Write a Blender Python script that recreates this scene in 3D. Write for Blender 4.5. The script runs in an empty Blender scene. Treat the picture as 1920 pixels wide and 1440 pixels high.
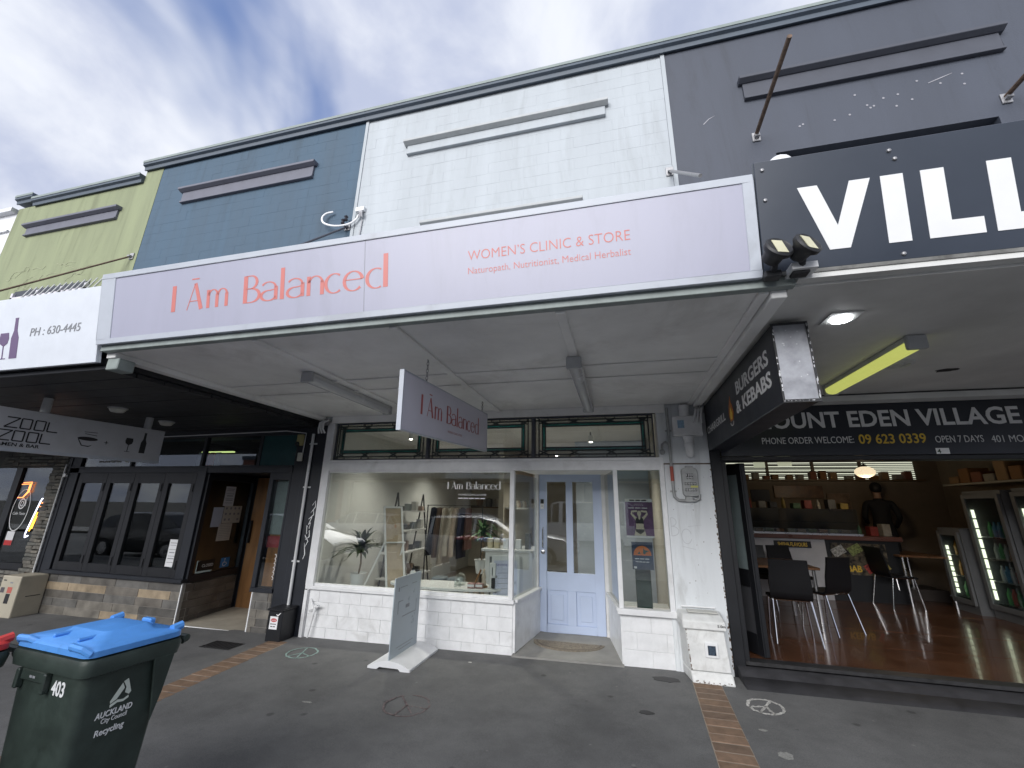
import bpy, bmesh, math, random
from mathutils import Vector, Matrix

# ---------------------------------------------------------------- camera, sky, sun, exposure
SC = bpy.context.scene
COL = SC.collection
cam_d = bpy.data.cameras.new('camera')
cam_d.sensor_width = 36.0
cam_d.lens = 36.0 * 779.0 / 1920.0
cam_d.clip_start = 0.05
cam_d.clip_end = 3000
cam = bpy.data.objects.new('camera', cam_d)
COL.objects.link(cam)
YAW, PITCH, ROLL = -0.2499, 0.2859, 0.0186
_f = Vector((math.sin(YAW)*math.cos(PITCH), math.cos(YAW)*math.cos(PITCH), math.sin(PITCH)))
_r = Vector((math.cos(YAW), -math.sin(YAW), 0))
_u = _r.cross(_f)
_r2 = _r*math.cos(ROLL) + _u*math.sin(ROLL)
_u2 = -_r*math.sin(ROLL) + _u*math.cos(ROLL)
mw = Matrix((( _r2.x, _u2.x, -_f.x, 0.0), (_r2.y, _u2.y, -_f.y, -5.1), (_r2.z, _u2.z, -_f.z, 1.5586), (0, 0, 0, 1)))
cam.matrix_world = mw
SC.camera = cam
SC.render.resolution_x, SC.render.resolution_y = 1024, 768
SC.view_settings.view_transform = 'Standard'
SC.view_settings.look = 'None'
SC.view_settings.gamma = 1.0
SC.view_settings.exposure = 0.72
SC.view_settings.use_curve_mapping = False
SC.cycles.max_bounces = 8
SC.cycles.transparent_max_bounces = 16

SKY_X, SKY_Y = 1.7, 0.9
SUN_EL, SUN_AZ = math.radians(20), math.radians(192)     # low, behind the viewer and to the left, veiled by cloud
world = bpy.data.worlds.new('World')
SC.world = world
world.use_nodes = True
wn, wl = world.node_tree.nodes, world.node_tree.links
wn.clear()
def WN(t, **k):
    n = wn.new(t)
    for a, b in k.items(): setattr(n, a, b)
    return n
def wmath(op, a, b=None, clamp=False):
    n = WN('ShaderNodeMath', operation=op, use_clamp=clamp)
    for i, v in enumerate((a, b)):
        if v is None: continue
        if isinstance(v, (int, float)): n.inputs[i].default_value = v
        else: wl.new(v, n.inputs[i])
    return n.outputs[0]
def wmix(fac, a, b):
    n = WN('ShaderNodeMix', data_type='RGBA')
    for s, v in ((n.inputs[0], fac), (n.inputs[6], a), (n.inputs[7], b)):
        if isinstance(v, tuple): s.default_value = v
        elif isinstance(v, (int, float)): s.default_value = v
        else: wl.new(v, s)
    return n.outputs[2]
tc = WN('ShaderNodeTexCoord')
sky = WN('ShaderNodeTexSky', sky_type='NISHITA', sun_disc=False, sun_elevation=SUN_EL, sun_rotation=SUN_AZ)
sep = WN('ShaderNodeSeparateXYZ'); wl.new(tc.outputs['Generated'], sep.inputs[0])
zz = wmath('ADD', wmath('MAXIMUM', sep.outputs[2], 0.0), 0.42)       # the cloud deck seen from below, thinning to a veil at the horizon
cx_, cy_ = wmath('DIVIDE', sep.outputs[0], zz), wmath('DIVIDE', sep.outputs[1], zz)
cmb = WN('ShaderNodeCombineXYZ'); wl.new(cx_, cmb.inputs[0]); wl.new(cy_, cmb.inputs[1])
mp = WN('ShaderNodeMapping'); wl.new(cmb.outputs[0], mp.inputs[0])
mp.inputs['Rotation'].default_value = (0, 0, math.radians(8)); mp.inputs['Scale'].default_value = (1.35, 1.25, 1)
mp.inputs['Location'].default_value = (SKY_X, SKY_Y, 0)
n1 = WN('ShaderNodeTexNoise'); wl.new(mp.outputs[0], n1.inputs['Vector'])
n1.inputs['Scale'].default_value = 1.15; n1.inputs['Detail'].default_value = 5; n1.inputs['Roughness'].default_value = 0.52; n1.inputs['Distortion'].default_value = 0.5
n2 = WN('ShaderNodeTexNoise'); wl.new(mp.outputs[0], n2.inputs['Vector'])
n2.inputs['Scale'].default_value = 2.3; n2.inputs['Detail'].default_value = 6; n2.inputs['Roughness'].default_value = 0.55; n2.inputs['Distortion'].default_value = 0.3
r1 = WN('ShaderNodeValToRGB'); wl.new(n1.outputs[0], r1.inputs[0]); r1.color_ramp.interpolation = 'EASE'
r1.color_ramp.elements[0].position = 0.285; r1.color_ramp.elements[0].color = (0, 0, 0, 1)
r1.color_ramp.elements[1].position = 0.44; r1.color_ramp.elements[1].color = (1, 1, 1, 1)
r2 = WN('ShaderNodeValToRGB'); wl.new(n2.outputs[0], r2.inputs[0]); r2.color_ramp.interpolation = 'EASE'
r2.color_ramp.elements[0].position = 0.36; r2.color_ramp.elements[0].color = (4.7, 5.2, 6.8, 1)
r2.color_ramp.elements[1].position = 0.66; r2.color_ramp.elements[1].color = (8.0, 8.3, 9.0, 1)
blue = wmix(0.7, sky.outputs[0], (1.5, 2.5, 5.6, 1))
skyc = wmix(r1.outputs[0], blue, r2.outputs[0])
bg = WN('ShaderNodeBackground'); wl.new(skyc, bg.inputs[0]); bg.inputs[1].default_value = 0.07
wo = WN('ShaderNodeOutputWorld'); wl.new(bg.outputs[0], wo.inputs[0])

sun_d = bpy.data.lights.new('sun', 'SUN'); sun_d.energy = 2.6; sun_d.angle = math.radians(46); sun_d.color = (1.0, 0.98, 0.96)
sun = bpy.data.objects.new('sun', sun_d); COL.objects.link(sun)
_sd = Vector((math.sin(SUN_AZ)*math.cos(SUN_EL), math.cos(SUN_AZ)*math.cos(SUN_EL), math.sin(SUN_EL)))
sun.rotation_euler = (-_sd).to_track_quat('-Z', 'Y').to_euler()

# ---------------------------------------------------------------- materials
MATS = {}
def mat(name, col, rough=0.6, metal=0.0, var=0.06, scale=6.0, bump=0.0, bscale=80.0, spec=0.5, emit=0.0, emit_col=None, streak=False, coat=0.0, grime=0.0, gscale=2.0):
    if name in MATS: return MATS[name]
    m = bpy.data.materials.new(name); m.use_nodes = True
    nt = m.node_tree; N, L = nt.nodes, nt.links
    b = N['Principled BSDF']
    b.inputs['Roughness'].default_value = rough; b.inputs['Metallic'].default_value = metal
    b.inputs['Specular IOR Level'].default_value = spec
    b.inputs['Coat Weight'].default_value = coat
    c = tuple(col) + (1,)
    geo = N.new('ShaderNodeNewGeometry')
    if var > 0:
        mpn = N.new('ShaderNodeMapping'); L.new(geo.outputs['Position'], mpn.inputs[0])
        if streak: mpn.inputs['Scale'].default_value = (1.0, 1.0, 0.12)
        nz = N.new('ShaderNodeTexNoise'); L.new(mpn.outputs[0], nz.inputs['Vector'])
        nz.inputs['Scale'].default_value = scale; nz.inputs['Detail'].default_value = 6; nz.inputs['Roughness'].default_value = 0.62
        rp = N.new('ShaderNodeMapRange'); L.new(nz.outputs[0], rp.inputs[0])
        rp.inputs[1].default_value = 0.3; rp.inputs[2].default_value = 0.7
        rp.inputs[3].default_value = 1 - var*1.6; rp.inputs[4].default_value = 1 + var
        mx = N.new('ShaderNodeVectorMath'); mx.operation = 'SCALE'
        mx.inputs[0].default_value = col; L.new(rp.outputs[0], mx.inputs['Scale'])
        colr = mx.outputs[0]
        if grime > 0:      # run-off and hand-grime with a shape of its own
            gm = N.new('ShaderNodeMapping'); L.new(geo.outputs['Position'], gm.inputs[0])
            gm.inputs['Scale'].default_value = (2.6, 2.6, 0.35) if streak else (1, 1, 1)
            gn = N.new('ShaderNodeTexNoise'); L.new(gm.outputs[0], gn.inputs['Vector']); gn.inputs['Scale'].default_value = gscale; gn.inputs['Detail'].default_value = 8; gn.inputs['Roughness'].default_value = 0.68; gn.inputs['Distortion'].default_value = 0.6
            gr_ = N.new('ShaderNodeMapRange'); L.new(gn.outputs[0], gr_.inputs[0]); gr_.interpolation_type = 'SMOOTHSTEP'
            gr_.inputs[1].default_value = 0.5; gr_.inputs[2].default_value = 0.74; gr_.inputs[3].default_value = 0.0; gr_.inputs[4].default_value = grime
            gx = N.new('ShaderNodeMix'); gx.data_type = 'RGBA'; L.new(gr_.outputs[0], gx.inputs[0]); L.new(colr, gx.inputs[6]); gx.inputs[7].default_value = (col[0]*0.42, col[1]*0.4, col[2]*0.36, 1)
            colr = gx.outputs[2]
        L.new(colr, b.inputs['Base Color'])
        rr = N.new('ShaderNodeMapRange'); L.new(nz.outputs[0], rr.inputs[0])
        rr.inputs[3].default_value = max(0.02, rough-0.1); rr.inputs[4].default_value = min(1, rough+0.1)
        L.new(rr.outputs[0], b.inputs['Roughness'])
    else:
        b.inputs['Base Color'].default_value = c
    if bump > 0:
        nb = N.new('ShaderNodeTexNoise'); L.new(geo.outputs['Position'], nb.inputs['Vector'])
        nb.inputs['Scale'].default_value = bscale; nb.inputs['Detail'].default_value = 5
        bp = N.new('ShaderNodeBump'); bp.inputs['Strength'].default_value = bump; bp.inputs['Distance'].default_value = 0.01
        L.new(nb.outputs[0], bp.inputs['Height']); L.new(bp.outputs[0], b.inputs['Normal'])
    if emit > 0:
        b.inputs['Emission Color'].default_value = tuple(emit_col or col) + (1,)
        b.inputs['Emission Strength'].default_value = emit
    MATS[name] = m
    return m

def glass_mat(name, tint=(0.93, 0.96, 0.95), base=0.05, rough=0.0):
    if name in MATS: return MATS[name]
    m = bpy.data.materials.new(name); m.use_nodes = True
    N, L = m.node_tree.nodes, m.node_tree.links
    N.clear()
    lw = N.new('ShaderNodeLayerWeight'); lw.inputs[0].default_value = 0.5
    pw = N.new('ShaderNodeMath'); pw.operation = 'POWER'; pw.inputs[1].default_value = 5; L.new(lw.outputs['Facing'], pw.inputs[0])
    ma = N.new('ShaderNodeMath'); ma.operation = 'MULTIPLY_ADD'; ma.inputs[1].default_value = 1-base; ma.inputs[2].default_value = base
    L.new(pw.outputs[0], ma.inputs[0])
    tr = N.new('ShaderNodeBsdfTransparent'); tr.inputs[0].default_value = tuple(tint)+(1,)
    gl = N.new('ShaderNodeBsdfGlossy'); gl.inputs['Roughness'].default_value = rough
    mx = N.new('ShaderNodeMixShader'); L.new(ma.outputs[0], mx.inputs[0]); L.new(tr.outputs[0], mx.inputs[1]); L.new(gl.outputs[0], mx.inputs[2])
    o = N.new('ShaderNodeOutputMaterial'); L.new(mx.outputs[0], o.inputs[0])
    MATS[name] = m
    return m

def ground_mat(name, col, fleck=0.25, spots=True):
    m = bpy.data.materials.new(name); m.use_nodes = True
    nt = m.node_tree; N, L = nt.nodes, nt.links
    b = N['Principled BSDF']; b.inputs['Roughness'].default_value = 0.82; b.inputs['Specular IOR Level'].default_value = 0.35
    geo = N.new('ShaderNodeNewGeometry')
    def noise(s, d=6, r=0.6):
        n = N.new('ShaderNodeTexNoise'); L.new(geo.outputs['Position'], n.inputs['Vector'])
        n.inputs['Scale'].default_value = s; n.inputs['Detail'].default_value = d; n.inputs['Roughness'].default_value = r
        return n.outputs[0]
    def rng(s, a, c, d, e):
        n = N.new('ShaderNodeMapRange'); L.new(s, n.inputs[0])
        for i, v in enumerate((a, c, d, e)): n.inputs[i+1].default_value = v
        return n.outputs[0]
    def mul(a, c):
        n = N.new('ShaderNodeMath'); n.operation = 'MULTIPLY'; L.new(a, n.inputs[0]); L.new(c, n.inputs[1]); return n.outputs[0]
    f = mul(rng(noise(0.9, 5), 0.3, 0.7, 0.76, 1.2), rng(noise(150, 3, 0.75), 0.3, 0.7, 1-fleck, 1+fleck))
    f = mul(f, rng(noise(5.5, 6, 0.7), 0.32, 0.68, 0.88, 1.1))
    if spots:
        v = N.new('ShaderNodeTexVoronoi'); L.new(geo.outputs['Position'], v.inputs['Vector']); v.inputs['Scale'].default_value = 2.6
        nzz = noise(22, 3)
        ad = N.new('ShaderNodeMath'); ad.operation = 'MULTIPLY_ADD'; L.new(nzz, ad.inputs[0]); ad.inputs[1].default_value = 0.08; L.new(v.outputs['Distance'], ad.inputs[2])
        f = mul(f, rng(ad.outputs[0], 0.09, 0.13, 0.6, 1.0))
    sc = N.new('ShaderNodeVectorMath'); sc.operation = 'SCALE'; sc.inputs[0].default_value = col; L.new(f, sc.inputs['Scale'])
    out = sc.outputs[0]
    if spots:   # pale gum and grit flecks
        v2 = N.new('ShaderNodeTexVoronoi'); L.new(geo.outputs['Position'], v2.inputs['Vector']); v2.inputs['Scale'].default_value = 3.7; v2.inputs['Randomness'].default_value = 1
        mk = rng(v2.outputs['Distance'], 0.035, 0.055, 0.75, 0.0)
        vr = N.new('ShaderNodeSeparateColor'); L.new(v2.outputs['Color'], vr.inputs[0])
        mk = mul(mk, rng(vr.outputs[0], 0.42, 0.47, 0.0, 1.0))
        mx = N.new('ShaderNodeMix'); mx.data_type = 'RGBA'; L.new(mk, mx.inputs[0]); L.new(out, mx.inputs[6]); mx.inputs[7].default_value = (0.22, 0.22, 0.215, 1)
        out = mx.outputs[2]
    L.new(out, b.inputs['Base Color'])
    bp = N.new('ShaderNodeBump'); bp.inputs['Strength'].default_value = 0.35; bp.inputs['Distance'].default_value = 0.006
    L.new(noise(210, 3), bp.inputs['Height']); L.new(bp.outputs[0], b.inputs['Normal'])
    MATS[name] = m
    return m

# ---------------------------------------------------------------- mesh helpers
OFF = {}
STUFFY = {'paint_chip', 'plaster_scrape', 'crack', 'worn_edge', 'print'}
class MB:
    """Collects shapes in world metres; build() links them as one mesh object under its parent."""
    def __init__(s): s.v, s.f, s.sh = [], [], []
    def add(s, vs, fs):
        o = len(s.v); s.v += [Vector(p) for p in vs]; s.sh.append((o, len(s.v), len(s.f), len(s.f)+len(fs))); s.f += [tuple(i+o for i in q) for q in fs]; return s
    def box(s, x0, x1, y0, y1, z0, z1):
        return s.add([(x0,y0,z0),(x1,y0,z0),(x1,y1,z0),(x0,y1,z0),(x0,y0,z1),(x1,y0,z1),(x1,y1,z1),(x0,y1,z1)],
                     [(0,3,2,1),(4,5,6,7),(0,1,5,4),(1,2,6,5),(2,3,7,6),(3,0,4,7)])
    def prism(s, pts, vec):
        n = len(pts); v = Vector(vec)
        vs = [Vector(p) for p in pts]; vs += [p+v for p in vs]
        return s.add(vs, [tuple(range(n))[::-1], tuple(range(n, 2*n))] + [(i, (i+1)%n, n+(i+1)%n, n+i) for i in range(n)])
    def beam(s, a, b, w, h, up=(0,0,1)):
        a, b = Vector(a), Vector(b); d = (b-a).normalized(); u = Vector(up)
        r = d.cross(u)
        if r.length < 1e-4: r = d.cross(Vector((1,0,0)))
        r.normalize(); u = r.cross(d)
        vs = []
        for p in (a, b):
            for i, j in ((-1,-1),(1,-1),(1,1),(-1,1)): vs.append(p + r*(i*w/2) + u*(j*h/2))
        return s.add(vs, [(0,3,2,1),(4,5,6,7),(0,1,5,4),(1,2,6,5),(2,3,7,6),(3,0,4,7)])
    def tube(s, pts, r, n=8, caps=True):
        pts = [Vector(p) for p in pts]; m = len(pts); rs = r if isinstance(r, (list, tuple)) else [r]*m
        up = None; o = len(s.v); vs = []
        for i, p in enumerate(pts):
            d = (pts[min(i+1,m-1)] - pts[max(i-1,0)]).normalized()
            if up is None:
                up = Vector((0,0,1)) if abs(d.z) < 0.9 else Vector((1,0,0))
            a = d.cross(up)
            if a.length < 1e-5: a = d.cross(Vector((0,1,0)))
            a.normalize(); up = a.cross(d)
            for k in range(n):
                t = 2*math.pi*k/n; vs.append(p + a*(rs[i]*math.cos(t)) + up*(rs[i]*math.sin(t)))
        fs = []
        for i in range(m-1):
            for k in range(n): fs.append((i*n+k, i*n+(k+1)%n, (i+1)*n+(k+1)%n, (i+1)*n+k))
        if caps: fs += [tuple(range(n))[::-1], tuple(range((m-1)*n, m*n))]
        return s.add(vs, fs)
    def lathe(s, c, prof, n=16, axis='z'):
        c = Vector(c); vs, fs = [], []; m = len(prof)
        for (r, h) in prof:
            for k in range(n):
                t = 2*math.pi*k/n; a, b = r*math.cos(t), r*math.sin(t)
                vs.append(c + (Vector((a,b,h)) if axis=='z' else Vector((a,h,b)) if axis=='y' else Vector((h,a,b))))
        for i in range(m-1):
            for k in range(n): fs.append((i*n+k, i*n+(k+1)%n, (i+1)*n+(k+1)%n, (i+1)*n+k))
        fs += [tuple(range(n))[::-1], tuple(range((m-1)*n, m*n))]
        return s.add(vs, fs)
    def ball(s, c, r, n=12, m=8):
        rx, ry, rz = r if isinstance(r, tuple) else (r, r, r)
        prof = [(math.sin(math.pi*i/m), -math.cos(math.pi*i/m)) for i in range(m+1)]
        prof[0] = (0.02, -1); prof[-1] = (0.02, 1)
        o = len(s.v); s.lathe((0,0,0), prof, n)
        for i in range(o, len(s.v)):
            p = s.v[i]; s.v[i] = Vector((c[0]+p.x*rx, c[1]+p.y*ry, c[2]+p.z*rz))
        return s
    def ribbon(s, fr, pts, depth=0.002):
        """pts: (u, v, width) along a stroke drawn in the frame fr."""
        P = [Vector((p[0], p[1])) for p in pts]; W = [p[2] for p in pts]; m = len(P); L, R = [], []
        for i in range(m):
            d = P[min(i+1,m-1)] - P[max(i-1,0)]
            d = d.normalized() if d.length > 1e-9 else Vector((1,0)); q = Vector((-d.y, d.x))
            L.append(P[i]+q*W[i]/2); R.append(P[i]-q*W[i]/2)
        vs = [fr(p.x,p.y,0) for p in L] + [fr(p.x,p.y,0) for p in R] + [fr(p.x,p.y,depth) for p in L] + [fr(p.x,p.y,depth) for p in R]
        fs = []
        for i in range(m-1):
            a, b, c, d = i, i+1, m+i+1, m+i
            fs += [(2*m+a, 2*m+d, 2*m+c, 2*m+b), (a, 2*m+a, 2*m+b, b), (d, c, 2*m+c, 2*m+d)]
        return s.add(vs, fs)
    def poly(s, fr, pts, depth=0.002):
        n = len(pts); ar = sum(pts[i][0]*pts[(i+1)%n][1]-pts[(i+1)%n][0]*pts[i][1] for i in range(n))
        if ar < 0: pts = pts[::-1]
        vs = [fr(p[0],p[1],0) for p in pts] + [fr(p[0],p[1],depth) for p in pts]
        return s.add(vs, [tuple(range(n, 2*n))] + [(i, (i+1)%n, n+(i+1)%n, n+i) for i in range(n)])
    def xf(s, M):
        s.v = [M @ p for p in s.v]; return s
    def pieces(s):
        """Shapes that stand apart, each to become an object of its own."""
        n = len(s.sh)
        if n < 2 or n > 220: return [s]
        B = []
        for (a, b, _, _) in s.sh:
            q = s.v[a:b]; lo = [min(p[k] for p in q) for k in range(3)]; hi = [max(p[k] for p in q) for k in range(3)]
            B.append((lo, hi, max(h-l for l, h in zip(lo, hi))))
        g = list(range(n))
        def root(i):
            while g[i] != i: i = g[i]
            return i
        for i in range(n):
            for j in range(i):
                gp = math.sqrt(sum(max(0, B[i][0][k]-B[j][1][k], B[j][0][k]-B[i][1][k])**2 for k in range(3)))
                if gp <= max(0.02, 0.5*max(B[i][2], B[j][2])): g[root(i)] = root(j)
        by = {}
        for i in range(n): by.setdefault(root(i), []).append(i)
        if len(by) < 2: return [s]
        out = []
        for ids in by.values():
            q = MB()
            for i in ids:
                v0, v1, f0, f1 = s.sh[i]; q.add(s.v[v0:v1], [tuple(k-v0 for k in t) for t in s.f[f0:f1]])
            out.append(q)
        return out
    def build(s, name, m=None, parent=None, smooth=False, bevel=0.0, seg=1, local=False, one=False):
        if name in STUFFY: 
            o = s._build(name, m, parent, smooth, bevel, seg, local); o['kind'] = 'stuff'; return o
        return [q._build(name, m, parent, smooth, bevel, seg, local) for q in ([s] if one or not parent else s.pieces())][0]
    def _build(s, name, m=None, parent=None, smooth=False, bevel=0.0, seg=1, local=False):
        me = bpy.data.meshes.new(name)
        off = OFF.get(parent.name, Vector()) if (parent and not local) else Vector()
        me.from_pydata([tuple(p-off) for p in s.v], [], s.f)
        bm = bmesh.new(); bm.from_mesh(me)
        bmesh.ops.remove_doubles(bm, verts=bm.verts, dist=1e-5)
        bmesh.ops.recalc_face_normals(bm, faces=bm.faces)
        if bevel > 0:
            es = [e for e in bm.edges if len(e.link_faces) == 2 and e.calc_face_angle(0) > 0.5]
            bmesh.ops.bevel(bm, geom=es, offset=bevel, segments=seg, profile=0.5, affect='EDGES', clamp_overlap=True)
        bm.to_mesh(me); bm.free()
        if smooth:
            me.polygons.foreach_set('use_smooth', [True]*len(me.polygons))
            me.set_sharp_from_angle(angle=math.radians(42))
        if m: me.materials.append(m)
        return link(name, me, parent)
def link(name, me, parent=None):
    o = bpy.data.objects.new(name, me); COL.objects.link(o)
    if parent:
        o.parent = parent
        if parent.name in OFF: OFF[o.name] = OFF[parent.name]
    return o
def thing(name, label, cat, loc=(0,0,0), group=None, rotz=0.0, local=False):
    o = bpy.data.objects.new(name, None); COL.objects.link(o)
    o.location = loc; o.rotation_euler = (0,0,rotz); o.empty_display_size = 0.2
    o['label'] = label; o['category'] = cat
    if group: o['group'] = group
    OFF[o.name] = Vector() if local else Vector(loc)
    return o
def tag(o, label, cat, group=None):
    o['label'] = label; o['category'] = cat
    if group: o['group'] = group
    return o
def struct(o, kind='structure'): o['kind'] = kind; return o
def copy_tree(o, parent=None):
    c = o.copy(); COL.objects.link(c); c.parent = parent
    for ch in list(o.children): copy_tree(ch, c)
    return c
def frame(o, U, V):
    """A drawing frame: fr(u, v, depth) -> world point."""
    o, U, V = Vector(o), Vector(U).normalized(), Vector(V).normalized(); Nn = U.cross(V)
    return lambda u, v, d=0.0: o + U*u + V*v + Nn*d
FRONT = ((1,0,0), (0,0,1))          # faces the street
_txt = {}
def text_geo(s, bold=0.0, shear=0.0, spacing=1.0):
    k = (s, bold, shear, spacing)
    if k not in _txt:
        c = bpy.data.curves.new('t', 'FONT'); c.body = s; c.size = 1.0; c.offset = bold; c.shear = shear; c.space_character = spacing
        c.resolution_u = 3
        o = bpy.data.objects.new('t', c); COL.objects.link(o)
        dg = bpy.context.evaluated_depsgraph_get(); dg.update()
        me = bpy.data.meshes.new_from_object(o.evaluated_get(dg))
        vs = [(v.co.x, v.co.y) for v in me.vertices]; fs = [tuple(p.vertices) for p in me.polygons]
        bpy.data.objects.remove(o); bpy.data.curves.remove(c); bpy.data.meshes.remove(me)
        _txt[k] = (vs, fs)
    return _txt[k]
CAP = 0.72
def text(parent, s, fr, h, m, width=None, bold=0.0, shear=0.0, depth=0.002, u=0.0, v=0.0, align='L', name='lettering', spacing=1.0, mb=None):
    vs, fs = text_geo(s, bold, shear, spacing)
    if not vs: return None
    x0 = min(p[0] for p in vs); x1 = max(p[0] for p in vs)
    k = h/CAP; kx = (width/(x1-x0)) if width else k
    W = (x1-x0)*kx
    sh = u - (W/2 if align == 'C' else W if align == 'R' else 0)
    out = mb if mb is not None else MB()
    # front faces plus skirt edges so the letters stand a little proud
    cnt = {}
    for f in fs:
        for i in range(len(f)):
            e = (f[i], f[(i+1)%len(f)]); cnt[tuple(sorted(e))] = cnt.get(tuple(sorted(e)), 0) + 1
    n = len(vs)
    P = [((p[0]-x0)*kx+sh, p[1]*k+v) for p in vs]
    V3 = [fr(a, b, depth) for a, b in P] + [fr(a, b, 0) for a, b in P]
    root = list(range(n))
    def rt(i):
        while root[i] != i: root[i] = root[root[i]]; i = root[i]
        return i
    for f in fs:
        for q in f[1:]: root[rt(q)] = rt(f[0])
    skirt = [(p, q, q+n, p+n) for (p, q), c in cnt.items() if c == 1] if depth > 0.0015 else []
    gl = {}
    for f in list(fs) + skirt: gl.setdefault(rt(f[0] % n), []).append(f)
    for g in gl.values():                                            # each glyph is a shape of its own
        ids = sorted({i for f in g for i in f}); ix = {v_: k_ for k_, v_ in enumerate(ids)}
        out.add([V3[i] for i in ids], [tuple(ix[i] for i in f) for f in g])
    if mb is not None: return None
    return out.build(name, m, parent)
def arc(cx, cy, rx, ry, a0, a1, thin, thick, n=12, pw=1.6):
    r = []
    for i in range(n+1):
        t = math.radians(a0 + (a1-a0)*i/n)
        r.append((cx+rx*math.cos(t), cy+ry*math.sin(t), thin+(thick-thin)*abs(math.cos(t))**pw))
    return r
def wordmark(parent, fr, x0, width, base, H, m, name='lettering', macron=True, depth=0.0008):
    """The shop's name in a high-contrast face: heavy stems, hairline joins. Built in units of cap height."""
    mb = MB(); k = width/1.893; kk = H
    def st(x, z0, z1, w=0.135): mb.ribbon(fr, [(x0+x*k, base+z0*kk, w*kk), (x0+x*k, base+z1*kk, w*kk)], depth)
    def rb(pts, x): mb.ribbon(fr, [(x0+x*k+p[0]*kk, base+p[1]*kk, p[2]*kk) for p in pts], depth)
    hl = 0.035
    st(0.012, 0, 1, 0.19)                                            # I
    rb([(0,0,hl),(0.33,1,hl)], 0.15); rb([(0.34,1.0,0.14),(0.66,0,0.17)], 0.15); rb([(0.1,0.33,hl),(0.5,0.33,hl)], 0.15)   # A
    if macron: rb([(0.16,1.17,0.05),(0.5,1.17,0.05)], 0.15)
    for dx in (0, 0.085, 0.175): st(0.355+dx, 0, 0.68 if dx == 0 else 0.5, 0.145)                                # m
    for dx in (0, 0.088): rb(arc(0.22, 0.44, 0.2, 0.23, 175, 5, hl, 0.1), 0.355+dx)
    st(0.705, 0, 1, 0.175)                                            # B
    rb([(0,0.985,hl)]+arc(0.22,0.755,0.26,0.235,90,-90,hl,0.12)+[(0,0.52,hl)], 0.705)
    rb([(0,0.52,hl)]+arc(0.24,0.265,0.36,0.25,90,-90,hl,0.135)+[(0,0.015,hl)], 0.705)
    for ax in (0.85, 1.08):                                          # a, a
        st(ax+0.13, 0.02, 0.5, 0.15)
        rb(arc(0.3, 0.46, 0.3, 0.22, 150, 0, hl, 0.09), ax)
        rb([(0.6,0.40,hl)]+arc(0.32,0.19,0.32,0.185,80,300,hl,0.12)+[(0.62,0.14,hl)], ax)
    st(1.035, 0, 1.13, 0.165)                                        # l
    st(1.262, 0, 0.68, 0.15); st(1.375, 0, 0.48, 0.15); rb(arc(0.27,0.42,0.26,0.25,175,0,hl,0.1), 1.262)        # n
    rb(arc(0.33,0.33,0.33,0.335,52,312,hl,0.13,18), 1.405)           # c
    rb(arc(0.34,0.33,0.34,0.335,8,320,hl,0.13,18)+[], 1.555); rb([(0.03,0.38,hl),(0.67,0.38,hl)], 1.555)         # e
    rb(arc(0.34,0.33,0.34,0.335,60,300,hl,0.13,18), 1.735); st(1.878, 0, 1.13, 0.17)                             # d
    return mb.build(name, m, parent)
def ellipse_ring(mb, fr, cx, cy, rx, ry, w, a0=0, a1=360, n=28, depth=0.002):
    mb.ribbon(fr, [(cx+rx*math.cos(math.radians(a0+(a1-a0)*i/n)), cy+ry*math.sin(math.radians(a0+(a1-a0)*i/n)), w) for i in range(n+1)], depth)
def disc(mb, fr, cx, cy, rx, ry, n=20, depth=0.002):
    mb.poly(fr, [(cx+rx*math.cos(2*math.pi*i/n), cy+ry*math.sin(2*math.pi*i/n)) for i in range(n)], depth)
def rect(mb, fr, u0, u1, v0, v1, depth=0.002): mb.poly(fr, [(u0,v0),(u1,v0),(u1,v1),(u0,v1)], depth)
def bars(parent, fr, u0, u1, v, h, m, n=4, name='fine_print'):
    mb = MB(); w = (u1-u0)/n
    for i in range(n): rect(mb, fr, u0+i*w, u0+(i+0.82)*w, v, v+h, 0.0005)
    return mb.build(name, m, parent, one=True)
def curve(P, n=5):
    P = [Vector(p) for p in P]; out = []
    for i in range(len(P)-1):
        p0, p1, p2, p3 = P[max(i-1,0)], P[i], P[i+1], P[min(i+2,len(P)-1)]
        for k in range(n):
            t = k/n; out.append(0.5*((2*p1)+(p2-p0)*t+(2*p0-5*p1+4*p2-p3)*t*t+(3*p1-p0-3*p2+p3)*t**3))
    return out + [P[-1]]
def gz(x): return 0.013*x - 0.01

# shared materials (base colours tuned to exposure; strongly lit upper walls and fascia darkened)
W_WALL = mat('white_block_paint_dimmed', (0.41,0.445,0.475), 0.7, var=0.075, scale=1.5, bump=0.25, bscale=60, streak=True, grime=0.22, gscale=1.2)  # white paint darkened to offset the strong light on the upper wall
W_PAINT = mat('white_trim_paint', (0.76,0.77,0.78), 0.45, var=0.05, scale=9, bump=0.04, grime=0.3, gscale=3)
W_PIER = mat('white_pier_paint_lifted', (0.68,0.71,0.73), 0.6, var=0.07, scale=3, bump=0.2, bscale=50, streak=True, grime=0.45, gscale=2.2)  # lighter copy of the wall white, making up for awning shade
W_TILE = mat('white_painted_tile', (0.78,0.79,0.80), 0.4, var=0.06, scale=7, bump=0.1, bscale=30, grime=0.35, gscale=3)
W_SOFFIT = mat('soffit_paint', (0.83,0.83,0.82), 0.6, var=0.09, scale=1.4, bump=0.08, bscale=20, grime=0.35, gscale=1.3)
NAVY = mat('navy_paint', (0.011,0.014,0.021), 0.5, var=0.14, scale=5, bump=0.06, grime=0.3, gscale=3)
BLACK = mat('black_paint', (0.007,0.008,0.011), 0.48, var=0.1, scale=6, bump=0.03)
BLUE_WALL = mat('blue_wall_paint', (0.046,0.088,0.135), 0.68, var=0.09, scale=2.0, bump=0.25, bscale=60, streak=True, grime=0.4, gscale=1.2)
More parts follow.
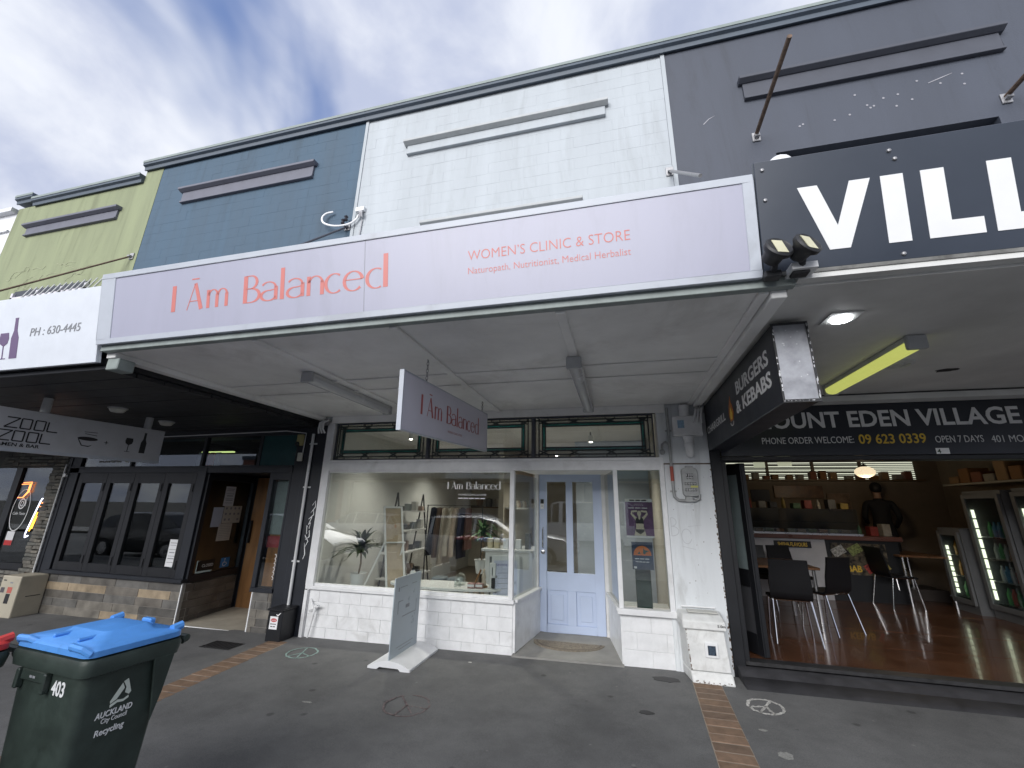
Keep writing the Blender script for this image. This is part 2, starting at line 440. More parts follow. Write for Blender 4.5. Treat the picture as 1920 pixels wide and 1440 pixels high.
GREEN_WALL = mat('sage_wall_paint', (0.235,0.265,0.155), 0.75, var=0.1, scale=2.6, bump=0.3, bscale=40, streak=True, grime=0.5, gscale=1.4)
GREY_WALL = mat('charcoal_wall_paint', (0.055,0.064,0.087), 0.6, var=0.08, scale=1.4, bump=0.2, bscale=50, streak=True, grime=0.4, gscale=1.0)
PALE_WALL = mat('pale_wall_paint', (0.66,0.67,0.7), 0.7, var=0.05, scale=2)
COPING = mat('slate_coping_paint', (0.072,0.095,0.125), 0.55, var=0.1, scale=3)
HOOD_GREY = mat('grey_hood_paint', (0.125,0.13,0.165), 0.6, var=0.08, scale=4)
CHAR_TRIM = mat('charcoal_trim_paint', (0.062,0.068,0.088), 0.6, var=0.08, scale=4)
GLASS = glass_mat('window_glass', (0.88,0.91,0.90), 0.15)
GLASS_D = glass_mat('dark_window_glass', (0.8,0.85,0.86), 0.075)
STEEL = mat('brushed_steel', (0.55,0.55,0.56), 0.28, metal=1.0, var=0.05)
CHROME = mat('chrome_tube', (0.75,0.75,0.76), 0.12, metal=1.0, var=0.0)
GALV = mat('galvanised_steel', (0.36,0.36,0.37), 0.5, metal=0.7, var=0.15, scale=20)
RUST = mat('rusty_steel', (0.16,0.11,0.08), 0.75, metal=0.3, var=0.3, scale=30)
PAPER = mat('white_paper', (0.72,0.73,0.75), 0.7, var=0.02)
INK = mat('black_ink', (0.02,0.02,0.022), 0.6, var=0)
GREYINK = mat('grey_ink', (0.25,0.26,0.28), 0.6, var=0)
WHITE_VINYL = mat('white_vinyl', (0.8,0.81,0.82), 0.5, var=0.02)
CORAL = mat('coral_vinyl', (0.60,0.19,0.17), 0.45, var=0.02)
LILAC = mat('lilac_sign_face_dimmed', (0.40,0.405,0.505), 0.36, var=0.035, scale=1.6, streak=True, grime=0.12, gscale=1.5)  # lilac darkened to offset the direct light on the fascia
DARKSIGN = mat('navy_black_sign_face', (0.016,0.019,0.028), 0.35, var=0.08, scale=5)
CONCRETE = mat('concrete', (0.27,0.265,0.25), 0.8, var=0.12, scale=4, bump=0.15, bscale=60)
RIMWHITE = mat('white_sign_edge', (0.48,0.515,0.575), 0.4, var=0.03, grime=0.3, gscale=2.5)
# ================================================================ THE SETTING
random.seed(4)
ASPHALT = ground_mat('footpath_asphalt', (0.138,0.139,0.139))
ROADM = ground_mat('road_asphalt', (0.24,0.24,0.235), spots=False)
BRICKM = [mat('paver_%d' % i, c, 0.8, var=0.18, scale=14, bump=0.2, bscale=90) for i, c in enumerate(((0.2,0.13,0.085),(0.17,0.115,0.08),(0.23,0.15,0.1)))]
mb = MB()
xs = [-400,-40,-20,-12,-8,-4,-1,2,5,10,20,40,400]
def strip(mb, y0, y1, dz, x=xs):
    for a, b in zip(x[:-1], x[1:]):
        za, zb = gz(max(-40,min(40,a)))+dz, gz(max(-40,min(40,b)))+dz
        mb.add([(a,y0,za),(b,y0,zb),(b,y1,zb),(a,y1,za)], [(0,1,2,3)])
g = MB(); strip(g, -400, 400, -0.30); struct(g.build('ground', mat('earth', (0.09,0.085,0.075), 0.9)))
fp = MB(); strip(fp, -5.55, 0.03, 0)
for a, b in zip(xs[:-1], xs[1:]):
    za, zb = gz(max(-40,min(40,a))), gz(max(-40,min(40,b)))
    fp.add([(a,-5.55,za),(b,-5.55,zb),(b,-5.55,zb-0.3),(a,-5.55,za-0.3)], [(0,1,2,3)])
pavement = struct(fp.build('pavement', ASPHALT))
kb = MB(); strip(kb, -5.75, -5.552, 0.004)
for a, b in zip(xs[:-1], xs[1:]):
    za, zb = gz(max(-40,min(40,a)))+.004, gz(max(-40,min(40,b)))+.004
    kb.add([(a,-5.75,za),(b,-5.75,zb),(b,-5.75,zb-0.25),(a,-5.75,za-0.25)], [(0,1,2,3)])
struct(kb.build('kerb', CONCRETE))
rd = MB(); strip(rd, -15.6, -5.75, -0.14); struct(rd.build('road', ROADM))
ln = MB()
for i in range(-14, 12): ln.box(i*3.0, i*3.0+1.4, -10.75, -10.65, gz(i*3.0)-0.145, gz(i*3.0)-0.132)
struct(ln.build('lane_markings', WHITE_VINYL), 'structure')
fp2 = MB(); strip(fp2, -19.4, -15.6, 0.0); struct(fp2.build('opposite_pavement', mat('pale_concrete_paving',(0.42,0.41,0.39),0.85,var=0.1)))

# brick strips set into the footpath, one brick to a course
bm0 = MB().box(-0.122,0.122,-0.056,0.056,-0.03,0.0).build('brick', BRICKM[0], None, bevel=0.004)
bmesh0 = [bm0.data]
for i in (1,2):
    c = bm0.data.copy(); c.materials[0] = BRICKM[i]; bmesh0.append(c)
bpy.data.objects.remove(bm0)
bed = MB()
for sx, ya, yb, sk in ((0.70,-0.33,-3.2,-0.04), (-4.09,-0.30,-3.2,0.09), (-9.75,-0.1,-2.0,0.05)):
    y = ya
    bed.add([(sx-0.126,ya+.06,gz(sx)+.002),(sx+0.126,ya+.06,gz(sx)+.002),(sx+0.126+sk*(ya-yb),yb,gz(sx)+.002),(sx-0.126+sk*(ya-yb),yb,gz(sx)+.002)], [(0,1,2,3)])
    while y > yb:
        o = link('brick', random.choice(bmesh0), pavement)
        o.location = (sx + sk*(ya-y), y, gz(sx)+0.0045+random.uniform(-.001,.0015)); o.rotation_euler = (0,0,random.uniform(-.012,.012))
        y -= 0.121
bed.build('mortar_bed', mat('mortar', (0.3,0.25,0.2), 0.9, var=0.1), pavement)

# ================================================================ UPPER WALLS
def hood(parent, x0, x1, z0, z1, m, m2=None):
    mb = MB().box(x0+0.05, x1-0.05, -0.035, 0.02, z0, z1-0.09)
    mb.box(x0+0.05, x1-0.05, -0.06, -0.035, z0, z0+0.035)
    h = mb.build('window_hood', m, parent, bevel=0.004)
    MB().prism([(x0,0.02,z1),(x0,-0.115,z1-0.015),(x0,-0.115,z1-0.06),(x0,-0.05,z1-0.09),(x0,0.02,z1-0.09)], (x1-x0,0,0)).build('cap', m2 or m, h, bevel=0.004)
def coping(parent, x0, x1, z, m):
    c = MB().prism([(x0,0.4,z),(x0,-0.03,z),(x0,-0.03,z-0.02),(x0,-0.05,z-0.02),(x0,-0.06,z+0.05),(x0,-0.105,z+0.07),(x0,-0.105,z+0.16),(x0,0.4,z+0.2)], (x1-x0,0,0)).build('coping', m, parent)
    MB().box(x0, x1, -0.115, -0.107, z+0.12, z+0.175).build('flashing', mat('grey_green_flashing', (0.22,0.26,0.25), 0.5), c)
def blocks(parent, x0, x1, z0, z1, m, name='block'):
    W, H, g = 0.4, 0.2, 0.0008
    n = round((x1-x0)/W); W = (x1-x0)/n
    full = MB().box(-W/2+g/2, W/2-g/2, 0, 0.05, g/2, H-g/2).build(name, m, None, bevel=0.0007).data
    half = MB().box(-W/4+g/2, W/4-g/2, 0, 0.05, g/2, H-g/2).build(name, m, None, bevel=0.0007).data
    for ob in [o for o in COL.objects if o.data in (full, half)]: bpy.data.objects.remove(ob)
    z, r = z0, 0; off = OFF[parent.name]
    while z < z1-0.05:
        cs = [(x0+W*(i+.5), full) for i in range(n)] if r%2 == 0 else [(x0+W/4, half)]+[(x0+W*(i+1), full) for i in range(n-1)]+[(x1-W/4, half)]
        for cx, me in cs:
            o = link(name, me, parent); o.location = Vector((cx, random.choice((0,0,0,.0004,-.0006,-.0012)), z)) - off
        z += H; r += 1

white = thing('white_shop', 'white painted block shop building with pale blue front door and tiled stall riser', 'building', (-1.56,0,0))
blue = thing('blue_shop', 'slate blue painted building above dark navy restaurant front with wooden door', 'building', (-6.55,0,-0.1))
green = thing('green_shop', 'sage green painted building at far left with stacked stone cladding below', 'building', (-11.2,0,-0.15))
grey = thing('charcoal_shop', 'charcoal grey painted building on the right with open fronted takeaway below', 'building', (4.0,0,0.05))
pale = thing('pale_shop', 'pale lilac white building at far left edge beside the sage green one', 'building', (-16,0,-0.2))

XL, XR, XB = -4.135, 1.01, -8.95
MB().box(XL, XR, 0.012, 0.3, 2.72, 8.27).build('wall', W_WALL, white)
MB().box(XL+.002, XR-.002, 0.004, 0.012, 2.75, 5.0).build('wall_panel', W_WALL, white)
blocks(white, XL+.06, XR-.06, 5.0, 8.2, W_WALL)
MB().box(XL, XL+.057, -0.012, 0.012, 2.75, 8.27).box(XR-.057, XR, -0.012, 0.012, 2.75, 8.27).build('corner_strip', W_WALL, white)
coping(white, XL, XR, 8.27, COPING)
hood(white, -3.27, 0.14, 7.27, 7.55, W_WALL, mat('hood_underside_grey', (0.40,0.42,0.43), 0.6))
hood(white, -2.82, -0.29, 5.62, 5.84, W_WALL, mat('hood_underside_grey', (0.40,0.42,0.43), 0.6))
MB().box(XL, XR, 0.3, 9, 0.05, 8.2).build('body', PALE_WALL, white) if False else None
MB().box(XL, XR, 0.3, 9.0, 3.0, 8.1).build('rear_block', PALE_WALL, white)

MB().box(XB, XL-.002, 0.012, 0.3, 2.5, 8.27).build('wall', BLUE_WALL, blue)
MB().box(XB+.002, XL-.004, 0.004, 0.012, 2.52, 5.0).build('wall_panel', BLUE_WALL, blue)
blocks(blue, XB+.01, XL-.01, 5.0, 8.2, BLUE_WALL)
coping(blue, -9.42, XL-.002, 8.27, COPING)
hood(blue, -8.2, -5.05, 7.2, 7.54, HOOD_GREY)
MB().box(XB, XL-.002, 0.3, 9.0, 2.9, 8.1).build('rear_block', BLUE_WALL, blue)

MB().box(-13.25, XB-.002, 0.0, 0.3, 2.4, 8.0).box(-9.42, XB-.002, 0.001, 0.3, 8.0, 8.27).build('wall', GREEN_WALL, green)
coping(green, -12.7, -9.42, 7.98, COPING); coping(green, -13.3, -12.72, 8.12, COPING)
hood(green, -12.66, -9.81, 7.14, 7.44, HOOD_GREY)
MB().box(-13.25, XB-.002, 0.3, 9.0, 2.9, 7.9).build('rear_block', GREEN_WALL, green)
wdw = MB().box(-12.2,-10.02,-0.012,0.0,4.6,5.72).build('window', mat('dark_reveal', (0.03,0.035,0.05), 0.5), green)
fm = MB()
for a in (-12.2,-11.45,-10.75,-10.08): fm.box(a,a+.06,-0.05,-0.012,4.6,5.66)
fm.box(-12.2,-10.02,-0.05,-0.012,5.5,5.56)
fm.build('frame', mat('lilac_white_frame', (0.62,0.6,0.66), 0.5), wdw)
nt_ = MB()
for i in range(13):
    x = -12.1+i*0.17
    nt_.tube([(x,-0.07,5.2),(x+0.5,-0.06,5.72)], 0.012, 5)
nt_.build('bird_net_cord', mat('pale_cord', (0.6,0.62,0.62), 0.7), wdw)
# cracks and old ivy traces on the sage wall
cr = MB(); fg = frame((0,-0.002,0), *FRONT)
random.seed(9)
for k in range(10):
    x, z = -12.8+random.random()*2.6, 5.75+random.random()*0.55; p = [(x,z,.012)]
    for i in range(7): x += random.uniform(.03,.12); z += random.uniform(-.05,.09); p.append((x,z,.008))
    cr.ribbon(fg, p, 0.003)
cr.build('crack', mat('dry_vine', (0.33,0.35,0.24), 0.9), green)

MB().box(-30,-13.3,0.02,0.4,-0.2,7.9).build('wall', PALE_WALL, pale)
for zc in (6.2,6.8,7.4): MB().box(-30,-13.32,-0.03,0.02,zc,zc+.04).build('string_course', PALE_WALL, pale)
MB().box(-30,-13.3,-0.1,0.45,7.9,8.0).build('coping', PALE_WALL, pale)
MB().box(-30,-13.3,0.4,9,-0.2,7.7).build('rear_block', PALE_WALL, pale)

GXR = 16.0
MB().box(XR+.002, 2.24, 0.0, 0.3, 2.66, 8.27).box(4.6, GXR, 0.0, 0.3, 2.66, 8.27).box(2.24,4.6,0.0,0.3,6.1,8.27).box(2.24,4.6,0.0,0.3,2.66,5.0).build('wall', GREY_WALL, grey)
coping(grey, XR+.002, GXR, 8.27, COPING)
hood(grey, 1.93, 4.93, 7.05, 7.42, CHAR_TRIM)
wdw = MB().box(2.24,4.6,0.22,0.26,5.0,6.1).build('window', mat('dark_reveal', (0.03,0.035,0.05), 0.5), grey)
MB().box(2.3,4.45,0.02,0.12,5.80,5.92).build('sash_rail', mat('grey_sash', (0.4,0.42,0.42), 0.5), wdw)
MB().box(XR+.002, GXR, 0.3, 9.0, 2.9, 8.1).build('rear_block', GREY_WALL, grey)
# scrapes and plugged holes
sc_ = MB(); fgr = frame((0,-0.002,0), *FRONT)
sc_.ribbon(fgr, [(1.42,6.78,.014),(1.5,6.86,.012),(1.58,6.9,.004)]); sc_.ribbon(fgr, [(4.05,6.78,.01),(4.2,6.83,.014),(4.32,6.87,.005)])
random.seed(2)
for i in range(16): disc(sc_, fgr, 2.5+random.random()*2.0, 6.45+random.random()*0.4, .014, .014, 8)
sc_.build('plaster_scrape', mat('bare_plaster', (0.3,0.3,0.33), 0.8), grey)

# ================================================================ WHITE SHOP: shopfront
def tiles(parent, fr, u0, u1, v0, v1, tw, th, mats, gap=0.004, depth=0.012, name='tile', jit=0.001, bevel=0.002, stagger=0.5, rand=False):
    rows = max(1, round((v1-v0)/th)); th = (v1-v0)/rows; off = OFF.get(parent.name, Vector())
    for r in range(rows):
        u = u0 - (tw*stagger if r%2 else 0) - (random.random()*tw if rand else 0)
        while u < u1-0.01:
            w = tw*(random.uniform(.8,1.25) if rand else 1)
            a, b = max(u, u0), min(u+w, u1)
            if b-a > 0.02:
                mb = MB(); d = depth+random.uniform(-jit,jit)
                mb.poly(fr, [(a+gap/2, v0+r*th+gap/2),(b-gap/2, v0+r*th+gap/2),(b-gap/2, v0+(r+1)*th-gap/2),(a+gap/2, v0+(r+1)*th-gap/2)], d)
                mb.build(name, random.choice(mats), parent, bevel=bevel)
            u += w
random.seed(12)
SILL = 0.50
riser = MB().box(-3.97,-1.24,0.012,0.12,-0.09,SILL).build('stall_riser', W_TILE, white)
tiles(riser, frame((0,0.012,0),*FRONT), -3.945, -1.245, -0.085, SILL-.015, 0.3, 0.145, [W_TILE], gap=0.0022, depth=0.011, jit=0.0008)
MB().box(-3.972,-3.947,-0.02,0.012,-0.1,SILL).build('edge_strip', W_PAINT, riser)
MB().prism([(-1.238,0.0,0),( -1.2385,0.02,0),(-1.115,0.9,0),(-1.09,0.9,0),(-1.215,0.0,0)], (0,0,SILL)).build('side_panel', W_TILE, riser)
MB().box(-4.0,-1.225,-0.035,0.06,SILL-.013,SILL+.03).build('sill', W_PAINT, white, bevel=0.005)
MB().beam((-1.235,0.03,SILL+.012),(-1.105,0.93,SILL+.012),0.08,0.035).build('sill', W_PAINT, white, bevel=0.004)
fr_ = MB().box(-4.005,-3.89,-0.03,0.06,SILL+.03,2.66).box(-4.0,-3.95,-0.034,-0.03,-0.09,SILL-.02)
fr_.box(-3.89,0.46,-0.03,0.1,1.985,2.125).box(-3.89,0.46,-0.045,-0.03,2.095,2.125)
fr_.box(-3.89,-1.29,-0.005,0.045,SILL+.03,SILL+.06).box(-3.89,-1.29,-0.005,0.045,1.96,1.985)
fr_.box(0.455,0.505,-0.03,0.08,0.52,2.125)
fr_.build('window_frame', W_PAINT, white, bevel=0.003)
MB().box(-1.30,-1.245,-0.02,0.05,SILL+.03,1.985).build('corner_post', W_PAINT, white, bevel=0.004)
MB().box(-0.065,-0.015,-0.02,0.05,0.535,1.985).build('corner_post', W_PAINT, white, bevel=0.004)
MB().box(-3.89,-1.30,0.015,0.023,SILL+.06,1.96).build('window_pane', GLASS, white)
MB().prism([(-1.262,0.05,SILL+.03),(-1.254,0.05,SILL+.03),(-1.128,0.9,SILL+.03),(-1.136,0.9,SILL+.03)], (0,0,1.42)).build('window_pane', GLASS, white)
MB().prism([(-0.058,0.05,0.535),(-0.05,0.05,0.535),(-0.19,0.9,0.535),(-0.198,0.9,0.535)], (0,0,1.45)).build('window_pane', GLASS, white)
MB().box(-0.015,0.455,0.015,0.023,0.555,1.985).build('window_pane', GLASS, white)
# right-hand riser
r2_ = MB().box(-0.055,0.49,0.012,0.12,-0.02,0.49).build('stall_riser', W_TILE, white)
tiles(r2_, frame((0,0.012,0),*FRONT), -0.05, 0.485, -0.02, 0.475, 0.3, 0.165, [W_TILE], gap=0.0015, depth=0.009, jit=0.0006)
MB().prism([(-0.058,0.0,-0.02),(-0.035,0.0,-0.02),(-0.19,0.9,-0.02),(-0.213,0.9,-0.02)], (0,0,0.51)).build('side_panel', W_TILE, r2_)
MB().box(-0.085,0.515,-0.05,0.06,0.475,0.535).build('sill', W_PAINT, white, bevel=0.006)
MB().beam((-0.06,0.05,0.51),(-0.205,0.93,0.51),0.07,0.04).build('sill', W_PAINT, white, bevel=0.004)
# recess: floor, ceiling, door frame
MB().prism([(-1.24,-0.05,-0.03),(-0.04,-0.05,-0.015),(-0.2,1.0,-0.012),(-1.12,1.0,-0.024)], (0,0,0.022)).build('entry_floor', CONCRETE, white)
MB().prism([(-1.25,0.05,2.0),(-0.05,0.05,2.0),(-0.16,1.02,2.0),(-1.16,1.02,2.0)], (0,0,0.1)).build('entry_ceiling', W_SOFFIT, white)
MB().box(-1.165,-1.11,0.88,0.98,-0.01,2.07).box(-0.24,-0.17,0.88,0.98,-0.01,2.07).box(-1.11,-0.24,0.88,0.98,2.025,2.07).build('door_frame', W_PAINT, white, bevel=0.003)
DOORM = mat('powder_blue_door_paint', (0.53,0.62,0.81), 0.4, var=0.03, scale=4, bump=0.03)
dm = MB(); y0, y1 = 0.905, 0.945
dm.box(-1.105,-1.0,y0,y1,0.005,2.02).box(-0.36,-0.245,y0,y1,0.005,2.02).box(-1.0,-0.36,y0,y1,1.9,2.02).box(-1.0,-0.36,y0,y1,0.5,0.72).box(-0.73,-0.64,y0,y1,0.72,1.9)
dm.box(-1.0,-0.36,y0,y1,0.005,0.1).box(-0.73,-0.615,y0,y1,0.1,0.5)
door = dm.build('door', DOORM, white, bevel=0.003)
for a, b in ((-1.0,-0.73),(-0.615,-0.36)):
    MB().box(a,b,y0+.014,y1-.004,0.1,0.5).box(a+.05,b-.05,y0+.004,y0+.014,0.15,0.45).build('panel', DOORM, door, bevel=0.006)
for a, b in ((-1.0,-0.73),(-0.64,-0.36)):
    MB().box(a,b,y0+.018,y0+.024,0.72,1.9).build('door_pane', GLASS, door)
MB().tube([(-1.05,y0,1.02),(-1.05,y0-.045,1.04),(-1.05,y0-.045,1.26),(-1.05,y0,1.28)], 0.009, 8).build('pull_handle', STEEL, door, smooth=True)
MB().lathe((-1.05,y0-.03,0.97), [(.028,0.03),(.028,.012),(.016,.008),(.022,-.006),(.0,-.012)], 14, 'y').build('knob', STEEL, door, smooth=True)
kp = MB().box(-1.085,-1.035,y0-.022,y0,1.53,1.62).build('keypad_lock', WHITE_VINYL, door, bevel=0.004)
MB().box(-1.083,-1.037,y0-.024,y0-.0225,1.60,1.66).build('keypad_screen', BLACK, kp)
kf = MB(); ellipse_ring(kf, frame((-1.06,y0-.0235,1.57),*FRONT), 0,0,.012,.012,.004); kf.build('keypad_ring', GREYINK, kp)
# leadlight transom
LEAD = mat('lead_came', (0.03,0.04,0.045), 0.55, var=0.1); TEAL = glass_mat('teal_border_glass', (0.12,0.42,0.42), 0.06)
CATH = glass_mat('rolled_border_glass', (0.62,0.64,0.63), 0.06, 0.05)
for a, b in ((-3.87,-2.45),(-2.43,-1.02),(-1.0,0.43)):
    t = MB().box(a,b,-0.005,0.035,2.127,2.145).box(a,b,-0.005,0.035,2.63,2.65).box(a,a+.015,-0.005,0.035,2.145,2.63).box(b-.015,b,-0.005,0.035,2.145,2.63).build('transom_light', CHAR_TRIM, white)
    ia, ib, z0, z1 = a+.14, b-.14, 2.26, 2.525
    MB().box(ia,ib,0.012,0.018,z0,z1).build('clear_pane', GLASS, t)
    tp = MB()
    tp.box(ia-.035,ib+.035,0.011,0.019,z1,z1+.035).box(ia-.035,ib+.035,0.011,0.019,z0-.035,z0).box(ia-.035,ia,0.011,0.019,z0,z1).box(ib,ib+.035,0.011,0.019,z0,z1)
    tp.build('teal_border', TEAL, t)
    cp = MB(); cp.box(a+.015,b-.015,0.012,0.018,z1+.035,2.63).box(a+.015,b-.015,0.012,0.018,2.145,z0-.035).box(a+.015,ia-.035,0.012,0.018,z0-.035,z1+.035).box(ib+.035,b-.015,0.012,0.018,z0-.035,z1+.035)
    cp.build('border_glass', CATH, t)
    ld = MB(); F = lambda x0,z0_,x1,z1_,w=.016: ld.beam((x0,0.004,z0_),(x1,0.004,z1_),.012,w)
    for zz_ in (z0, z1, z0-.035, z1+.035): F(ia-.035,zz_,ib+.035,zz_)
    for zz_ in (2.175, 2.60): F(a+.015,zz_,b-.015,zz_)
    for xx in (ia, ib, ia-.035, ib+.035): ld.beam((xx,0.004,z0-.035),(xx,0.004,z1+.035),.014,.012,(0,1,0))
    for xx in (a+.06, b-.06): ld.beam((xx,0.004,2.145),(xx,0.004,2.63),.014,.012,(0,1,0))
    n = 4
    for i in range(n):
        xx = a+.06+(b-a-.12)*i/(n-1); s_ = 1 if i < n-1 else -1
        c = xx + (0.06 if i == 0 else -0.06 if i == n-1 else 0)
        for za, zb in ((2.175,z0-.035),(z1+.035,2.60)):
            F(c-.055,za,c+.055,zb,.016); F(c+.055,za,c-.055,zb,.016)
            ld.beam((c-.055,0.004,2.145 if za < 2.3 else 2.60),(c-.055,0.004,2.175 if za < 2.3 else 2.63),.012,.012,(0,1,0)); ld.beam((c+.055,0.004,2.145 if za < 2.3 else 2.60),(c+.055,0.004,2.175 if za < 2.3 else 2.63),.012,.012,(0,1,0))
    ld.build('leading', LEAD, t)
MB().box(-2.452,-2.428,-0.02,0.04,2.127,2.65).box(-1.022,-0.998,-0.02,0.04,2.127,2.65).box(-3.89,0.46,-0.03,0.06,2.652,2.715).build('transom_bar', CHAR_TRIM, white)
MB().box(-3.93,0.56,-0.055,-0.032,2.645,2.739).build('head_trim', W_SOFFIT, white)
# right pier
MB().box(0.508,1.0,-0.02,0.3,-0.02,2.045).build('pier', W_PIER, white, bevel=0.004)
MB().box(0.463,1.0,-0.018,0.3,2.06,2.75).box(0.463,0.508,-0.012,0.06,-0.02,0.52).build('pier', W_PIER, white, bevel=0.004)
MB().box(0.51,0.998,-0.012,0.1,2.04,2.065).build('joint_line', RUST, white)
pg = MB(); fpg = frame((0,-0.0215,0),*FRONT)
pg.ribbon(fpg, [(0.53,1.28,.006),(0.53,1.47,.006)]); ellipse_ring(pg, fpg, 0.535,1.425,.05,.045,.006,-90,90,10); ellipse_ring(pg, fpg, 0.535,1.33,.07,.05,.006,-90,90,10)
ellipse_ring(pg, fpg, 0.68,1.28,.05,.075,.006,20,340,16); pg.ribbon(fpg,[(0.62,1.18,.005),(0.76,1.15,.005)]); pg.ribbon(fpg,[(0.7,1.38,.004),(0.84,1.4,.004)])
pg.build('pencil_graffiti', mat('pencil_mark', (0.56,0.58,0.6), 0.8), white)
random.seed(31)
ch = MB()
for i in range(60):
    z = random.uniform(0.05,2.0); x = 0.997-random.random()**2*0.012
    disc(ch, fpg, x, z, random.uniform(.003,.009), random.uniform(.004,.016), 6, 0.001)
for i in range(22): disc(ch, fpg, random.uniform(.52,.98), random.uniform(.1,1.95), random.uniform(.002,.005), random.uniform(.002,.006), 6, 0.001)
ch.build('paint_chip', RUST, white)

# ---- room behind the white shopfront
ROOMW = mat('warm_plaster', (0.62,0.58,0.5), 0.8, var=0.04); ROOML = mat('pale_plaster', (0.66,0.67,0.66), 0.8, var=0.03)
rm = MB().box(-4.12,-4.0,0.12,6.3,-0.05,2.9).build('room_wall', ROOML, white)
MB().box(-4.0,1.0,6.2,6.3,-0.05,2.9).build('room_wall', ROOMW, white)
MB().box(0.52,0.99,0.31,6.2,-0.05,2.9).build('room_wall', ROOMW, white)
MB().box(-4.0,-1.26,0.14,1.05,-0.04,0.02).box(-0.02,0.52,0.14,1.05,-0.04,0.02).box(-4.0,0.99,1.05,6.2,-0.04,0.02).build('room_floor', mat('timber_floor', (0.2,0.16,0.12), 0.5, var=0.15, scale=5), white)
MB().box(-4.0,0.99,0.1,6.2,2.72,2.9).build('room_ceiling', W_SOFFIT, white)
MB().box(-3.99,-1.28,0.13,0.75,0.38,0.42).build('window_ledge', W_PAINT, white)
MB().box(-0.02,0.5,0.13,0.85,0.40,0.44).build('window_ledge', W_PAINT, white)
MB().box(-2.35,-2.25,3.2,6.2,0.02,2.72).build('partition', ROOMW, white)
MB().box(-0.75,0.5,2.6,2.7,0.02,2.72).build('partition', mat('blue_grey_plaster', (0.4,0.45,0.52), 0.8), white)

# ================================================================ WHITE AWNING
aw = thing('shop_awning', 'white boxed awning with battened soffit over the white shop', 'awning', (-1.6,-1.4,2.7))
AX0, AX1, SZ = -4.13, 0.955, 2.74
MB().box(AX0,AX1,-2.74,-0.058,SZ,SZ+.03).build('soffit', W_SOFFIT, aw)
MB().box(AX0,AX1,-2.74,0.0,SZ+.35,SZ+.38).build('roof_sheet', GALV, aw)
for x in (-2.62,-1.46,-0.30):
    MB().box(x-.032,x+.032,-2.74,-0.06,SZ-.022,SZ-.001).build('batten', W_SOFFIT, aw, bevel=0.004)
for y in (-1.63,-1.26):
    MB().box(AX0+.12,AX1-.1,y-.03,y+.03,SZ-.014,SZ-.0015).build('batten', W_SOFFIT, aw, bevel=0.003)
MB().box(AX0,AX0+.1,-2.74,-0.06,SZ-.05,SZ-.001).box(AX1-.08,AX1,-2.74,-0.06,SZ-.05,SZ-.001).box(AX1-.14,AX1-.085,-2.74,-0.06,SZ-.02,SZ-.001).build('edge_trim', W_SOFFIT, aw, bevel=0.004)
MB().box(AX0,AX1+.03,-2.795,-2.74,SZ-.008,SZ+.38).build('front_beam', mat('weathered_trim', (0.27,0.31,0.3), 0.6, var=0.15, scale=6), aw, bevel=0.003)
MB().box(AX0+.01,AX0+.14,-2.73,-2.6,SZ-.15,SZ-.052).build('bracket_block', mat('weathered_trim', (0.27,0.31,0.3), 0.6), aw, bevel=0.006)
MB().box(AX1-.02,AX1+.1,-2.9,-2.7,SZ+.03,SZ+.065).build('corner_plate', W_PAINT, aw)

# fascia sign on the awning
fs = thing('fascia_sign', 'long lilac awning sign with coral lettering across the white shop', 'sign', (-1.66,-2.83,2.78))
def fasc(z, d=0): t = (z-2.78)/0.598; return (-2.80-0.1*t - d)
SU, SV = Vector((1,0,0)), Vector((0,-0.1,0.598)).normalized()
Lh = math.hypot(0.598,0.1)
sfr = frame((0,-2.802,2.78), SU, SV)
def slab(fr, u0,u1,v0,v1,d0,d1): 
    return [fr(u0,v0,d0),fr(u1,v0,d0),fr(u1,v1,d0),fr(u0,v1,d0),fr(u0,v0,d1),fr(u1,v0,d1),fr(u1,v1,d1),fr(u0,v1,d1)]
BX = [(0,3,2,1),(4,5,6,7),(0,1,5,4),(1,2,6,5),(2,3,7,6),(3,0,4,7)]
m_ = MB()
for u0,u1,v0,v1 in ((-4.137,0.818,0,0.042),(-4.137,0.818,Lh-.045,Lh),(-4.137,-3.985,.042,Lh-.045),(0.76,0.818,.042,Lh-.045)):
    m_.add(slab(sfr,u0,u1,v0,v1,-0.004,0.03), BX)
m_.build('border', RIMWHITE, fs, bevel=0.003)
for a, b in ((-3.985,-1.641),(-1.637,0.76)):
    MB().add(slab(sfr,a,b,.042,Lh-.045,0.004,0.024), BX).build('panel', LILAC, fs)
MB().add(slab(sfr,-1.6405,-1.6375,.043,Lh-.046,0.0,0.0245), BX).build('panel_joint', GREYINK, fs)
MB().add(slab(sfr,-4.137,0.818,0,Lh,-0.05,-0.006), BX).build('backing', RIMWHITE, fs)
tfr = frame(sfr(0,0,0.0245), SU, SV)
wordmark(fs, tfr, -3.353, 1.893, 0.205, 0.212, CORAL)
text(fs, "WOMEN\u2019S CLINIC & STORE", tfr, 0.068, CORAL, width=1.018, u=-0.878, v=0.315, bold=-0.008, depth=0.0008)
text(fs, "Naturopath, Nutritionist, Medical Herbalist", tfr, 0.046, CORAL, width=1.018, u=-0.878, v=0.222, bold=-0.006, depth=0.0008)

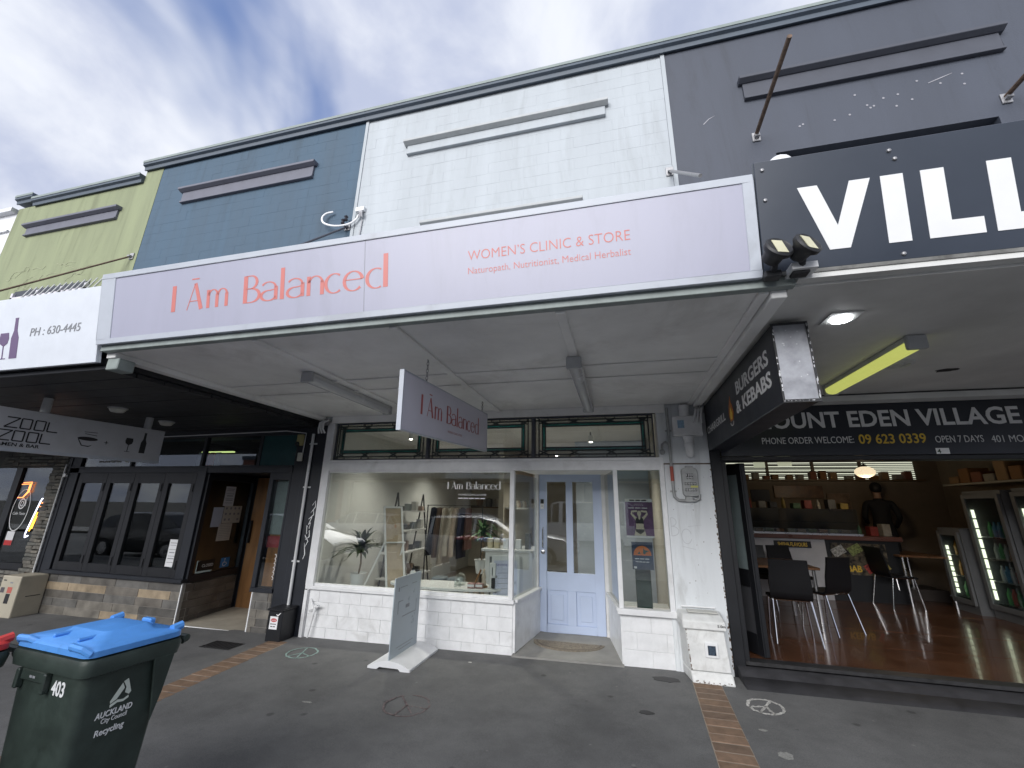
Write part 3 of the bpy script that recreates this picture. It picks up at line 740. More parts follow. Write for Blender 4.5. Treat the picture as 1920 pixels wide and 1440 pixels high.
# hanging sign under the white awning, square to the street
hs = thing('hanging_sign', 'lilac under-awning sign with dark coral lettering hung on chains', 'sign', (-1.5,-1.45,2.08))
HU, HV = Vector((0,1,0.05)).normalized(), Vector((0,-0.05,1)).normalized()
hfr = frame((-1.485,-2.46,2.072), HU, HV)
MB().add(slab(hfr,0,2.03,0,0.43,-0.03,0), BX).build('board', mat('lilac_board_lifted',(0.62,0.61,0.70),0.4,var=0.03,scale=3), hs, bevel=0.002)  # lighter copy of the fascia lilac, lifting this board out of shade
eb = MB()
for u0,u1,v0,v1 in ((0,2.03,-0.008,0.0),(0,2.03,0.43,0.438),(-0.008,0,-0.008,0.438),(2.03,2.038,-0.008,0.438)): eb.add(slab(hfr,u0,u1,v0,v1,-0.033,0.003), BX)
eb.build('edge_trim', RIMWHITE, hs)
DARKCORAL = mat('dark_coral_vinyl', (0.42,0.1,0.1), 0.45, var=0.02)
hf2 = frame(hfr(0,0,0.0008), HU, HV)
wordmark(hs, hf2, 0.30, 1.42, 0.155, 0.16, DARKCORAL)
text(hs, "WOMEN\u2019S CLINIC & STORE", hf2, 0.02, DARKCORAL, width=0.36, u=0.85, v=0.075, depth=0.0008)
hb2 = frame(hfr(0,0,-0.0308), -HU, HV); wordmark(hs, hb2, -1.73, 1.42, 0.155, 0.16, DARKCORAL)
def chain(p0, p1, parent):
    n = 7; p0, p1 = Vector(p0), Vector(p1)
    for i in range(n):
        a, b = p0.lerp(p1,(i-.15)/n), p0.lerp(p1,(i+1.15)/n); mid = (a+b)/2; h = (b-a).length/2
        mb = MB(); ring = []
        for k in range(13):
            t = 2*math.pi*k/12
            off = Vector((math.sin(t)*.009,0,math.cos(t)*h)) if i%2 else Vector((0,math.sin(t)*.009,math.cos(t)*h))
            ring.append(mid+off)
        mb.tube(ring, 0.0028, 5, caps=False).build('chain_link', GALV, parent, smooth=True)
for u in (0.4, 1.88): 
    p = hfr(u,0.43,-0.015); chain((p.x,p.y,SZ-.002),(p.x,p.y,p.z-.005), hs)

# fluorescent battens
def batten_light(label, x, y0, y1, z, lit=None):
    t = thing('fluorescent_light', label, 'light fitting', (x,(y0+y1)/2,z), 'strip lights under the awnings')
    MB().box(x-.05,x+.05,y0,y1,z-.045,z-.001).build('housing', mat('light_housing', (0.55,0.56,0.55), 0.5, var=0.08), t, bevel=0.006)
    d = MB(); prof = [(-.055,-.045),(-.05,-.075),(-.03,-.095),(0,-.1),(.03,-.095),(.05,-.075),(.055,-.045)]
    d.prism([(x+a,y0+.03,z+b) for a,b in prof], (0,y1-y0-.06,0))
    d.build('diffuser', lit or mat('prismatic_diffuser', (0.55,0.56,0.58), 0.25, var=0.06, scale=3, coat=0.4), t, smooth=True)
    for yy in (y0-.012, y1-.03): MB().box(x-.06,x+.06,yy,yy+.042,z-.102,z-.001).build('end_cap', mat('grey_plastic', (0.4,0.41,0.42), 0.45), t, bevel=0.008)
batten_light('unlit fluorescent strip light on white soffit left of the hanging sign', -2.79, -1.96, -0.5, SZ-.001)
batten_light('unlit fluorescent strip light on white soffit right of the hanging sign', -0.30, -1.95, -0.32, SZ-.022)
# ================================================================ NAVY RESTAURANT FRONT (blue building)
BG = -0.09
MB().box(-4.33,-4.008,-0.03,0.3,BG-.02,2.62).build('pier', NAVY, blue, bevel=0.004)
MB().box(-4.50,-4.333,-0.01,0.2,BG,2.62).build('column', NAVY, blue, bevel=0.004)
fr_ = MB().box(-8.9,-4.5,-0.02,0.1,1.96,2.06).box(-8.9,-4.5,-0.035,-0.02,2.035,2.06).box(-8.9,-4.5,-0.02,0.1,2.5,2.6)
fr_.box(-8.9,-8.7,-0.02,0.1,BG,2.6).box(-8.98,-8.9,-0.03,0.1,BG,2.6)
fr_.box(-6.18,-6.02,-0.03,0.1,0.42,2.06)
for x in (-6.2,-5.15): fr_.box(x,x+.05,-0.015,0.05,2.06,2.5)
fr_.box(-7.62,-7.58,-0.015,0.05,2.06,2.5)
fr_.build('window_frame', NAVY, blue, bevel=0.003)
MB().box(-8.72,-5.99,-0.07,0.06,0.435,0.49).build('sill', NAVY, blue, bevel=0.006)
# folding sashes
for a, b in ((-8.66,-8.03),(-8.03,-7.44),(-7.44,-6.82),(-6.82,-6.2)):
    w = MB().box(a+.002,a+.10,-0.012,0.04,0.49,1.96).box(b-.08,b-.002,-0.012,0.04,0.49,1.96).box(a+.10,b-.08,-0.012,0.04,1.8,1.96).box(a+.10,b-.08,-0.012,0.04,0.49,0.61).build('folding_sash', BLACK, blue, bevel=0.003)
    MB().box(a+.10,b-.08,0.012,0.018,0.61,1.8).build('pane', GLASS_D, w)
    MB().box(b-.05,b-.02,-0.022,-0.012,0.6,0.72).box(b-.05,b-.02,-0.022,-0.012,1.68,1.8).build('hinge', BLACK, w)
# transom panes
for a, b in ((-8.7,-7.62),(-7.58,-6.2),(-6.15,-5.15)):
    MB().box(a,b,0.012,0.018,2.06,2.5).build('transom_pane', GLASS_D, blue)
MB().box(-5.10,-4.5,0.0,0.018,2.06,2.5).build('transom_panel', mat('teal_back_painted_glass', (0.028,0.075,0.08), 0.12, var=0.06), blue)
tl = thing('transom_reflection', 'drawn reflection of cream cafe lettering and ring logo on dark transom glass', 'lettering', (-8.0,0,2.1))  # lettering and logo paint a sign's reflection onto the glass
CREAM = mat('cream_reflection', (0.42,0.4,0.3), 0.5, var=0.03)
tf = frame((-7.65,0.01,2.1),(-1,0,0),(0,0,1)); tf2 = lambda u,v,d=0: tf(u,v,-d)
text(tl, 'Taste', tf2, 0.15, CREAM, width=0.55, u=0.22, v=0.14, bold=0.01)
bars(tl, tf2, 0.22, 0.72, 0.03, 0.03, mat('dim_reflection', (0.16,0.16,0.15), 0.5))
lg = MB(); ellipse_ring(lg, tf2, 0.08,0.13,.085,.085,.03); ellipse_ring(lg, tf2, 0.08,0.14,.04,.03,.02,180,360,10); lg.build('logo', CREAM, tl)
MB().box(-7.5,-7.44,0.02,0.03,2.08,2.16).build('paper_tab', WHITE_VINYL, tl)
MB().box(-6.9,-6.25,0.55,0.6,2.34,2.36).build('light_slot', mat('green_led', (0.4,0.45,0.15), 0.5, emit=1.0, emit_col=(0.6,0.7,0.25)), tl)
for i,(x,c) in enumerate(((-6.72,(0.5,0.5,0.5)),(-6.6,(0.55,0.12,0.08)),(-6.48,(0.55,0.15,0.1)),(-6.36,(0.55,0.56,0.56)))):
    MB().box(x-.05,x+.04,0.4,0.42,2.1,2.32).build('menu_strip', mat('menu_%d'%i, c, 0.6), tl)
# tiled stall riser: long wood-look tiles, white metal trims
WT = [mat('woodlook_tile_%d'%i, c, 0.5, var=0.28, scale=5, bump=0.06) for i, c in enumerate(((0.13,0.12,0.105),(0.16,0.145,0.125),(0.105,0.1,0.092),(0.19,0.175,0.15),(0.34,0.27,0.185),(0.145,0.14,0.13)))]
GROUT = mat('pale_grout', (0.32,0.3,0.27), 0.85)
random.seed(21)
rz = MB().box(-8.72,-6.0,-0.018,0.1,BG-.03,0.435).build('stall_riser', GROUT, blue)
tiles(rz, frame((0,-0.018,0),*FRONT), -8.72, -6.015, BG-.025, 0.43, 0.62, 0.103, WT, gap=0.006, depth=0.008, rand=True)
MB().box(-6.014,-6.0,-0.032,-0.017,BG-.03,0.435).build('metal_trim', WHITE_VINYL, rz)
# splayed entry side: from the corner post back to the door
ea, eb_ = Vector((-6.0,0.0,0)), Vector((-6.1,1.0,0)); eu = (eb_-ea).normalized()
er = MB().prism([ea+Vector((0,0,BG-.03)), ea+Vector((-.1,0,BG-.03)), eb_+Vector((-.1,0,BG-.03)), eb_+Vector((0,0,BG-.03))], (0,0,0.53)).build('stall_riser', GROUT, blue)
efr = frame(ea+Vector((0.0005,0.01,0)), eu, (0,0,1))
tiles(er, efr, 0.0, 0.97, BG-.025, 0.42, 0.62, 0.103, WT, gap=0.006, depth=0.008, rand=True)
es = MB()
for u0,u1,z0,z1 in ((0,0.07,0.43,1.96),(0.93,0.99,BG,1.96),(0.07,0.93,1.86,1.96),(0.07,0.93,0.43,0.53)): es.add(slab(efr,u0,u1,z0,z1,-0.05,0.012), BX)
esf = es.build('entry_window_frame', NAVY, blue, bevel=0.003)
MB().add(slab(efr,0.07,0.93,0.53,1.86,-0.03,-0.024), BX).build('pane', GLASS_D, esf)
# wooden door, side light and its tiled pier
WOODM = mat('oiled_timber', (0.26,0.13,0.05), 0.45, var=0.25, scale=9, streak=True)
MB().box(-6.0,-4.5,1.04,1.1,BG,2.06).build('entry_back_wall', NAVY, blue) if False else None
wd = MB().box(-6.05,-5.2,0.98,1.03,BG+.02,1.95).build('door', WOODM, blue, bevel=0.004)
for a,b in ((-5.95,-5.7),(-5.58,-5.33)): MB().box(a,b,0.972,0.98,0.15,0.85).build('panel', WOODM, wd, bevel=0.004)
MB().box(-6.02,-5.985,0.93,0.98,0.9,1.25).build('door_handle', BLACK, wd, bevel=0.005)
MB().box(-6.12,-6.055,0.99,1.06,BG,1.96).box(-5.2,-4.85,0.96,1.06,BG,1.96).build('door_frame', NAVY, blue)
MB().box(-6.12,-4.5,0.0,1.06,1.975,2.04).build('entry_ceiling', NAVY, blue)
MB().prism([(-6.0,-0.02,BG-.025),(-4.8,-0.02,BG-.02),(-4.8,1.0,BG-.01),(-6.1,1.0,BG-.01)], (0,0,0.035)).build('entry_floor', mat('cream_concrete', (0.36,0.33,0.27), 0.7, var=0.1), blue)
MB().box(-6.0,-4.8,-0.035,-0.018,BG-.025,BG+.014).build('metal_trim', WHITE_VINYL, blue)
sp = MB().box(-4.82,-4.5,-0.012,0.12,BG-.02,0.40).build('stall_riser', GROUT, blue)
tiles(sp, frame((0,-0.012,0),*FRONT), -4.80, -4.5, BG-.015, 0.395, 0.25, 0.11, WT, gap=0.006, depth=0.008, rand=True)
MB().box(-4.822,-4.808,-0.022,-0.012,BG-.02,0.41).build('metal_trim', WHITE_VINYL, sp)
MB().box(-4.86,-4.5,-0.03,0.1,0.40,0.455).box(-4.87,-4.8,-0.012,0.1,0.455,1.96).box(-4.53,-4.5,-0.012,0.1,0.455,1.96).box(-4.8,-4.53,-0.012,0.1,1.86,1.96).build('side_light_frame', NAVY, blue, bevel=0.003)
MB().box(-4.8,-4.53,0.012,0.018,0.455,1.86).build('pane', GLASS, blue)
# restaurant room
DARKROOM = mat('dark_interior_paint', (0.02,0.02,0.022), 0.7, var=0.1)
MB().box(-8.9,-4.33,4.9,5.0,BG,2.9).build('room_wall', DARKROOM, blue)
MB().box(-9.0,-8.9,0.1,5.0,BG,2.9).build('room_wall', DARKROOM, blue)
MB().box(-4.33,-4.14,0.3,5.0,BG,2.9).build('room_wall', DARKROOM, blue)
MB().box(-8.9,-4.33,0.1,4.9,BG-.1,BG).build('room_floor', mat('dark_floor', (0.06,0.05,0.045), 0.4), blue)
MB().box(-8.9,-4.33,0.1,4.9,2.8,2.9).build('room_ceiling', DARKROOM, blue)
MB().box(-4.85,-4.34,1.2,1.25,BG,1.95).build('inner_panel', mat('timber_bench', (0.24,0.14,0.07), 0.5, var=0.2), blue)
# white dining stools just inside
def stool(loc, label):
    t = thing('cafe_stool', label, 'stool', loc, 'white metal stools inside the dark window', local=True)
    m = mat('white_metal', (0.55,0.57,0.56), 0.35)
    MB().box(-.16,.16,-.16,.16,.42,.45).build('seat', m, t, bevel=0.01)
    for a in (-1,1):
        for b in (-1,1): MB().tube([(a*.13,b*.13,.42),(a*.19,b*.19,0)], 0.014, 6).build('leg', m, t)
    MB().box(-.16,.16,.14,.16,.45,.72).build('backrest', m, t, bevel=0.01)
for i,(x,y,l) in enumerate(((-7.05,0.55,'white metal stool behind the third dark sash from the stone pier'),(-6.45,0.5,'white metal stool behind the dark sash nearest the entry'),(-5.75,1.7,'white metal chair behind the CLOSED sign'))): stool((x,y,BG), l)

# papers, stickers and small fittings
def sheet(name, label, cat, fr, u0, u1, v0, v1, m=PAPER, d=0.002, lines=(), skew=0.0):
    c = fr((u0+u1)/2, v0, 0)
    t = thing(name, label, cat, c)
    mb = MB(); mb.poly(fr, [(u0,v0),(u1,v0),(u1+skew,v1),(u0+skew,v1)], d); mb.build('sheet', m, t)
    if lines:
        lm = MB(); f2 = lambda u,v,dd=0: fr(u,v,d+dd)
        for (a,b,v,w) in lines: rect(lm, f2, u0+(u1-u0)*a, u0+(u1-u0)*b, v0+(v1-v0)*v, v0+(v1-v0)*v+w, 0.0008)
        lm.build('print', GREYINK, t)
    return t
ef2 = frame(efr(0,0,-0.0232), eu, (0,0,1))
TX = [(0.12,0.88,0.86,.008),(0.12,0.8,0.78,.006),(0.12,0.9,0.62,.006),(0.2,0.8,0.5,.012),(0.12,0.88,0.38,.006),(0.15,0.85,0.28,.012),(0.12,0.85,0.15,.006)]
sheet('notice', 'printed notice taped highest on the dark entry window', 'notice', ef2, 0.40,0.60,1.48,1.78, lines=TX)
sheet('notice', 'blank pale blue notice at left below the printed one on the entry window', 'notice', ef2, 0.24,0.43,1.17,1.46, mat('pale_blue_paper', (0.55,0.6,0.7),0.7))
mn = sheet('menu_poster', 'cream menu poster with rows of dark ramen bowls on the entry window', 'poster', ef2, 0.44,0.80,1.22,1.48, mat('cream_paper', (0.58,0.56,0.5),0.7))
dm = MB(); f2 = lambda u,v,d=0: ef2(u,v,0.002+d)
for r in range(3):
    for c in range(4):
        if r == 2 and c == 2: continue
        u, v = 0.49+c*0.085, 1.44-r*0.085; dm.poly(f2, [(u-.022,v+.012),(u+.022,v+.012),(u+.012,v-.014),(u-.012,v-.014)], 0.001); disc(dm, f2, u, v+.012, .022, .009, 10, 0.0012)
dm.build('print', GREYINK, mn)
sheet('notice', 'cream typed notice hanging lowest under the ramen menu poster', 'notice', ef2, 0.40,0.66,0.96,1.215, mat('cream_paper', (0.58,0.56,0.5),0.7), lines=[(0.1,0.9,0.1*i,.004) for i in range(1,10)])
cs = sheet('closed_sign', 'small black CLOSED sign in the corner of the entry window', 'sign', ef2, 0.16,0.46,0.56,0.70, BLACK)
text(cs, 'CLOSED', lambda u,v,d=0: ef2(u,v,0.0022+d), 0.04, WHITE_VINYL, width=0.2, u=0.24, v=0.61, bold=0.01, depth=0.001)
wsx = sheet('access_sticker', 'blue wheelchair access sticker low on the entry window', 'sticker', ef2, 0.58,0.75,0.56,0.70, mat('sign_blue', (0.03,0.2,0.5),0.5))
wm = MB(); f3 = lambda u,v,d=0: ef2(u,v,0.0022+d)
disc(wm, f3, 0.655,0.68,.01,.01,8); wm.ribbon(f3,[(0.655,0.665,.008),(0.66,0.63,.008),(0.69,0.63,.008),(0.70,0.6,.008)],.001); ellipse_ring(wm,f3,0.655,0.61,.03,.03,.008,100,340,12)
wm.build('pictogram', WHITE_VINYL, wsx)
ff2 = frame((0,0.0105,0),*FRONT)
sheet('notice', 'white printed notice at bottom corner of the last dark folding window', 'notice', ff2, -6.45,-6.29,0.63,1.0, PAPER, lines=TX)
sheet('poster', 'teal and brown picture behind the narrow side light of the wooden door', 'poster', frame((0,0.08,0),*FRONT), -4.8,-4.54,1.12,1.86, mat('sea_grey_print',(0.30,0.36,0.37),0.5,var=0.1))
sheet('poster', 'small red and brown notice under the teal picture by the wooden door', 'poster', frame((0,0.07,0),*FRONT), -4.8,-4.6,0.95,1.1, mat('red_print',(0.36,0.05,0.06),0.5,var=0.2))
# vertical script on the side light
vs = thing('window_script', 'white vertical brush script on the side light of the wooden door', 'lettering', (-4.56,0,0.5))
vm = MB(); vf = frame((0,0.0105,0),*FRONT); random.seed(3)
for i in range(6):
    z = 0.85-i*0.055; vm.ribbon(vf, [(-4.58,z+.02,.006),(-4.565+random.uniform(-.01,.01),z+.025,.01),(-4.55,z,.008),(-4.57,z-.02,.006),(-4.545,z-.012,.005)], .001)
vm.build('lettering', WHITE_VINYL, vs)
# graffiti tag on the navy pier
gt = thing('graffiti_tag', 'white scrawled graffiti tag on the navy pier beside the white pipe', 'graffiti', (-4.1,-0.03,0.9))
gm = MB(); gf = frame((0,-0.031,0),*FRONT)
pts = [(-4.07,1.52),(-4.03,1.58),(-4.02,1.5),(-4.08,1.42),(-4.04,1.46),(-4.03,1.4),(-4.1,1.34),(-4.05,1.37),(-4.09,1.27),(-4.06,1.3),(-4.07,1.22),(-4.11,1.26),(-4.1,1.15),(-4.06,1.2),(-4.05,1.12),(-4.1,1.08),(-4.12,1.14),(-4.06,1.06),(-4.1,0.98),(-4.11,1.04),(-4.08,0.9),(-4.1,0.84)]
gm.ribbon(gf, [(a,b,.006+.003*(i%3)) for i,(a,b) in enumerate(pts)], .001); gm.build('paint_line', WHITE_VINYL, gt)
# pipe, meter box, camera, wires
WPIPE = mat('white_pipe_paint', (0.62,0.63,0.64), 0.45, var=0.05)
pp = thing('downpipe', 'slim white conduit running up the navy pier', 'pipe', (-4.2,-0.05,0.28))
MB().tube([(-4.19,-0.055,0.26),(-4.2,-0.055,1.4),(-4.205,-0.055,2.5)], 0.02, 10).build('pipe', WPIPE, pp, smooth=True)
for z in (0.8,1.75,2.35): MB().box(-4.26,-4.14,-0.04,-0.031,z,z+.02).build('saddle', WPIPE, pp)
mx = thing('cable_box', 'black steel cable box with danger label at the foot of the navy pier', 'utility box', (-4.2,-0.15,BG))
MB().prism([(-4.27,-0.28,BG+.0),(-4.06,-0.28,BG+.0),(-4.06,-0.033,BG),(-4.27,-0.033,BG)], (0,0,0.36)).build('body', BLACK, mx, bevel=0.006)
MB().box(-4.285,-4.05,-0.3,-0.033,BG+.361,BG+.385).build('lid', BLACK, mx, bevel=0.006)
dl = MB().box(-4.235,-4.12,-0.283,-0.281,BG+.16,BG+.3).build('danger_label', WHITE_VINYL, mx)
dd = MB(); dfr = frame((0,-0.2832,0),*FRONT); disc(dd,dfr,-4.178,BG+.26,.045,.02,16,.0008); dd.build('red_oval', mat('danger_red',(0.5,0.03,0.03),0.5), dl)
text(dl,'DANGER',frame((0,-0.2842,0),*FRONT),0.014,WHITE_VINYL,width=0.07,u=-4.178,v=BG+.253,align='C',depth=.0005,bold=.01)
bars(dl,dfr,-4.22,-4.135,BG+.212,.01,INK,3); bars(dl,dfr,-4.215,-4.14,BG+.185,.01,INK,2)
tk = MB(); tk.ribbon(dfr,[(-4.15,BG+.325,.01),(-4.13,BG+.31,.014),(-4.09,BG+.345,.006)],.001); tk.build('paint_tick', WHITE_VINYL, mx)
cm = thing('alarm_box', 'yellowed alarm sounder with white switch below on the dark column', 'alarm', (-4.42,-0.05,2.1))
MB().box(-4.48,-4.38,-0.06,-0.011,2.34,2.5).build('case', mat('yellowed_plastic',(0.4,0.36,0.16),0.5), cm, bevel=0.01)
MB().lathe((-4.45,-0.07,2.36),[(.035,.05),(.035,0.0),(.02,-.02),(.002,-.02)],12,'y').build('horn', BLACK, cm, smooth=True)
MB().box(-4.44,-4.36,-0.04,-0.011,2.12,2.24).build('switch', mat('cream_plastic',(0.6,0.6,0.52),0.5), cm, bevel=0.006)
MB().tube([(-4.37,-0.02,2.24),(-4.365,-0.02,2.4),(-4.36,-0.02,2.52),(-4.7,-0.03,2.56),(-5.6,-0.03,2.545),(-6.6,-0.03,2.53),(-7.4,-0.03,2.52)],0.008,6).build('cable', WPIPE, cm, smooth=True)
def service_head(name, label, x, y, z):
    t = thing(name, label, 'cable bracket', (x,y,z)); random.seed(int(abs(x)*100))
    MB().box(x-.03,x+.03,y,y+.04,z-.05,z+.04).build('bracket', GALV, t)
    for i in range(3): MB().tube([(x-.03+i*.03,y+.02,z+.02),(x-.06+i*.03,y-.04,z-.02),(x-.08+i*.035,y-.03,z-.11),(x-.1+i*.05,y+.01,z-.16)],0.013,6).build('cable', WPIPE, t, smooth=True)
service_head('cable_bracket','tangle of white cables in the corner under both awnings left', -3.98,-0.12,2.66)
service_head('cable_bracket','tangle of white cables in the corner above the right pier', 0.94,-0.14,2.66)

# ================================================================ BLACK AWNING over the navy front and cafe
ba = thing('dark_awning', 'black boarded awning soffit over the dark restaurant front', 'awning', (-8.5,-1.4,2.6))
def zb(y): return 2.62 + (y)/-2.75*0.03
n = 11
for i in range(n):
    y0, y1 = -2.72+i*2.70/n, -2.72+(i+1)*2.70/n
    MB().box(-17.5,-4.14,y0+.004,y1-.004,2.60+random.uniform(-.003,.003),2.64).build('board', BLACK, ba, bevel=0.004)
MB().box(-17.5,-4.14,-2.72,-0.02,2.645,2.7).build('frame', BLACK, ba)
MB().box(-17.5,-4.14,-2.72,0.0,3.0,3.03).build('roof_sheet', GALV, ba)
def puck(label, x, y, z):
    t = thing('ceiling_light', label, 'light fitting', (x,y,z), 'round lights on the black soffit')
    MB().lathe((x,y,z),[(.075,0),(.08,-.02),(.06,-.05),(.01,-.06)],16).build('diffuser', mat('dim_diffuser',(0.5,0.5,0.46),0.4), t, smooth=True)
    MB().lathe((x,y,z+.002),[(.095,0),(.095,-.012),(.075,-.014)],16).build('rim', mat('grey_plastic', (0.4,0.41,0.42), 0.45), t, smooth=True)
puck('round unlit ceiling light on black soffit above the ramen sign', -5.75,-1.55,2.598)
puck('round unlit ceiling light on black soffit near the ramen sign end', -6.05,-0.75,2.598)

zs = thing('fascia_sign', 'white fascia sign with wine bottle and phone number at left edge', 'sign', (-6.5,-2.83,2.64))
zfr = frame((0,-2.79,2.64),(1,0,0),SV)
MB().add(slab(zfr,-9.0,-4.15,0,0.66,-0.04,0.0), BX).build('board', mat('white_sign_face',(0.70,0.74,0.80),0.4,var=0.03), zs, bevel=0.003)
zt = frame(zfr(0,0,0.0006),(1,0,0),SV)
PURPLE = mat('plum_vinyl',(0.15,0.10,0.2),0.5,var=0.05)
text(zs,'PH : 630-4445',zt,0.075,GREYINK,width=0.62,u=-4.98,v=0.285,shear=0.18)
def bottle(mb, fr, u, v, h):
    w = h*0.13
    mb.poly(fr, [(u-w,v),(u+w,v),(u+w,v+h*.5),(u+w*.45,v+h*.68),(u+w*.38,v+h*.94),(u+w*.45,v+h),(u-w*.45,v+h),(u-w*.38,v+h*.94),(u-w*.45,v+h*.68),(u-w,v+h*.5)])
def wineglass(mb, fr, u, v, h):
    w = h*.26
    mb.poly(fr, [(u-w,v+h*.78),(u-w*.8,v+h*.6),(u,v+h*.48),(u+w*.8,v+h*.6),(u+w,v+h*.78),(u+w*.85,v+h),(u-w*.85,v+h)])
    mb.ribbon(fr,[(u,v,h*.05),(u,v+h*.5,h*.05)]); rect(mb,fr,u-w*.7,u+w*.7,v,v+h*.03)
bm_ = MB(); bottle(bm_,zt,-5.17,0.1,0.37); wineglass(bm_,zt,-5.31,0.1,0.24); bm_.build('wine_graphic', PURPLE, zs)

zh = thing('hanging_sign', 'grey white ramen and bar sign hung under the black awning', 'sign', (-6,-1.6,2.0))
qU, qV = Vector((0,1,0.012)).normalized(), Vector((0,-0.012,1)).normalized()
qf = frame((-5.97,-2.6,2.01),qU,qV)
MB().add(slab(qf,0,1.815,0,0.42,-0.06,0), BX).build('board', mat('grey_white_sign',(0.5,0.51,0.54),0.4,var=0.05), zh, bevel=0.004)
MB().add(slab(qf,-.003,1.82,-0.012,0.02,-0.063,0.004), BX).build('bottom_rail', RIMWHITE, zh)
for u in (0.55,1.6):
    MB().tube([qf(u,0.42,-0.03),(qf(u,0.42,-0.03).x,qf(u,0.42,-0.03).y,2.6)],0.04,10).build('hanger', mat('grey_plastic', (0.4,0.41,0.42), 0.45), zh, smooth=True)
qt = frame(qf(0,0,0.0006),qU,qV)
zm = MB()
def boxO(u,v,w,h,t): 
    for a,b in (((u,v),(u+w,v)),((u+w,v),(u+w,v+h)),((u+w,v+h),(u,v+h)),((u,v+h),(u,v))): zm.ribbon(qt,[(a[0],a[1],t),(b[0],b[1],t)])
for row,v in enumerate((0.225,0.095)):
    u = 0.27-0.03*row; h = .1
    zm.ribbon(qt,[(u,v+h,.012),(u+.1,v+h,.012)]); zm.ribbon(qt,[(u+.1,v+h,.012),(u-.005,v,.012)]); zm.ribbon(qt,[(u-.005,v,.012),(u+.095,v,.012)])
    boxO(u+.115,v,.08,h,.012); boxO(u+.225,v,.08,h,.012)
    zm.ribbon(qt,[(u+.33,v+h,.012),(u+.33,v,.012)]); zm.ribbon(qt,[(u+.33,v,.012),(u+.42,v,.012)])
zm.build('lettering', INK, zh)
text(zh,'RAMEN & BAR',qt,0.035,INK,width=0.36,u=0.22,v=0.04,bold=0.02)
im = MB(); im.poly(qt,[(0.98+.1*math.cos(math.radians(t)),0.2+.022*math.sin(math.radians(t))) for t in range(0,360,24)])
im.ribbon(qt,[(0.89,0.19,.008),(0.935,0.12,.01),(1.0,0.115,.012),(1.03,0.13,.006)])
im.ribbon(qt,[(0.93,0.275,.006),(1.06,0.28,.006)]); im.ribbon(qt,[(0.94,0.255,.006),(1.06,0.245,.006)])
im.ribbon(qt,[(1.15,0.18,.008),(1.19,0.18,.008)]); im.ribbon(qt,[(1.17,0.16,.008),(1.17,0.2,.008)])
wineglass(im,qt,1.41,0.1,0.17); bottle(im,qt,1.58,0.1,0.26); im.build('food_graphic', INK, zh)

# ================================================================ STONE-CLAD CAFE (green building)
random.seed(8)
STN = [mat('stack_stone_%d'%i,c,0.85,var=0.22,scale=16,bump=0.4,bscale=50) for i,c in enumerate(((0.13,0.125,0.11),(0.17,0.16,0.14),(0.1,0.1,0.092),(0.2,0.185,0.155),(0.15,0.15,0.135)))]
MB().box(-9.3,-8.985,0.02,0.3,-0.2,2.6).box(-11.8,-9.3,0.02,0.3,2.06,2.6).box(-10.1,-9.3,0.02,0.3,-0.2,0.42).build('stone_backing', STN[2], green)
shp = []
for i in range(7):
    w, h = random.uniform(.11,.2), random.uniform(.045,.06)
    mb = MB().box(-w/2,w/2,-0.03,0.03,0.003,h-.003)
    mb.v = [p+Vector((random.uniform(-.006,.006),random.uniform(-.012,.006),random.uniform(-.004,.004))) for p in mb.v]
    o = mb.build('stone', STN[i%5], None, bevel=0.006); shp.append((w,o.data)); bpy.data.objects.remove(o)
cnt = 0
def stones(x0,x1,z0,z1):
    global cnt
    z = z0
    while z < z1:
        x = x0+random.uniform(-.05,.0)
        while x < x1-.03:
            w, me = random.choice(shp)
            w2 = min(w, x1-x)
            o = link('stone', me, green); o.location = Vector((x+w2/2, 0.0+random.uniform(-.015,.008), z)) - OFF[green.name]
            o.scale = (w2/w,1,1); x += w2; cnt += 1
        z += 0.055
stones(-9.29,-8.985,-0.18,2.56); stones(-9.95,-9.3,-0.18,0.40); stones(-10.6,-9.3,2.08,2.56)
MB().tube([(-8.97,-0.05,0.4),(-8.975,-0.05,2.1)],0.012,8).build('conduit', WPIPE, green, smooth=True)
MB().lathe((-8.94,-0.03,1.92),[(.03,0),(.03,-.03),(.002,-.035)],12,'y').build('round_sensor', WHITE_VINYL, green, smooth=True)
MB().box(-11.7,-11.6,0.05,0.12,0.42,2.06).box(-10.35,-10.2,0.05,0.12,0.42,2.06).box(-9.45,-9.31,0.05,0.12,0.42,2.06).box(-11.7,-9.31,0.05,0.12,0.42,0.52).build('window_frame', BLACK, green)
MB().box(-11.6,-9.45,0.08,0.088,0.52,2.06).build('window_pane', GLASS_D, green)
MB().box(-11.8,-9.0,3.0,3.1,-0.2,2.6).box(-11.9,-11.8,0.3,3.1,-0.2,2.6).box(-9.12,-9.02,0.3,3.1,-0.2,2.6).box(-11.8,-9.1,0.3,3.0,-0.25,-0.2).box(-11.8,-9.1,0.3,3.0,2.45,2.6).build('room_shell', mat('cafe_dark_wall',(0.08,0.06,0.05),0.7,var=0.2), green)
MB().box(-11.8,-9.1,-0.005,0.05,-0.18,0.42).box(-11.8,-10.1,-0.02,0.02,-0.18,0.0).build('plinth', mat('dark_plinth',(0.03,0.03,0.033),0.6), green)
ne = thing('neon_sign', 'glowing white and amber neon sign in cafe window beside the stone pier', 'neon sign', (-9.45,0.05,1.0))
nf = frame((-9.42,0.03,0.96),(0.55,0.835,0),(0,0,1)); nb = MB()
nf = frame((-9.72,0.04,0.9),*FRONT)
def neon(p, col, s, parent, nm):
    MB().tube([nf(a,b,0.01) for a,b in p],0.009,6).build(nm, mat(nm+'_glow', col, 0.4, emit=s, var=0), parent, smooth=True)
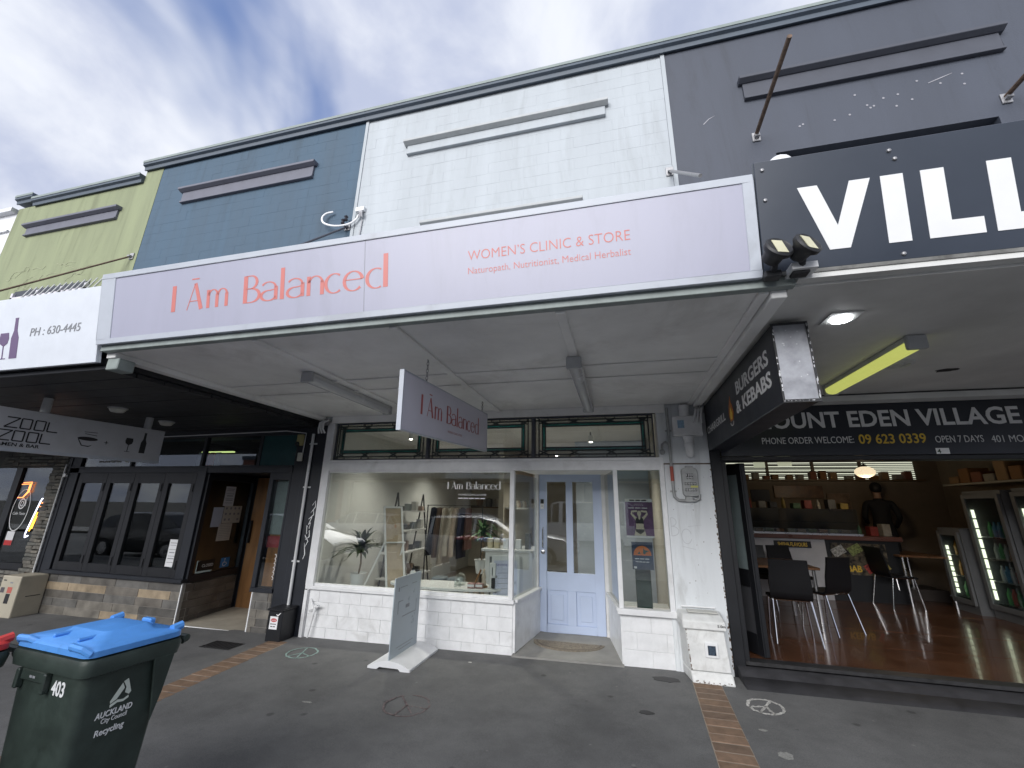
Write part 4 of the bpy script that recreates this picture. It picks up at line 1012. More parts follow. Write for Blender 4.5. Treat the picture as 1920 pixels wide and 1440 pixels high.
neon([(0.22,0.05),(0.16,0.02),(0.14,0.07),(0.2,0.35),(0.26,0.6),(0.28,0.64),(0.34,0.64)], (0.75,0.78,1.0), 2.2, ne, 'white_tube')
neon([(0.21,0.12),(0.27,0.42)], (1.0,0.45,0.05), 2.0, ne, 'amber_tube'); neon([(0.25,0.16),(0.28,0.36)], (1.0,0.5,0.05), 2.0, ne, 'amber_tube'); neon([(0.29,0.5),(0.31,0.58)], (1.0,0.3,0.08), 2.0, ne, 'red_tube')
cf = thing('window_logo', 'white oval coffee logo with orange neon cup on the cafe window', 'lettering', (-10.0,0.07,1.0))
cfr = frame((-9.98,0.077,1.35),*FRONT); cm_ = MB(); ellipse_ring(cm_,cfr,0,0,.2,.34,.014); ellipse_ring(cm_,cfr,0.0,0.1,.07,.08,.022); ellipse_ring(cm_,cfr,0.0,0.1,.03,.04,.016)
cm_.ribbon(cfr,[(0.08,0.2,.012),(0.09,0.06,.012)]); cm_.build('logo', WHITE_VINYL, cf); text(cf,'Cafe Taste',cfr,0.045,WHITE_VINYL,width=0.3,u=0,v=-0.08,align='C',shear=.2)
nm_ = MB(); 
for s_ in (0,0.03): nm_.tube([cfr(-0.12+s_,0.42+s_,0.02),cfr(0.08+s_,0.43+s_,0.02),cfr(0.08+s_,0.3,0.02),cfr(0.0,0.2,0.02),cfr(-0.12,0.2,0.02)],0.007,6)
nm_.build('neon_cup', mat('orange_glow',(1.0,0.3,0.08),0.4,emit=1.8,var=0), cf)
st = sheet('window_sticker','white and red square sticker low on the cafe window','sticker',frame((0,0.077,0),*FRONT),-10.1,-9.92,0.78,1.0,PAPER)
rs = MB(); rect(rs,frame((0,0.0745,0),*FRONT),-10.1,-9.92,0.78,0.86,.001); rs.build('red_band', mat('danger_red',(0.5,0.03,0.03),0.5), st)
# cream utility box against the stone pier
cb = thing('utility_box', 'cream steel utility box with stickers standing by the stone pier', 'utility box', (-8.8,-0.2,-0.14))
CREAMB = mat('cream_steel',(0.47,0.43,0.34),0.5,var=0.07,scale=5)
MB().box(-9.02,-8.62,-0.36,-0.03,-0.13,0.43).build('body', CREAMB, cb, bevel=0.015, seg=2)
kf = frame((0,-0.3605,0),*FRONT)
for (a,b,c,d,m,nm) in ((-8.98,-8.9,0.2,0.27,mat('grey_sticker',(0.1,0.09,0.1),0.5),'sticker'),(-8.84,-8.74,0.2,0.28,mat('red_sticker',(0.5,0.13,0.1),0.5),'sticker'),(-8.84,-8.75,0.06,0.19,INK,'sticker'),(-8.97,-8.91,0.36,0.375,INK,'sticker'),(-8.82,-8.76,0.33,0.35,GREYINK,'sticker')):
    s_ = MB(); rect(s_,kf,a,b,c,d,.001); s_.build(nm,m,cb)
MB().box(-8.621,-8.617,-0.25,-0.08,0.14,0.15).build('vent_slot', INK, cb)
# ================================================================ OPEN TAKEAWAY FRONT (charcoal building)
FZ = 0.14
RX1 = 6.1
MB().box(1.003,1.11,-0.03,0.16,0.0,2.66).build('post', BLACK, grey, bevel=0.005)
MB().box(1.11,1.16,0.0,0.12,FZ,2.12).build('post', BLACK, grey, bevel=0.004)
MB().box(1.11,8.0,-0.03,0.14,2.08,2.125).build('head_beam', BLACK, grey, bevel=0.004)
MB().box(1.11,8.0,-0.02,0.12,FZ-.03,FZ+.005).build('threshold', mat('worn_black_sill',(0.03,0.03,0.032),0.45,var=0.3,scale=14), grey, bevel=0.006)
stp = MB().prism([(1.03,-0.02,-0.02),(1.03,-0.02,FZ-.035),(1.03,-0.10,FZ-.045),(1.03,-0.17,FZ-.08),(1.03,-0.26,0.03),(1.03,-0.33,-0.0)], (9,0.0,0.0))
stp.v = [p+Vector((0,-0.035*max(0,p.x-1.03)/2.5 if p.y < -0.09 else 0,(gz(p.x)-gz(1.0)) if p.z < 0.05 else 0)) for p in stp.v]
stp.build('step', mat('dark_worn_concrete',(0.045,0.045,0.05),0.6,var=0.25,scale=6,bump=0.15), grey, smooth=True)
FLOOR = mat('varnished_brown_floor',(0.12,0.05,0.025),0.22,var=0.2,scale=3,coat=0.3)
for i in range(12):
    MB().box(1.12,RX1,0.12+i*0.4+.0015,0.12+(i+1)*0.4-.0015,FZ-.05,FZ+random.uniform(-.001,.001)).build('floorboard', FLOOR, grey)
BEIGE = mat('takeaway_wall',(0.22,0.17,0.12),0.8,var=0.12,scale=2)
MB().box(1.12,RX1,5.0,5.1,FZ,2.75).build('room_wall', BEIGE, grey)
MB().box(1.02,1.118,0.17,5.1,FZ,2.75).build('room_wall', BEIGE, grey)
MB().box(RX1,RX1+.1,0.17,5.1,FZ,2.75).build('room_wall', BEIGE, grey)
MB().box(1.12,RX1,0.15,5.0,2.68,2.75).build('room_ceiling', mat('takeaway_ceiling',(0.3,0.29,0.27),0.8), grey)
MB().box(RX1+.1,8.0,0.0,0.2,0.0,2.08).build('shopfront_wall', BLACK, grey)
MB().box(1.12,RX1,0.31,5.0,2.751,2.9).build('slab', GREY_WALL, grey)
# folded glass door leaf
dlf = thing('folding_door', 'black framed glass door leaf folded open at left of the takeaway', 'door', (1.3,0.14,FZ))
la, lb = Vector((1.345,0.135,0)), Vector((1.165,0.52,0)); lu = (lb-la).normalized(); lfr = frame(la, -lu, (0,0,1)); LW = (lb-la).length
lf = MB()
for u0,u1,v0,v1 in ((-LW,-LW+.07,FZ+.01,2.07),(-.07,0,FZ+.01,2.07),(-LW+.07,-.07,1.95,2.07),(-LW+.07,-.07,FZ+.01,FZ+.2),(-LW+.07,-.07,0.78,0.95)): lf.add(slab(lfr,u0,u1,v0,v1,-0.02,0.02), BX)
lf.build('leaf_frame', BLACK, dlf, bevel=0.003)
MB().add(slab(lfr,-LW+.07,-.07,0.95,1.95,-.003,.003), BX).build('pane', mat('frosted_pane',(0.2,0.25,0.26),0.3,var=0.15,scale=3), dlf)
MB().add(slab(lfr,-LW+.07,-.07,FZ+.2,0.78,-.008,.008), BX).build('lower_panel', mat('dull_grey_panel',(0.06,0.062,0.07),0.5), dlf)
l2 = MB(); l2f = frame(Vector((1.36,0.13,0)),( -0.12,1,0),(0,0,1)); l2.add(slab(l2f,0,0.05,FZ+.01,2.07,-.02,.02), BX); l2.build('second_stile', BLACK, dlf, bevel=.003)

# sign over the opening
ts = thing('shopfront_sign', 'black sign over takeaway opening with silver capitals and amber phone number', 'sign', (3.5,-0.05,2.13))
MB().box(1.115,8.0,-0.045,-0.002,2.128,2.66).build('board', DARKSIGN, ts, bevel=0.003)
SILV = mat('silver_vinyl',(0.72,0.72,0.72),0.4,var=0.03); YEL = mat('amber_vinyl',(0.75,0.5,0.05),0.5,var=0.02)
rf = frame((0,-0.0458,0),*FRONT)
text(ts,'MOUNT EDEN VILLAGE',rf,0.17,SILV,width=2.33,u=1.50,v=2.425,bold=0.022,depth=0.003)
text(ts,'PHONE ORDER WELCOME:',rf,0.072,SILV,width=0.86,u=1.54,v=2.255)
text(ts,'09 623 0339',rf,0.098,YEL,width=0.58,u=2.445,v=2.245,bold=0.015)
text(ts,'OPEN 7 DAYS',rf,0.07,SILV,width=0.39,u=3.1,v=2.245)
text(ts,'401 MOUNT EDEN ROAD',rf,0.07,SILV,width=0.86,u=3.55,v=2.24)
np_ = sheet('number_sticker','small white sticker numbered 4 at the bottom of the black sign','sticker',rf,3.08,3.19,2.132,2.19,WHITE_VINYL)
text(np_,'4',frame((0,-0.0480,0),*FRONT),0.045,mat('green_ink',(0.02,0.06,0.03),0.6),u=3.09,v=2.138,bold=.01,depth=.0005)

# awning on the right
ra = thing('grey_awning', 'grey painted flat awning soffit over the takeaway at right', 'awning', (4,-1.4,2.72))
GS = mat('grey_soffit_paint',(0.68,0.68,0.66),0.6,var=0.12,scale=1.3,bump=0.05,bscale=12)
MB().box(0.965,9.0,-2.76,-0.06,2.735,2.77).build('soffit', GS, ra)
MB().box(1.0,9.0,-0.22,-0.05,2.665,2.734).build('wall_trim', GS, ra)
MB().box(0.965,9.0,-2.8,0.0,3.1,3.13).build('roof_sheet', GALV, ra)
MB().box(0.99,9.0,-2.82,-2.762,2.75,3.1).build('front_beam', GS, ra)
MB().tube([(1.22,-0.3,2.72),(2.2,-0.28,2.715),(3.1,-0.26,2.722),(4.5,-0.25,2.72)],0.008,6).build('cable', INK, ra, smooth=True)
vt = thing('ceiling_vent','round white ceiling vent in the grey soffit beside the strip light','vent',(2.25,-1.2,2.735))
MB().lathe((2.25,-1.22,2.735),[(.12,0),(.12,-.012),(.09,-.02),(.085,-.008),(.05,-.008),(.045,-.022),(.01,-.022)],20).build('grille', mat('light_housing', (0.55,0.56,0.55), 0.5), vt, smooth=True)
hl = thing('soffit_hole','ragged dark hole in the grey soffit at far right','hole',(2.75,-0.95,2.735))
hm = MB(); random.seed(5); hfr2 = frame((2.75,-0.95,2.7345),(1,0,0),(0,-1,0))
hm.poly(hfr2,[(.09*math.cos(t)*random.uniform(.6,1.1),.06*math.sin(t)*random.uniform(.6,1.1)) for t in [i*.45 for i in range(14)]],.002); hm.build('hole_shade_patch', INK, hl)  # flat dark patch draws the shade inside the hole
# lit square downlight
ld_ = thing('downlight','lit square recessed downlight in the grey soffit','light fitting',(1.41,-2.28,2.735))
MB().box(1.32,1.5,-2.37,-2.19,2.728,2.734).build('trim', mat('light_housing', (0.55,0.56,0.55), 0.5), ld_, bevel=.003)
MB().lathe((1.41,-2.28,2.727),[(.06,0),(.055,-.012),(.01,-.02)],18).build('lamp', mat('cool_led',(1,1,1),0.4,emit=9,emit_col=(0.95,0.97,1.0),var=0), ld_, smooth=True)
def lamp(kind, name, loc, energy, col, size=0.1, parent=None, rot=None, sy=None):
    d = bpy.data.lights.new(name, kind); d.energy = energy; d.color = col
    if kind == 'AREA':
        d.size = size
        if sy: d.shape = 'RECTANGLE'; d.size_y = sy
    elif kind == 'SPOT': d.spot_size = math.radians(130); d.spot_blend = 0.8; d.shadow_soft_size = size
    else: d.shadow_soft_size = size
    o = bpy.data.objects.new(name, d); COL.objects.link(o)
    if parent: o.parent = parent; o.location = Vector(loc)-OFF.get(parent.name, Vector())
    else: o.location = loc
    if rot: o.rotation_euler = rot
    return o
lamp('SPOT','downlight_bulb',(1.41,-2.28,2.70),22,(0.95,0.97,1.0),0.05,ld_)
batten_light('twin strip light with dim yellow green tubes on the grey soffit', 2.02,-1.88,-0.62,2.734, mat('yellow_green_tube',(0.6,0.62,0.2),0.4,emit=0.42,emit_col=(0.62,0.66,0.16),var=0.05))

# big VILLAGE fascia sign
vg = thing('fascia_sign', 'dark grey awning sign with huge white capital letters at right', 'sign', (3.5,-2.83,2.78))
vfr = frame((0,-2.824,2.80),(1,0,0),SV)
MB().add(slab(vfr,0.83,5.6,0,0.655,-0.03,0.0), BX).build('board', mat('slate_sign_face',(0.036,0.046,0.066),0.34,var=0.06,scale=2), vg, bevel=0.003)
MB().add(slab(vfr,0.83,5.6,-0.02,-0.001,-0.035,0.006), BX).build('bottom_rail', mat('worn_rail',(0.2,0.2,0.19),0.5,var=0.3,scale=12), vg)
vt_ = frame(vfr(0,0,0.0006),(1,0,0),SV)
vm = MB(); b0, b1, t_ = 0.095, 0.465, .1
vm.poly(vt_,[(1.03,b1),(1.125,b1),(1.2,b0+.13),(1.275,b1),(1.37,b1),(1.245,b0),(1.15,b0)])
vm.poly(vt_,[(1.415,b0),(1.515,b0),(1.515,b1),(1.415,b1)])
for x in (1.59,1.865): vm.poly(vt_,[(x,b0),(x+.23,b0),(x+.23,b0+.085),(x+.1,b0+.085),(x+.1,b1),(x,b1)])
vm.build('lettering', WHITE_VINYL, vg)
text(vg,'AGE',vt_,0.37,WHITE_VINYL,width=1.1,u=2.15,v=b0,bold=0.04)
bl = MB()
for u,v in ((0.87,0.6),(0.87,0.42),(1.47,0.6),(1.47,0.03),(2.05,0.6),(2.05,0.5),(1.49,0.55)): bl.lathe(vt_(u,v,0.002),[(.011,0.002),(.009,-.006),(.001,-.008)],8,'y')
bl.build('bolt', GALV, vg)
gb = thing('globe_light','white round globe peeping over the dark grey awning sign','light fitting',(1.10,-2.6,3.13))
MB().ball((1.10,-2.6,3.66),0.08,16,10).build('globe', WHITE_VINYL, gb, smooth=True)
MB().tube([(1.10,-2.6,3.12),(1.10,-2.6,3.6)],0.02,8).build('stem', GALV, gb)
# two black floodlights at the junction of the signs
def flood(label, x, z, tilt):
    t = thing('floodlight', label, 'floodlight', (x,-2.98,z), 'floodlights under the dark grey sign', local=True)
    m = mat('black_cast_metal',(0.02,0.021,0.024),0.5,var=0.1)
    R = Matrix.Rotation(tilt,4,'Z') @ Matrix.Rotation(math.radians(-20),4,'X')
    b = MB().lathe((0,0,0),[(.02,.09),(.045,.075),(.05,.03),(.07,.01),(.072,-.012),(.062,-.02),(.055,-.014),(.002,-.014)],18,'y').xf(R).build('housing', m, t, smooth=True, local=True)
    MB().box(-.028,.028,-.0175,-.0145,-.048,.048).xf(R).build('led_panel', mat('led_yellow',(0.62,0.6,0.42),0.4,var=0.05), t, local=True)
    MB().tube([(0,.05,-.02),(0,.09,-.06),(0,.13,-.07)],0.018,8).build('arm', m, t, smooth=True, local=True)
    MB().box(-.04,.04,.1,.16,-.1,-.06).build('mount', m, t, local=True, bevel=.005)
flood('left black floodlight clamped beside the lilac sign end', 0.855, 2.85, math.radians(18))
flood('right black floodlight below the white letter V', 0.985, 2.855, math.radians(28))

# blade sign for burgers
bs = thing('projecting_sign','black light box sign for burgers and kebabs under the grey awning','sign',(1.1,-1.2,2.2))
MB().box(0.992,1.19,-2.33,-0.06,2.19,2.70).build('box', DARKSIGN, bs, bevel=0.004)
MB().box(1.0,1.182,-2.338,-2.331,2.205,2.69).build('end_panel', mat('scratched_silver',(0.36,0.37,0.40),0.35,metal=0.5,var=0.18,scale=9), bs)
eb = MB()
for a,b,c,d in ((0.988,1.194,2.69,2.704),(0.988,1.194,2.186,2.205),(0.988,1.0,2.205,2.69),(1.182,1.194,2.205,2.69)): eb.box(a,b,-2.345,-2.331,c,d)
eb.build('corner_trim', mat('black_cast_metal',(0.02,0.021,0.024),0.5), bs)
wr = MB(); random.seed(6); wfr = frame((0,-2.3462,0),*FRONT); wfe = frame((0,-2.3392,0),*FRONT)
for i in range(34):
    s_ = random.choice((0.994,1.188)); disc(wr,wfr,s_+random.uniform(-.003,.003),random.uniform(2.2,2.69),random.uniform(.002,.004),random.uniform(.004,.018),6,.001)
for i in range(14): disc(wr,wfr,random.uniform(1.0,1.18),2.196,random.uniform(.004,.014),.003,6,.001)
for i in range(10): disc(wr,wfe,random.uniform(1.02,1.16),random.uniform(2.3,2.66),.004,.004,6,.001)
wr.build('worn_edge', mat('bare_aluminium',(0.6,0.61,0.63),0.4,metal=0.6,var=0.1), bs)
bf = frame((0.9912,0,0),(0,-1,0),(0,0,1))
text(bs,'CHARGRILL',bf,0.075,SILV,width=0.83,u=0.12,v=2.365,bold=0.01)
text(bs,'BURGERS',bf,0.105,SILV,width=0.80,u=1.40,v=2.485,bold=0.022)
text(bs,'& KEBABS',bf,0.105,SILV,width=0.86,u=1.34,v=2.335,bold=0.022)
fl = MB(); fl.poly(bf,[(1.12,2.31),(1.2,2.31),(1.235,2.37),(1.215,2.44),(1.185,2.47),(1.175,2.53),(1.14,2.48),(1.1,2.43),(1.085,2.37)]); fl.build('flame', mat('flame_orange',(0.5,0.16,0.03),0.5,var=0.2,scale=20), bs)
ff = MB(); ff.poly(lambda u,v,d=0: bf(u,v,d+.0021),[(1.135,2.325),(1.19,2.325),(1.205,2.37),(1.165,2.43),(1.125,2.37)]); ff.build('flame_core', YEL, bs)
ellipse_ring(e_:=MB(),bf,1.16,2.3,.05,.03,.008,180,360,10); e_.build('pan_ring', SILV, bs)

# ---- wall rods and stays
def rod(name,label,a,b,r=0.02,m=GALV,plate=True):
    t = thing(name,label,'rod',a)
    MB().tube([a,b],r,8).build('bar',m,t,smooth=True)
    if plate: MB().box(a[0]-.05,a[0]+.05,a[1]-.02,a[1]-.002,a[2]-.09,a[2]+.05).build('plate',GALV,t,bevel=.004); MB().box(a[0]-.03,a[0]+.03,a[1]-.07,a[1]-.02,a[2]-.05,a[2]-.02).build('lug',GALV,t)
    return t
rod('flag_pole','rusty flag pole stub projecting from charcoal wall left of the pair',(2.04,0,6.42),(2.0,-1.32,6.39),0.026,RUST)
rod('flag_pole','rusty flag pole stub projecting from charcoal wall at right edge',(4.72,0,6.35),(4.66,-1.32,6.33),0.026,RUST)
rod('tie_rod','dark awning tie rod running down across the sage green wall',(-9.07,0,6.16),(-10.6,-2.5,3.35),0.016,RUST)
rod('tie_rod','dark awning tie rod below the looped cable on blue wall',(-4.2,0,6.03),(-4.75,-2.3,3.4),0.016,CHAR_TRIM)
rod('tie_rod','grey awning tie rod at right corner of the white wall',(0.91,0,6.09),(0.99,-1.2,4.9),0.02,GALV)
lc = thing('looped_cable','white looped service cable on insulator bracket beside white wall corner','cable bracket',(-4.2,0,6.0))
loop = [(-4.5,-0.05,6.33),(-4.62,-0.07,6.3),(-4.66,-0.1,6.2),(-4.6,-0.12,6.08),(-4.45,-0.12,6.0),(-4.28,-0.1,5.98),(-4.12,-0.07,6.02),(-4.03,-0.05,6.1),(-3.98,-0.04,6.2)]
MB().tube(curve(loop),0.017,8).build('cable', WHITE_VINYL, lc, smooth=True)
MB().box(-4.06,-3.9,-0.06,-0.002,6.26,6.34).build('bracket', W_PAINT, lc, bevel=.004)
for i in range(3): MB().tube([(-3.99+.02*i,-0.04,6.27),(-3.95+.02*i,-0.08,6.2),(-3.98+.03*i,-0.06,6.13)],0.012,6).build('cable_tail', mat('grey_cable',(0.4,0.4,0.42),0.5), lc, smooth=True)
for (x,z) in ((-4.24,6.06),(-4.19,6.12)): MB().lathe((x,-0.09,z),[(.02,-.05),(.035,-.03),(.02,0),(.035,.03),(.02,.05)],10).build('insulator', mat('dark_insulator',(0.03,0.03,0.04),0.3), lc, smooth=True)
MB().tube([(-3.93,-0.02,6.1),(-3.96,-0.02,5.5)],0.01,6).build('drop_cable', mat('grey_cable',(0.4,0.4,0.42),0.5), lc)

# ================================================================ FITTINGS ON THE WHITE PIER
jb = thing('junction_box','white junction box with trap pipe above the gas meter plate on white pier','utility box',(0.78,-0.06,2.35))
MB().box(0.63,0.945,-0.13,-0.021,2.355,2.58).build('box', W_PAINT, jb, bevel=0.008)
lbm = MB(); rect(lbm,frame((0,-0.1305,0),*FRONT),0.68,0.75,2.44,2.53,.001); lbm.build('blue_label', mat('pale_blue_sticker',(0.3,0.45,0.6),0.5,var=0.2,scale=60), jb)
MB().lathe((0.79,-0.075,2.15),[(.005,-.035),(.03,-.025),(.045,0),(.048,.09),(.055,.092),(.055,.12),(.05,.125),(.055,.17),(.065,.2)],18).build('trap_pipe', W_PAINT, jb, smooth=True)
MB().tube([(0.77,-0.075,2.58),(0.77,-0.075,2.71)],0.055,14).build('duct', W_PAINT, jb, smooth=True)
gm_ = thing('meter_plate','grey cast meter plate with black number tabs on white pier','meter',(0.76,-0.04,1.69))
CAST = mat('grey_cast_metal',(0.36,0.37,0.37),0.5,metal=0.3,var=0.12,scale=20)
fgm = frame((0.765,-0.05,1.85),*FRONT)
pl_ = MB(); hw, hh, rr_ = .085,.155,.04; pts=[]
for cx,cy,a0 in ((hw-rr_,hh-rr_,0),(-hw+rr_,hh-rr_,90),(-hw+rr_,-hh+rr_,180),(hw-rr_,-hh+rr_,270)):
    for k in range(5): t=math.radians(a0+k*22.5); pts.append((cx+rr_*math.cos(t),cy+rr_*math.sin(t)))
pl_.poly(lambda u,v,d=0: fgm(u,v,d-0.028),pts,0.04); pl_.build('plate',CAST,gm_,bevel=.006)
MB().box(0.725,0.805,-0.06,-0.03,1.985,2.025).build('clip',CAST,gm_,bevel=.005)
fg2 = frame((0.765,-0.0635,1.85),*FRONT); tb = MB(); wt = MB()
for r,(v,n_) in enumerate(((0.075,3),(0.045,3),(-0.02,5),(-0.085,5))):
    for i in range(n_): u=(i-(n_-1)/2)*0.025; rect(tb,fg2,u-.009,u+.009,v-.014,v+.014,.001)
tb.build('number_tabs',INK,gm_)
for r,(v,s_) in enumerate(((0.075,'104'),(0.045,'595'),(-0.02,'07074'),(-0.085,'03890'))): text(gm_,s_,frame((0.765,-0.0648,1.85),*FRONT),0.014,WHITE_VINYL,width=0.022*len(s_),u=0,v=v-.007,align='C',depth=.0005,name='digits')
yl = MB(); rect(yl,fg2,0.0,0.075,-0.06,-0.04,.001); yl.build('yellow_tag',mat('yellow_tag',(0.6,0.6,0.15),0.5),gm_)
MB().tube([(0.585,-0.045,2.70),(0.585,-0.045,2.1),(0.585,-0.045,1.75),(0.59,-0.045,1.69),(0.63,-0.045,1.655),(0.7,-0.045,1.65),(0.8,-0.045,1.65),(0.845,-0.045,1.67),(0.85,-0.045,1.72)],0.016,10).build('gas_pipe',CAST,gm_,smooth=True)
MB().tube([(0.584,-0.045,2.02),(0.584,-0.045,1.86)],0.0185,10).build('red_band',mat('red_pipe_paint',(0.42,0.08,0.05),0.5,var=0.1),gm_,smooth=True)
MB().box(0.70,0.78,-0.06,-0.03,1.635,1.695).build('union',CAST,gm_,bevel=.006)
MB().tube([(0.585,-0.04,2.26),(0.54,-0.04,2.3),(0.505,-0.04,2.27),(0.50,-0.04,2.22)],0.013,8).build('side_pipe',CAST,gm_,smooth=True)
MB().ball((0.50,-0.045,2.185),0.032,12,8).build('side_valve',CAST,gm_,smooth=True)
for z in (2.42,1.74): MB().box(0.55,0.62,-0.032,-0.021,z,z+.018).build('saddle',CAST,gm_)
# low meter cabinet
mc = thing('meter_cabinet','white weathered meter cabinet with sloped lid standing at the foot of white pier','utility box',(0.72,-0.15,0.0))
WC = mat('weathered_white_steel',(0.70,0.71,0.70),0.5,var=0.12,scale=5,bump=0.08,grime=0.45,gscale=5)
cbm = MB(); P_ = lambda x,y,z:(x,y,z)
ring = [[(0.575,-0.262,0.095),(0.93,-0.262,0.095),(0.955,-0.021,0.095),(0.53,-0.021,0.095)],[(0.555,-0.245,0.44),(0.905,-0.245,0.44),(0.935,-0.021,0.44),(0.525,-0.021,0.44)]]
def loft(mb, rings):
    o = [p for r in rings for p in r]; n = len(rings[0]); fs = []
    for i in range(len(rings)-1):
        for k in range(n): fs.append((i*n+k,i*n+(k+1)%n,(i+1)*n+(k+1)%n,(i+1)*n+k))
    fs += [tuple(range(n))[::-1], tuple(range((len(rings)-1)*n,len(rings)*n))]
    return mb.add(o,fs)
loft(cbm, ring).build('body',WC,mc,bevel=.01,seg=2)
loft(MB(), [[(0.58,-0.30,0.0),(0.945,-0.30,0.0),(0.96,-0.021,0.0),(0.53,-0.021,0.0)],[(0.57,-0.27,0.092),(0.935,-0.27,0.092),(0.957,-0.021,0.092),(0.528,-0.021,0.092)]]).build('base',WC,mc,bevel=.008)
loft(MB(), [[(0.535,-0.275,0.445),(0.925,-0.275,0.445),(0.945,-0.021,0.445),(0.505,-0.021,0.445)],[(0.53,-0.27,0.52),(0.92,-0.27,0.52),(0.94,-0.021,0.52),(0.505,-0.021,0.52)],[(0.55,-0.2,0.565),(0.9,-0.2,0.565),(0.925,-0.021,0.575),(0.52,-0.021,0.575)]]).build('lid',WC,mc,bevel=.012,seg=2)
MB().box(0.60,0.88,-0.18,-0.06,0.572,0.584).build('lid_plate',mat('worn_lid_plate',(0.5,0.5,0.47),0.6,var=0.15),mc,bevel=.004)
MB().tube([(0.56,-0.035,0.575),(0.56,-0.035,0.6),(0.88,-0.035,0.6),(0.88,-0.035,0.575)],0.009,6).build('hinge_bar',W_PAINT,mc)
mv = MB().box(0.715,0.835,-0.268,-0.25,0.21,0.34).build('viewer_frame',W_PAINT,mc,bevel=.006)
MB().box(0.74,0.81,-0.272,-0.2685,0.235,0.315).build('viewer_glass',mat('meter_window',(0.05,0.07,0.1),0.2,var=0.5,scale=30),mv)
text(mc,'5.0m',frame((0,-0.278,0),*FRONT),0.022,INK,width=0.07,u=0.845,v=0.478,bold=.02,depth=.001)
random.seed(14); chp = MB()
for i in range(26):
    z = random.uniform(.1,.44); s_ = (z-.095)/.345
    x = 0.575-.02*s_+random.uniform(-.002,.004); y = -0.262+.017*s_-.0025
    disc(chp,frame((0,y,0),*FRONT),x+.006,z,random.uniform(.002,.006),random.uniform(.003,.012),6,.001)
for i in range(20): disc(chp,frame((0,-0.30,0),*FRONT),random.uniform(.59,.93),random.uniform(.004,.03),random.uniform(.003,.01),random.uniform(.002,.005),6,.001)
chp.build('paint_chip',RUST,mc)
# old white tap fitting low on the tiled riser
tp = thing('wall_tap','white painted wall tap with hanging pipe on the tiled riser','tap',(-3.8,-0.03,0.0))
MB().tube([(-3.79,0.0,0.3),(-3.79,-0.05,0.3),(-3.8,-0.06,0.22),(-3.83,-0.06,0.05),(-3.845,-0.06,-0.05)],[.014,.016,.014,.011,.009],8).build('pipe',W_PAINT,tp,smooth=True)
MB().tube([(-3.84,-0.05,0.27),(-3.73,-0.06,0.31)],0.011,8).build('handle',W_PAINT,tp); MB().tube([(-3.9,-0.02,0.38),(-3.82,-0.05,0.28),(-3.9,-0.03,0.24)],0.008,6).build('stay',W_PAINT,tp); MB().ball((-3.79,-0.05,0.3),.024,10,8).build('valve',W_PAINT,tp,smooth=True)
# ================================================================ ON THE FOOTPATH
def bin_(label, loc, rotz, lid_col, name):
    t = thing('wheelie_bin', label, 'bin', loc, 'wheelie bins at the kerb side', rotz, local=True)
    body = mat('bin_green_plastic',(0.032,0.047,0.04),0.48,var=0.2,scale=9,bump=0.06,bscale=120,grime=0.5,gscale=6)
    W, D, H = .56, .47, .97
    def rr(w,d,z,r=.05,yo=0):
        p=[]
        for cx,cy,a0 in ((w/2-r,d/2-r,0),(-w/2+r,d/2-r,90),(-w/2+r,-d/2+r,180),(w/2-r,-d/2+r,270)):
            for k in range(5): a=math.radians(a0+k*22.5); p.append((cx+r*math.cos(a),cy+r*math.sin(a)+yo,z))
        return p
    loft(MB(),[rr(.44,.36,.06),rr(.45,.37,.08),rr(.50,.42,.5),rr(.535,.455,.86),rr(.54,.46,.92)]).build('body',body,t,smooth=True,local=True)
    loft(MB(),[rr(.555,.475,.885,.04),rr(.60,.52,.895,.05),rr(.615,.535,.945,.05),rr(.60,.52,.965,.05),rr(.56,.48,.968,.05)]).build('rim',body,t,smooth=True,local=True)
    mb = MB()
    for s in (-1,1):
        mb.box(-.09+s*.11-.012,-.09+s*.11+.012,-.262,-.225,.80,.885); 
    mb.box(-.2,.02,-.245,-.225,.835,.885); mb.build('front_comb',body,t,local=True,bevel=.006)
    for s in (-1,1): MB().prism([(s*.29,.1,.9),(s*.29,.22,.9),(s*.275,.2,.72),(s*.268,.17,.6)],(s*.012,0,0)).build('side_rib',body,t,local=True,bevel=.004)
    MB().tube([(-.24,.3,.93),(-.24,.335,.94),(.24,.335,.94),(.24,.3,.93)],.017,8).build('handle',body,t,smooth=True,local=True)
    for s in (-1,1):
        w=MB().lathe((s*.2,.2,.1),[(.1,-.025),(.1,.025),(.06,.03),(.02,.03)],18,'x').build('wheel',mat('tyre_rubber',(0.02,0.02,0.02),0.8),t,smooth=True,local=True)
    lm = mat(name,lid_col,0.42,var=0.08,scale=6,bump=0.03,bscale=150,grime=0.3,gscale=7)
    lid = loft(MB(),[rr(.585,.50,.972,.05),rr(.60,.515,.975,.05),rr(.60,.515,1.0,.05),rr(.575,.49,1.012,.05),rr(.36,.31,1.016,.05,.02),rr(.30,.25,1.04,.04,.03),rr(.28,.23,1.042,.04,.03)]).build('lid',lm,t,smooth=True,local=True)
    for s in (-1,1):
        MB().tube([(s*.285,-.235,.99),(s*.26,-.262,1.012),(s*.17,-.262,1.016),(s*.15,-.24,1.0)],.016,8).build('grip',lm,lid,smooth=True,local=True)
        MB().tube([(s*.26,.2,1.01),(s*.26,.26,1.02)],.022,8).build('hinge_knuckle',lm,lid,smooth=True,local=True)
        MB().box(s*.1-.008,s*.1+.008,-.2,.2,1.012,1.03).build('lid_rib',lm,lid,local=True,bevel=.006)
    MB().box(-.04,.04,.225,.262,1.0,1.035).build('hinge_tab',lm,lid,local=True,bevel=.006)
    t.scale = (.935,.79,.95)
    return t
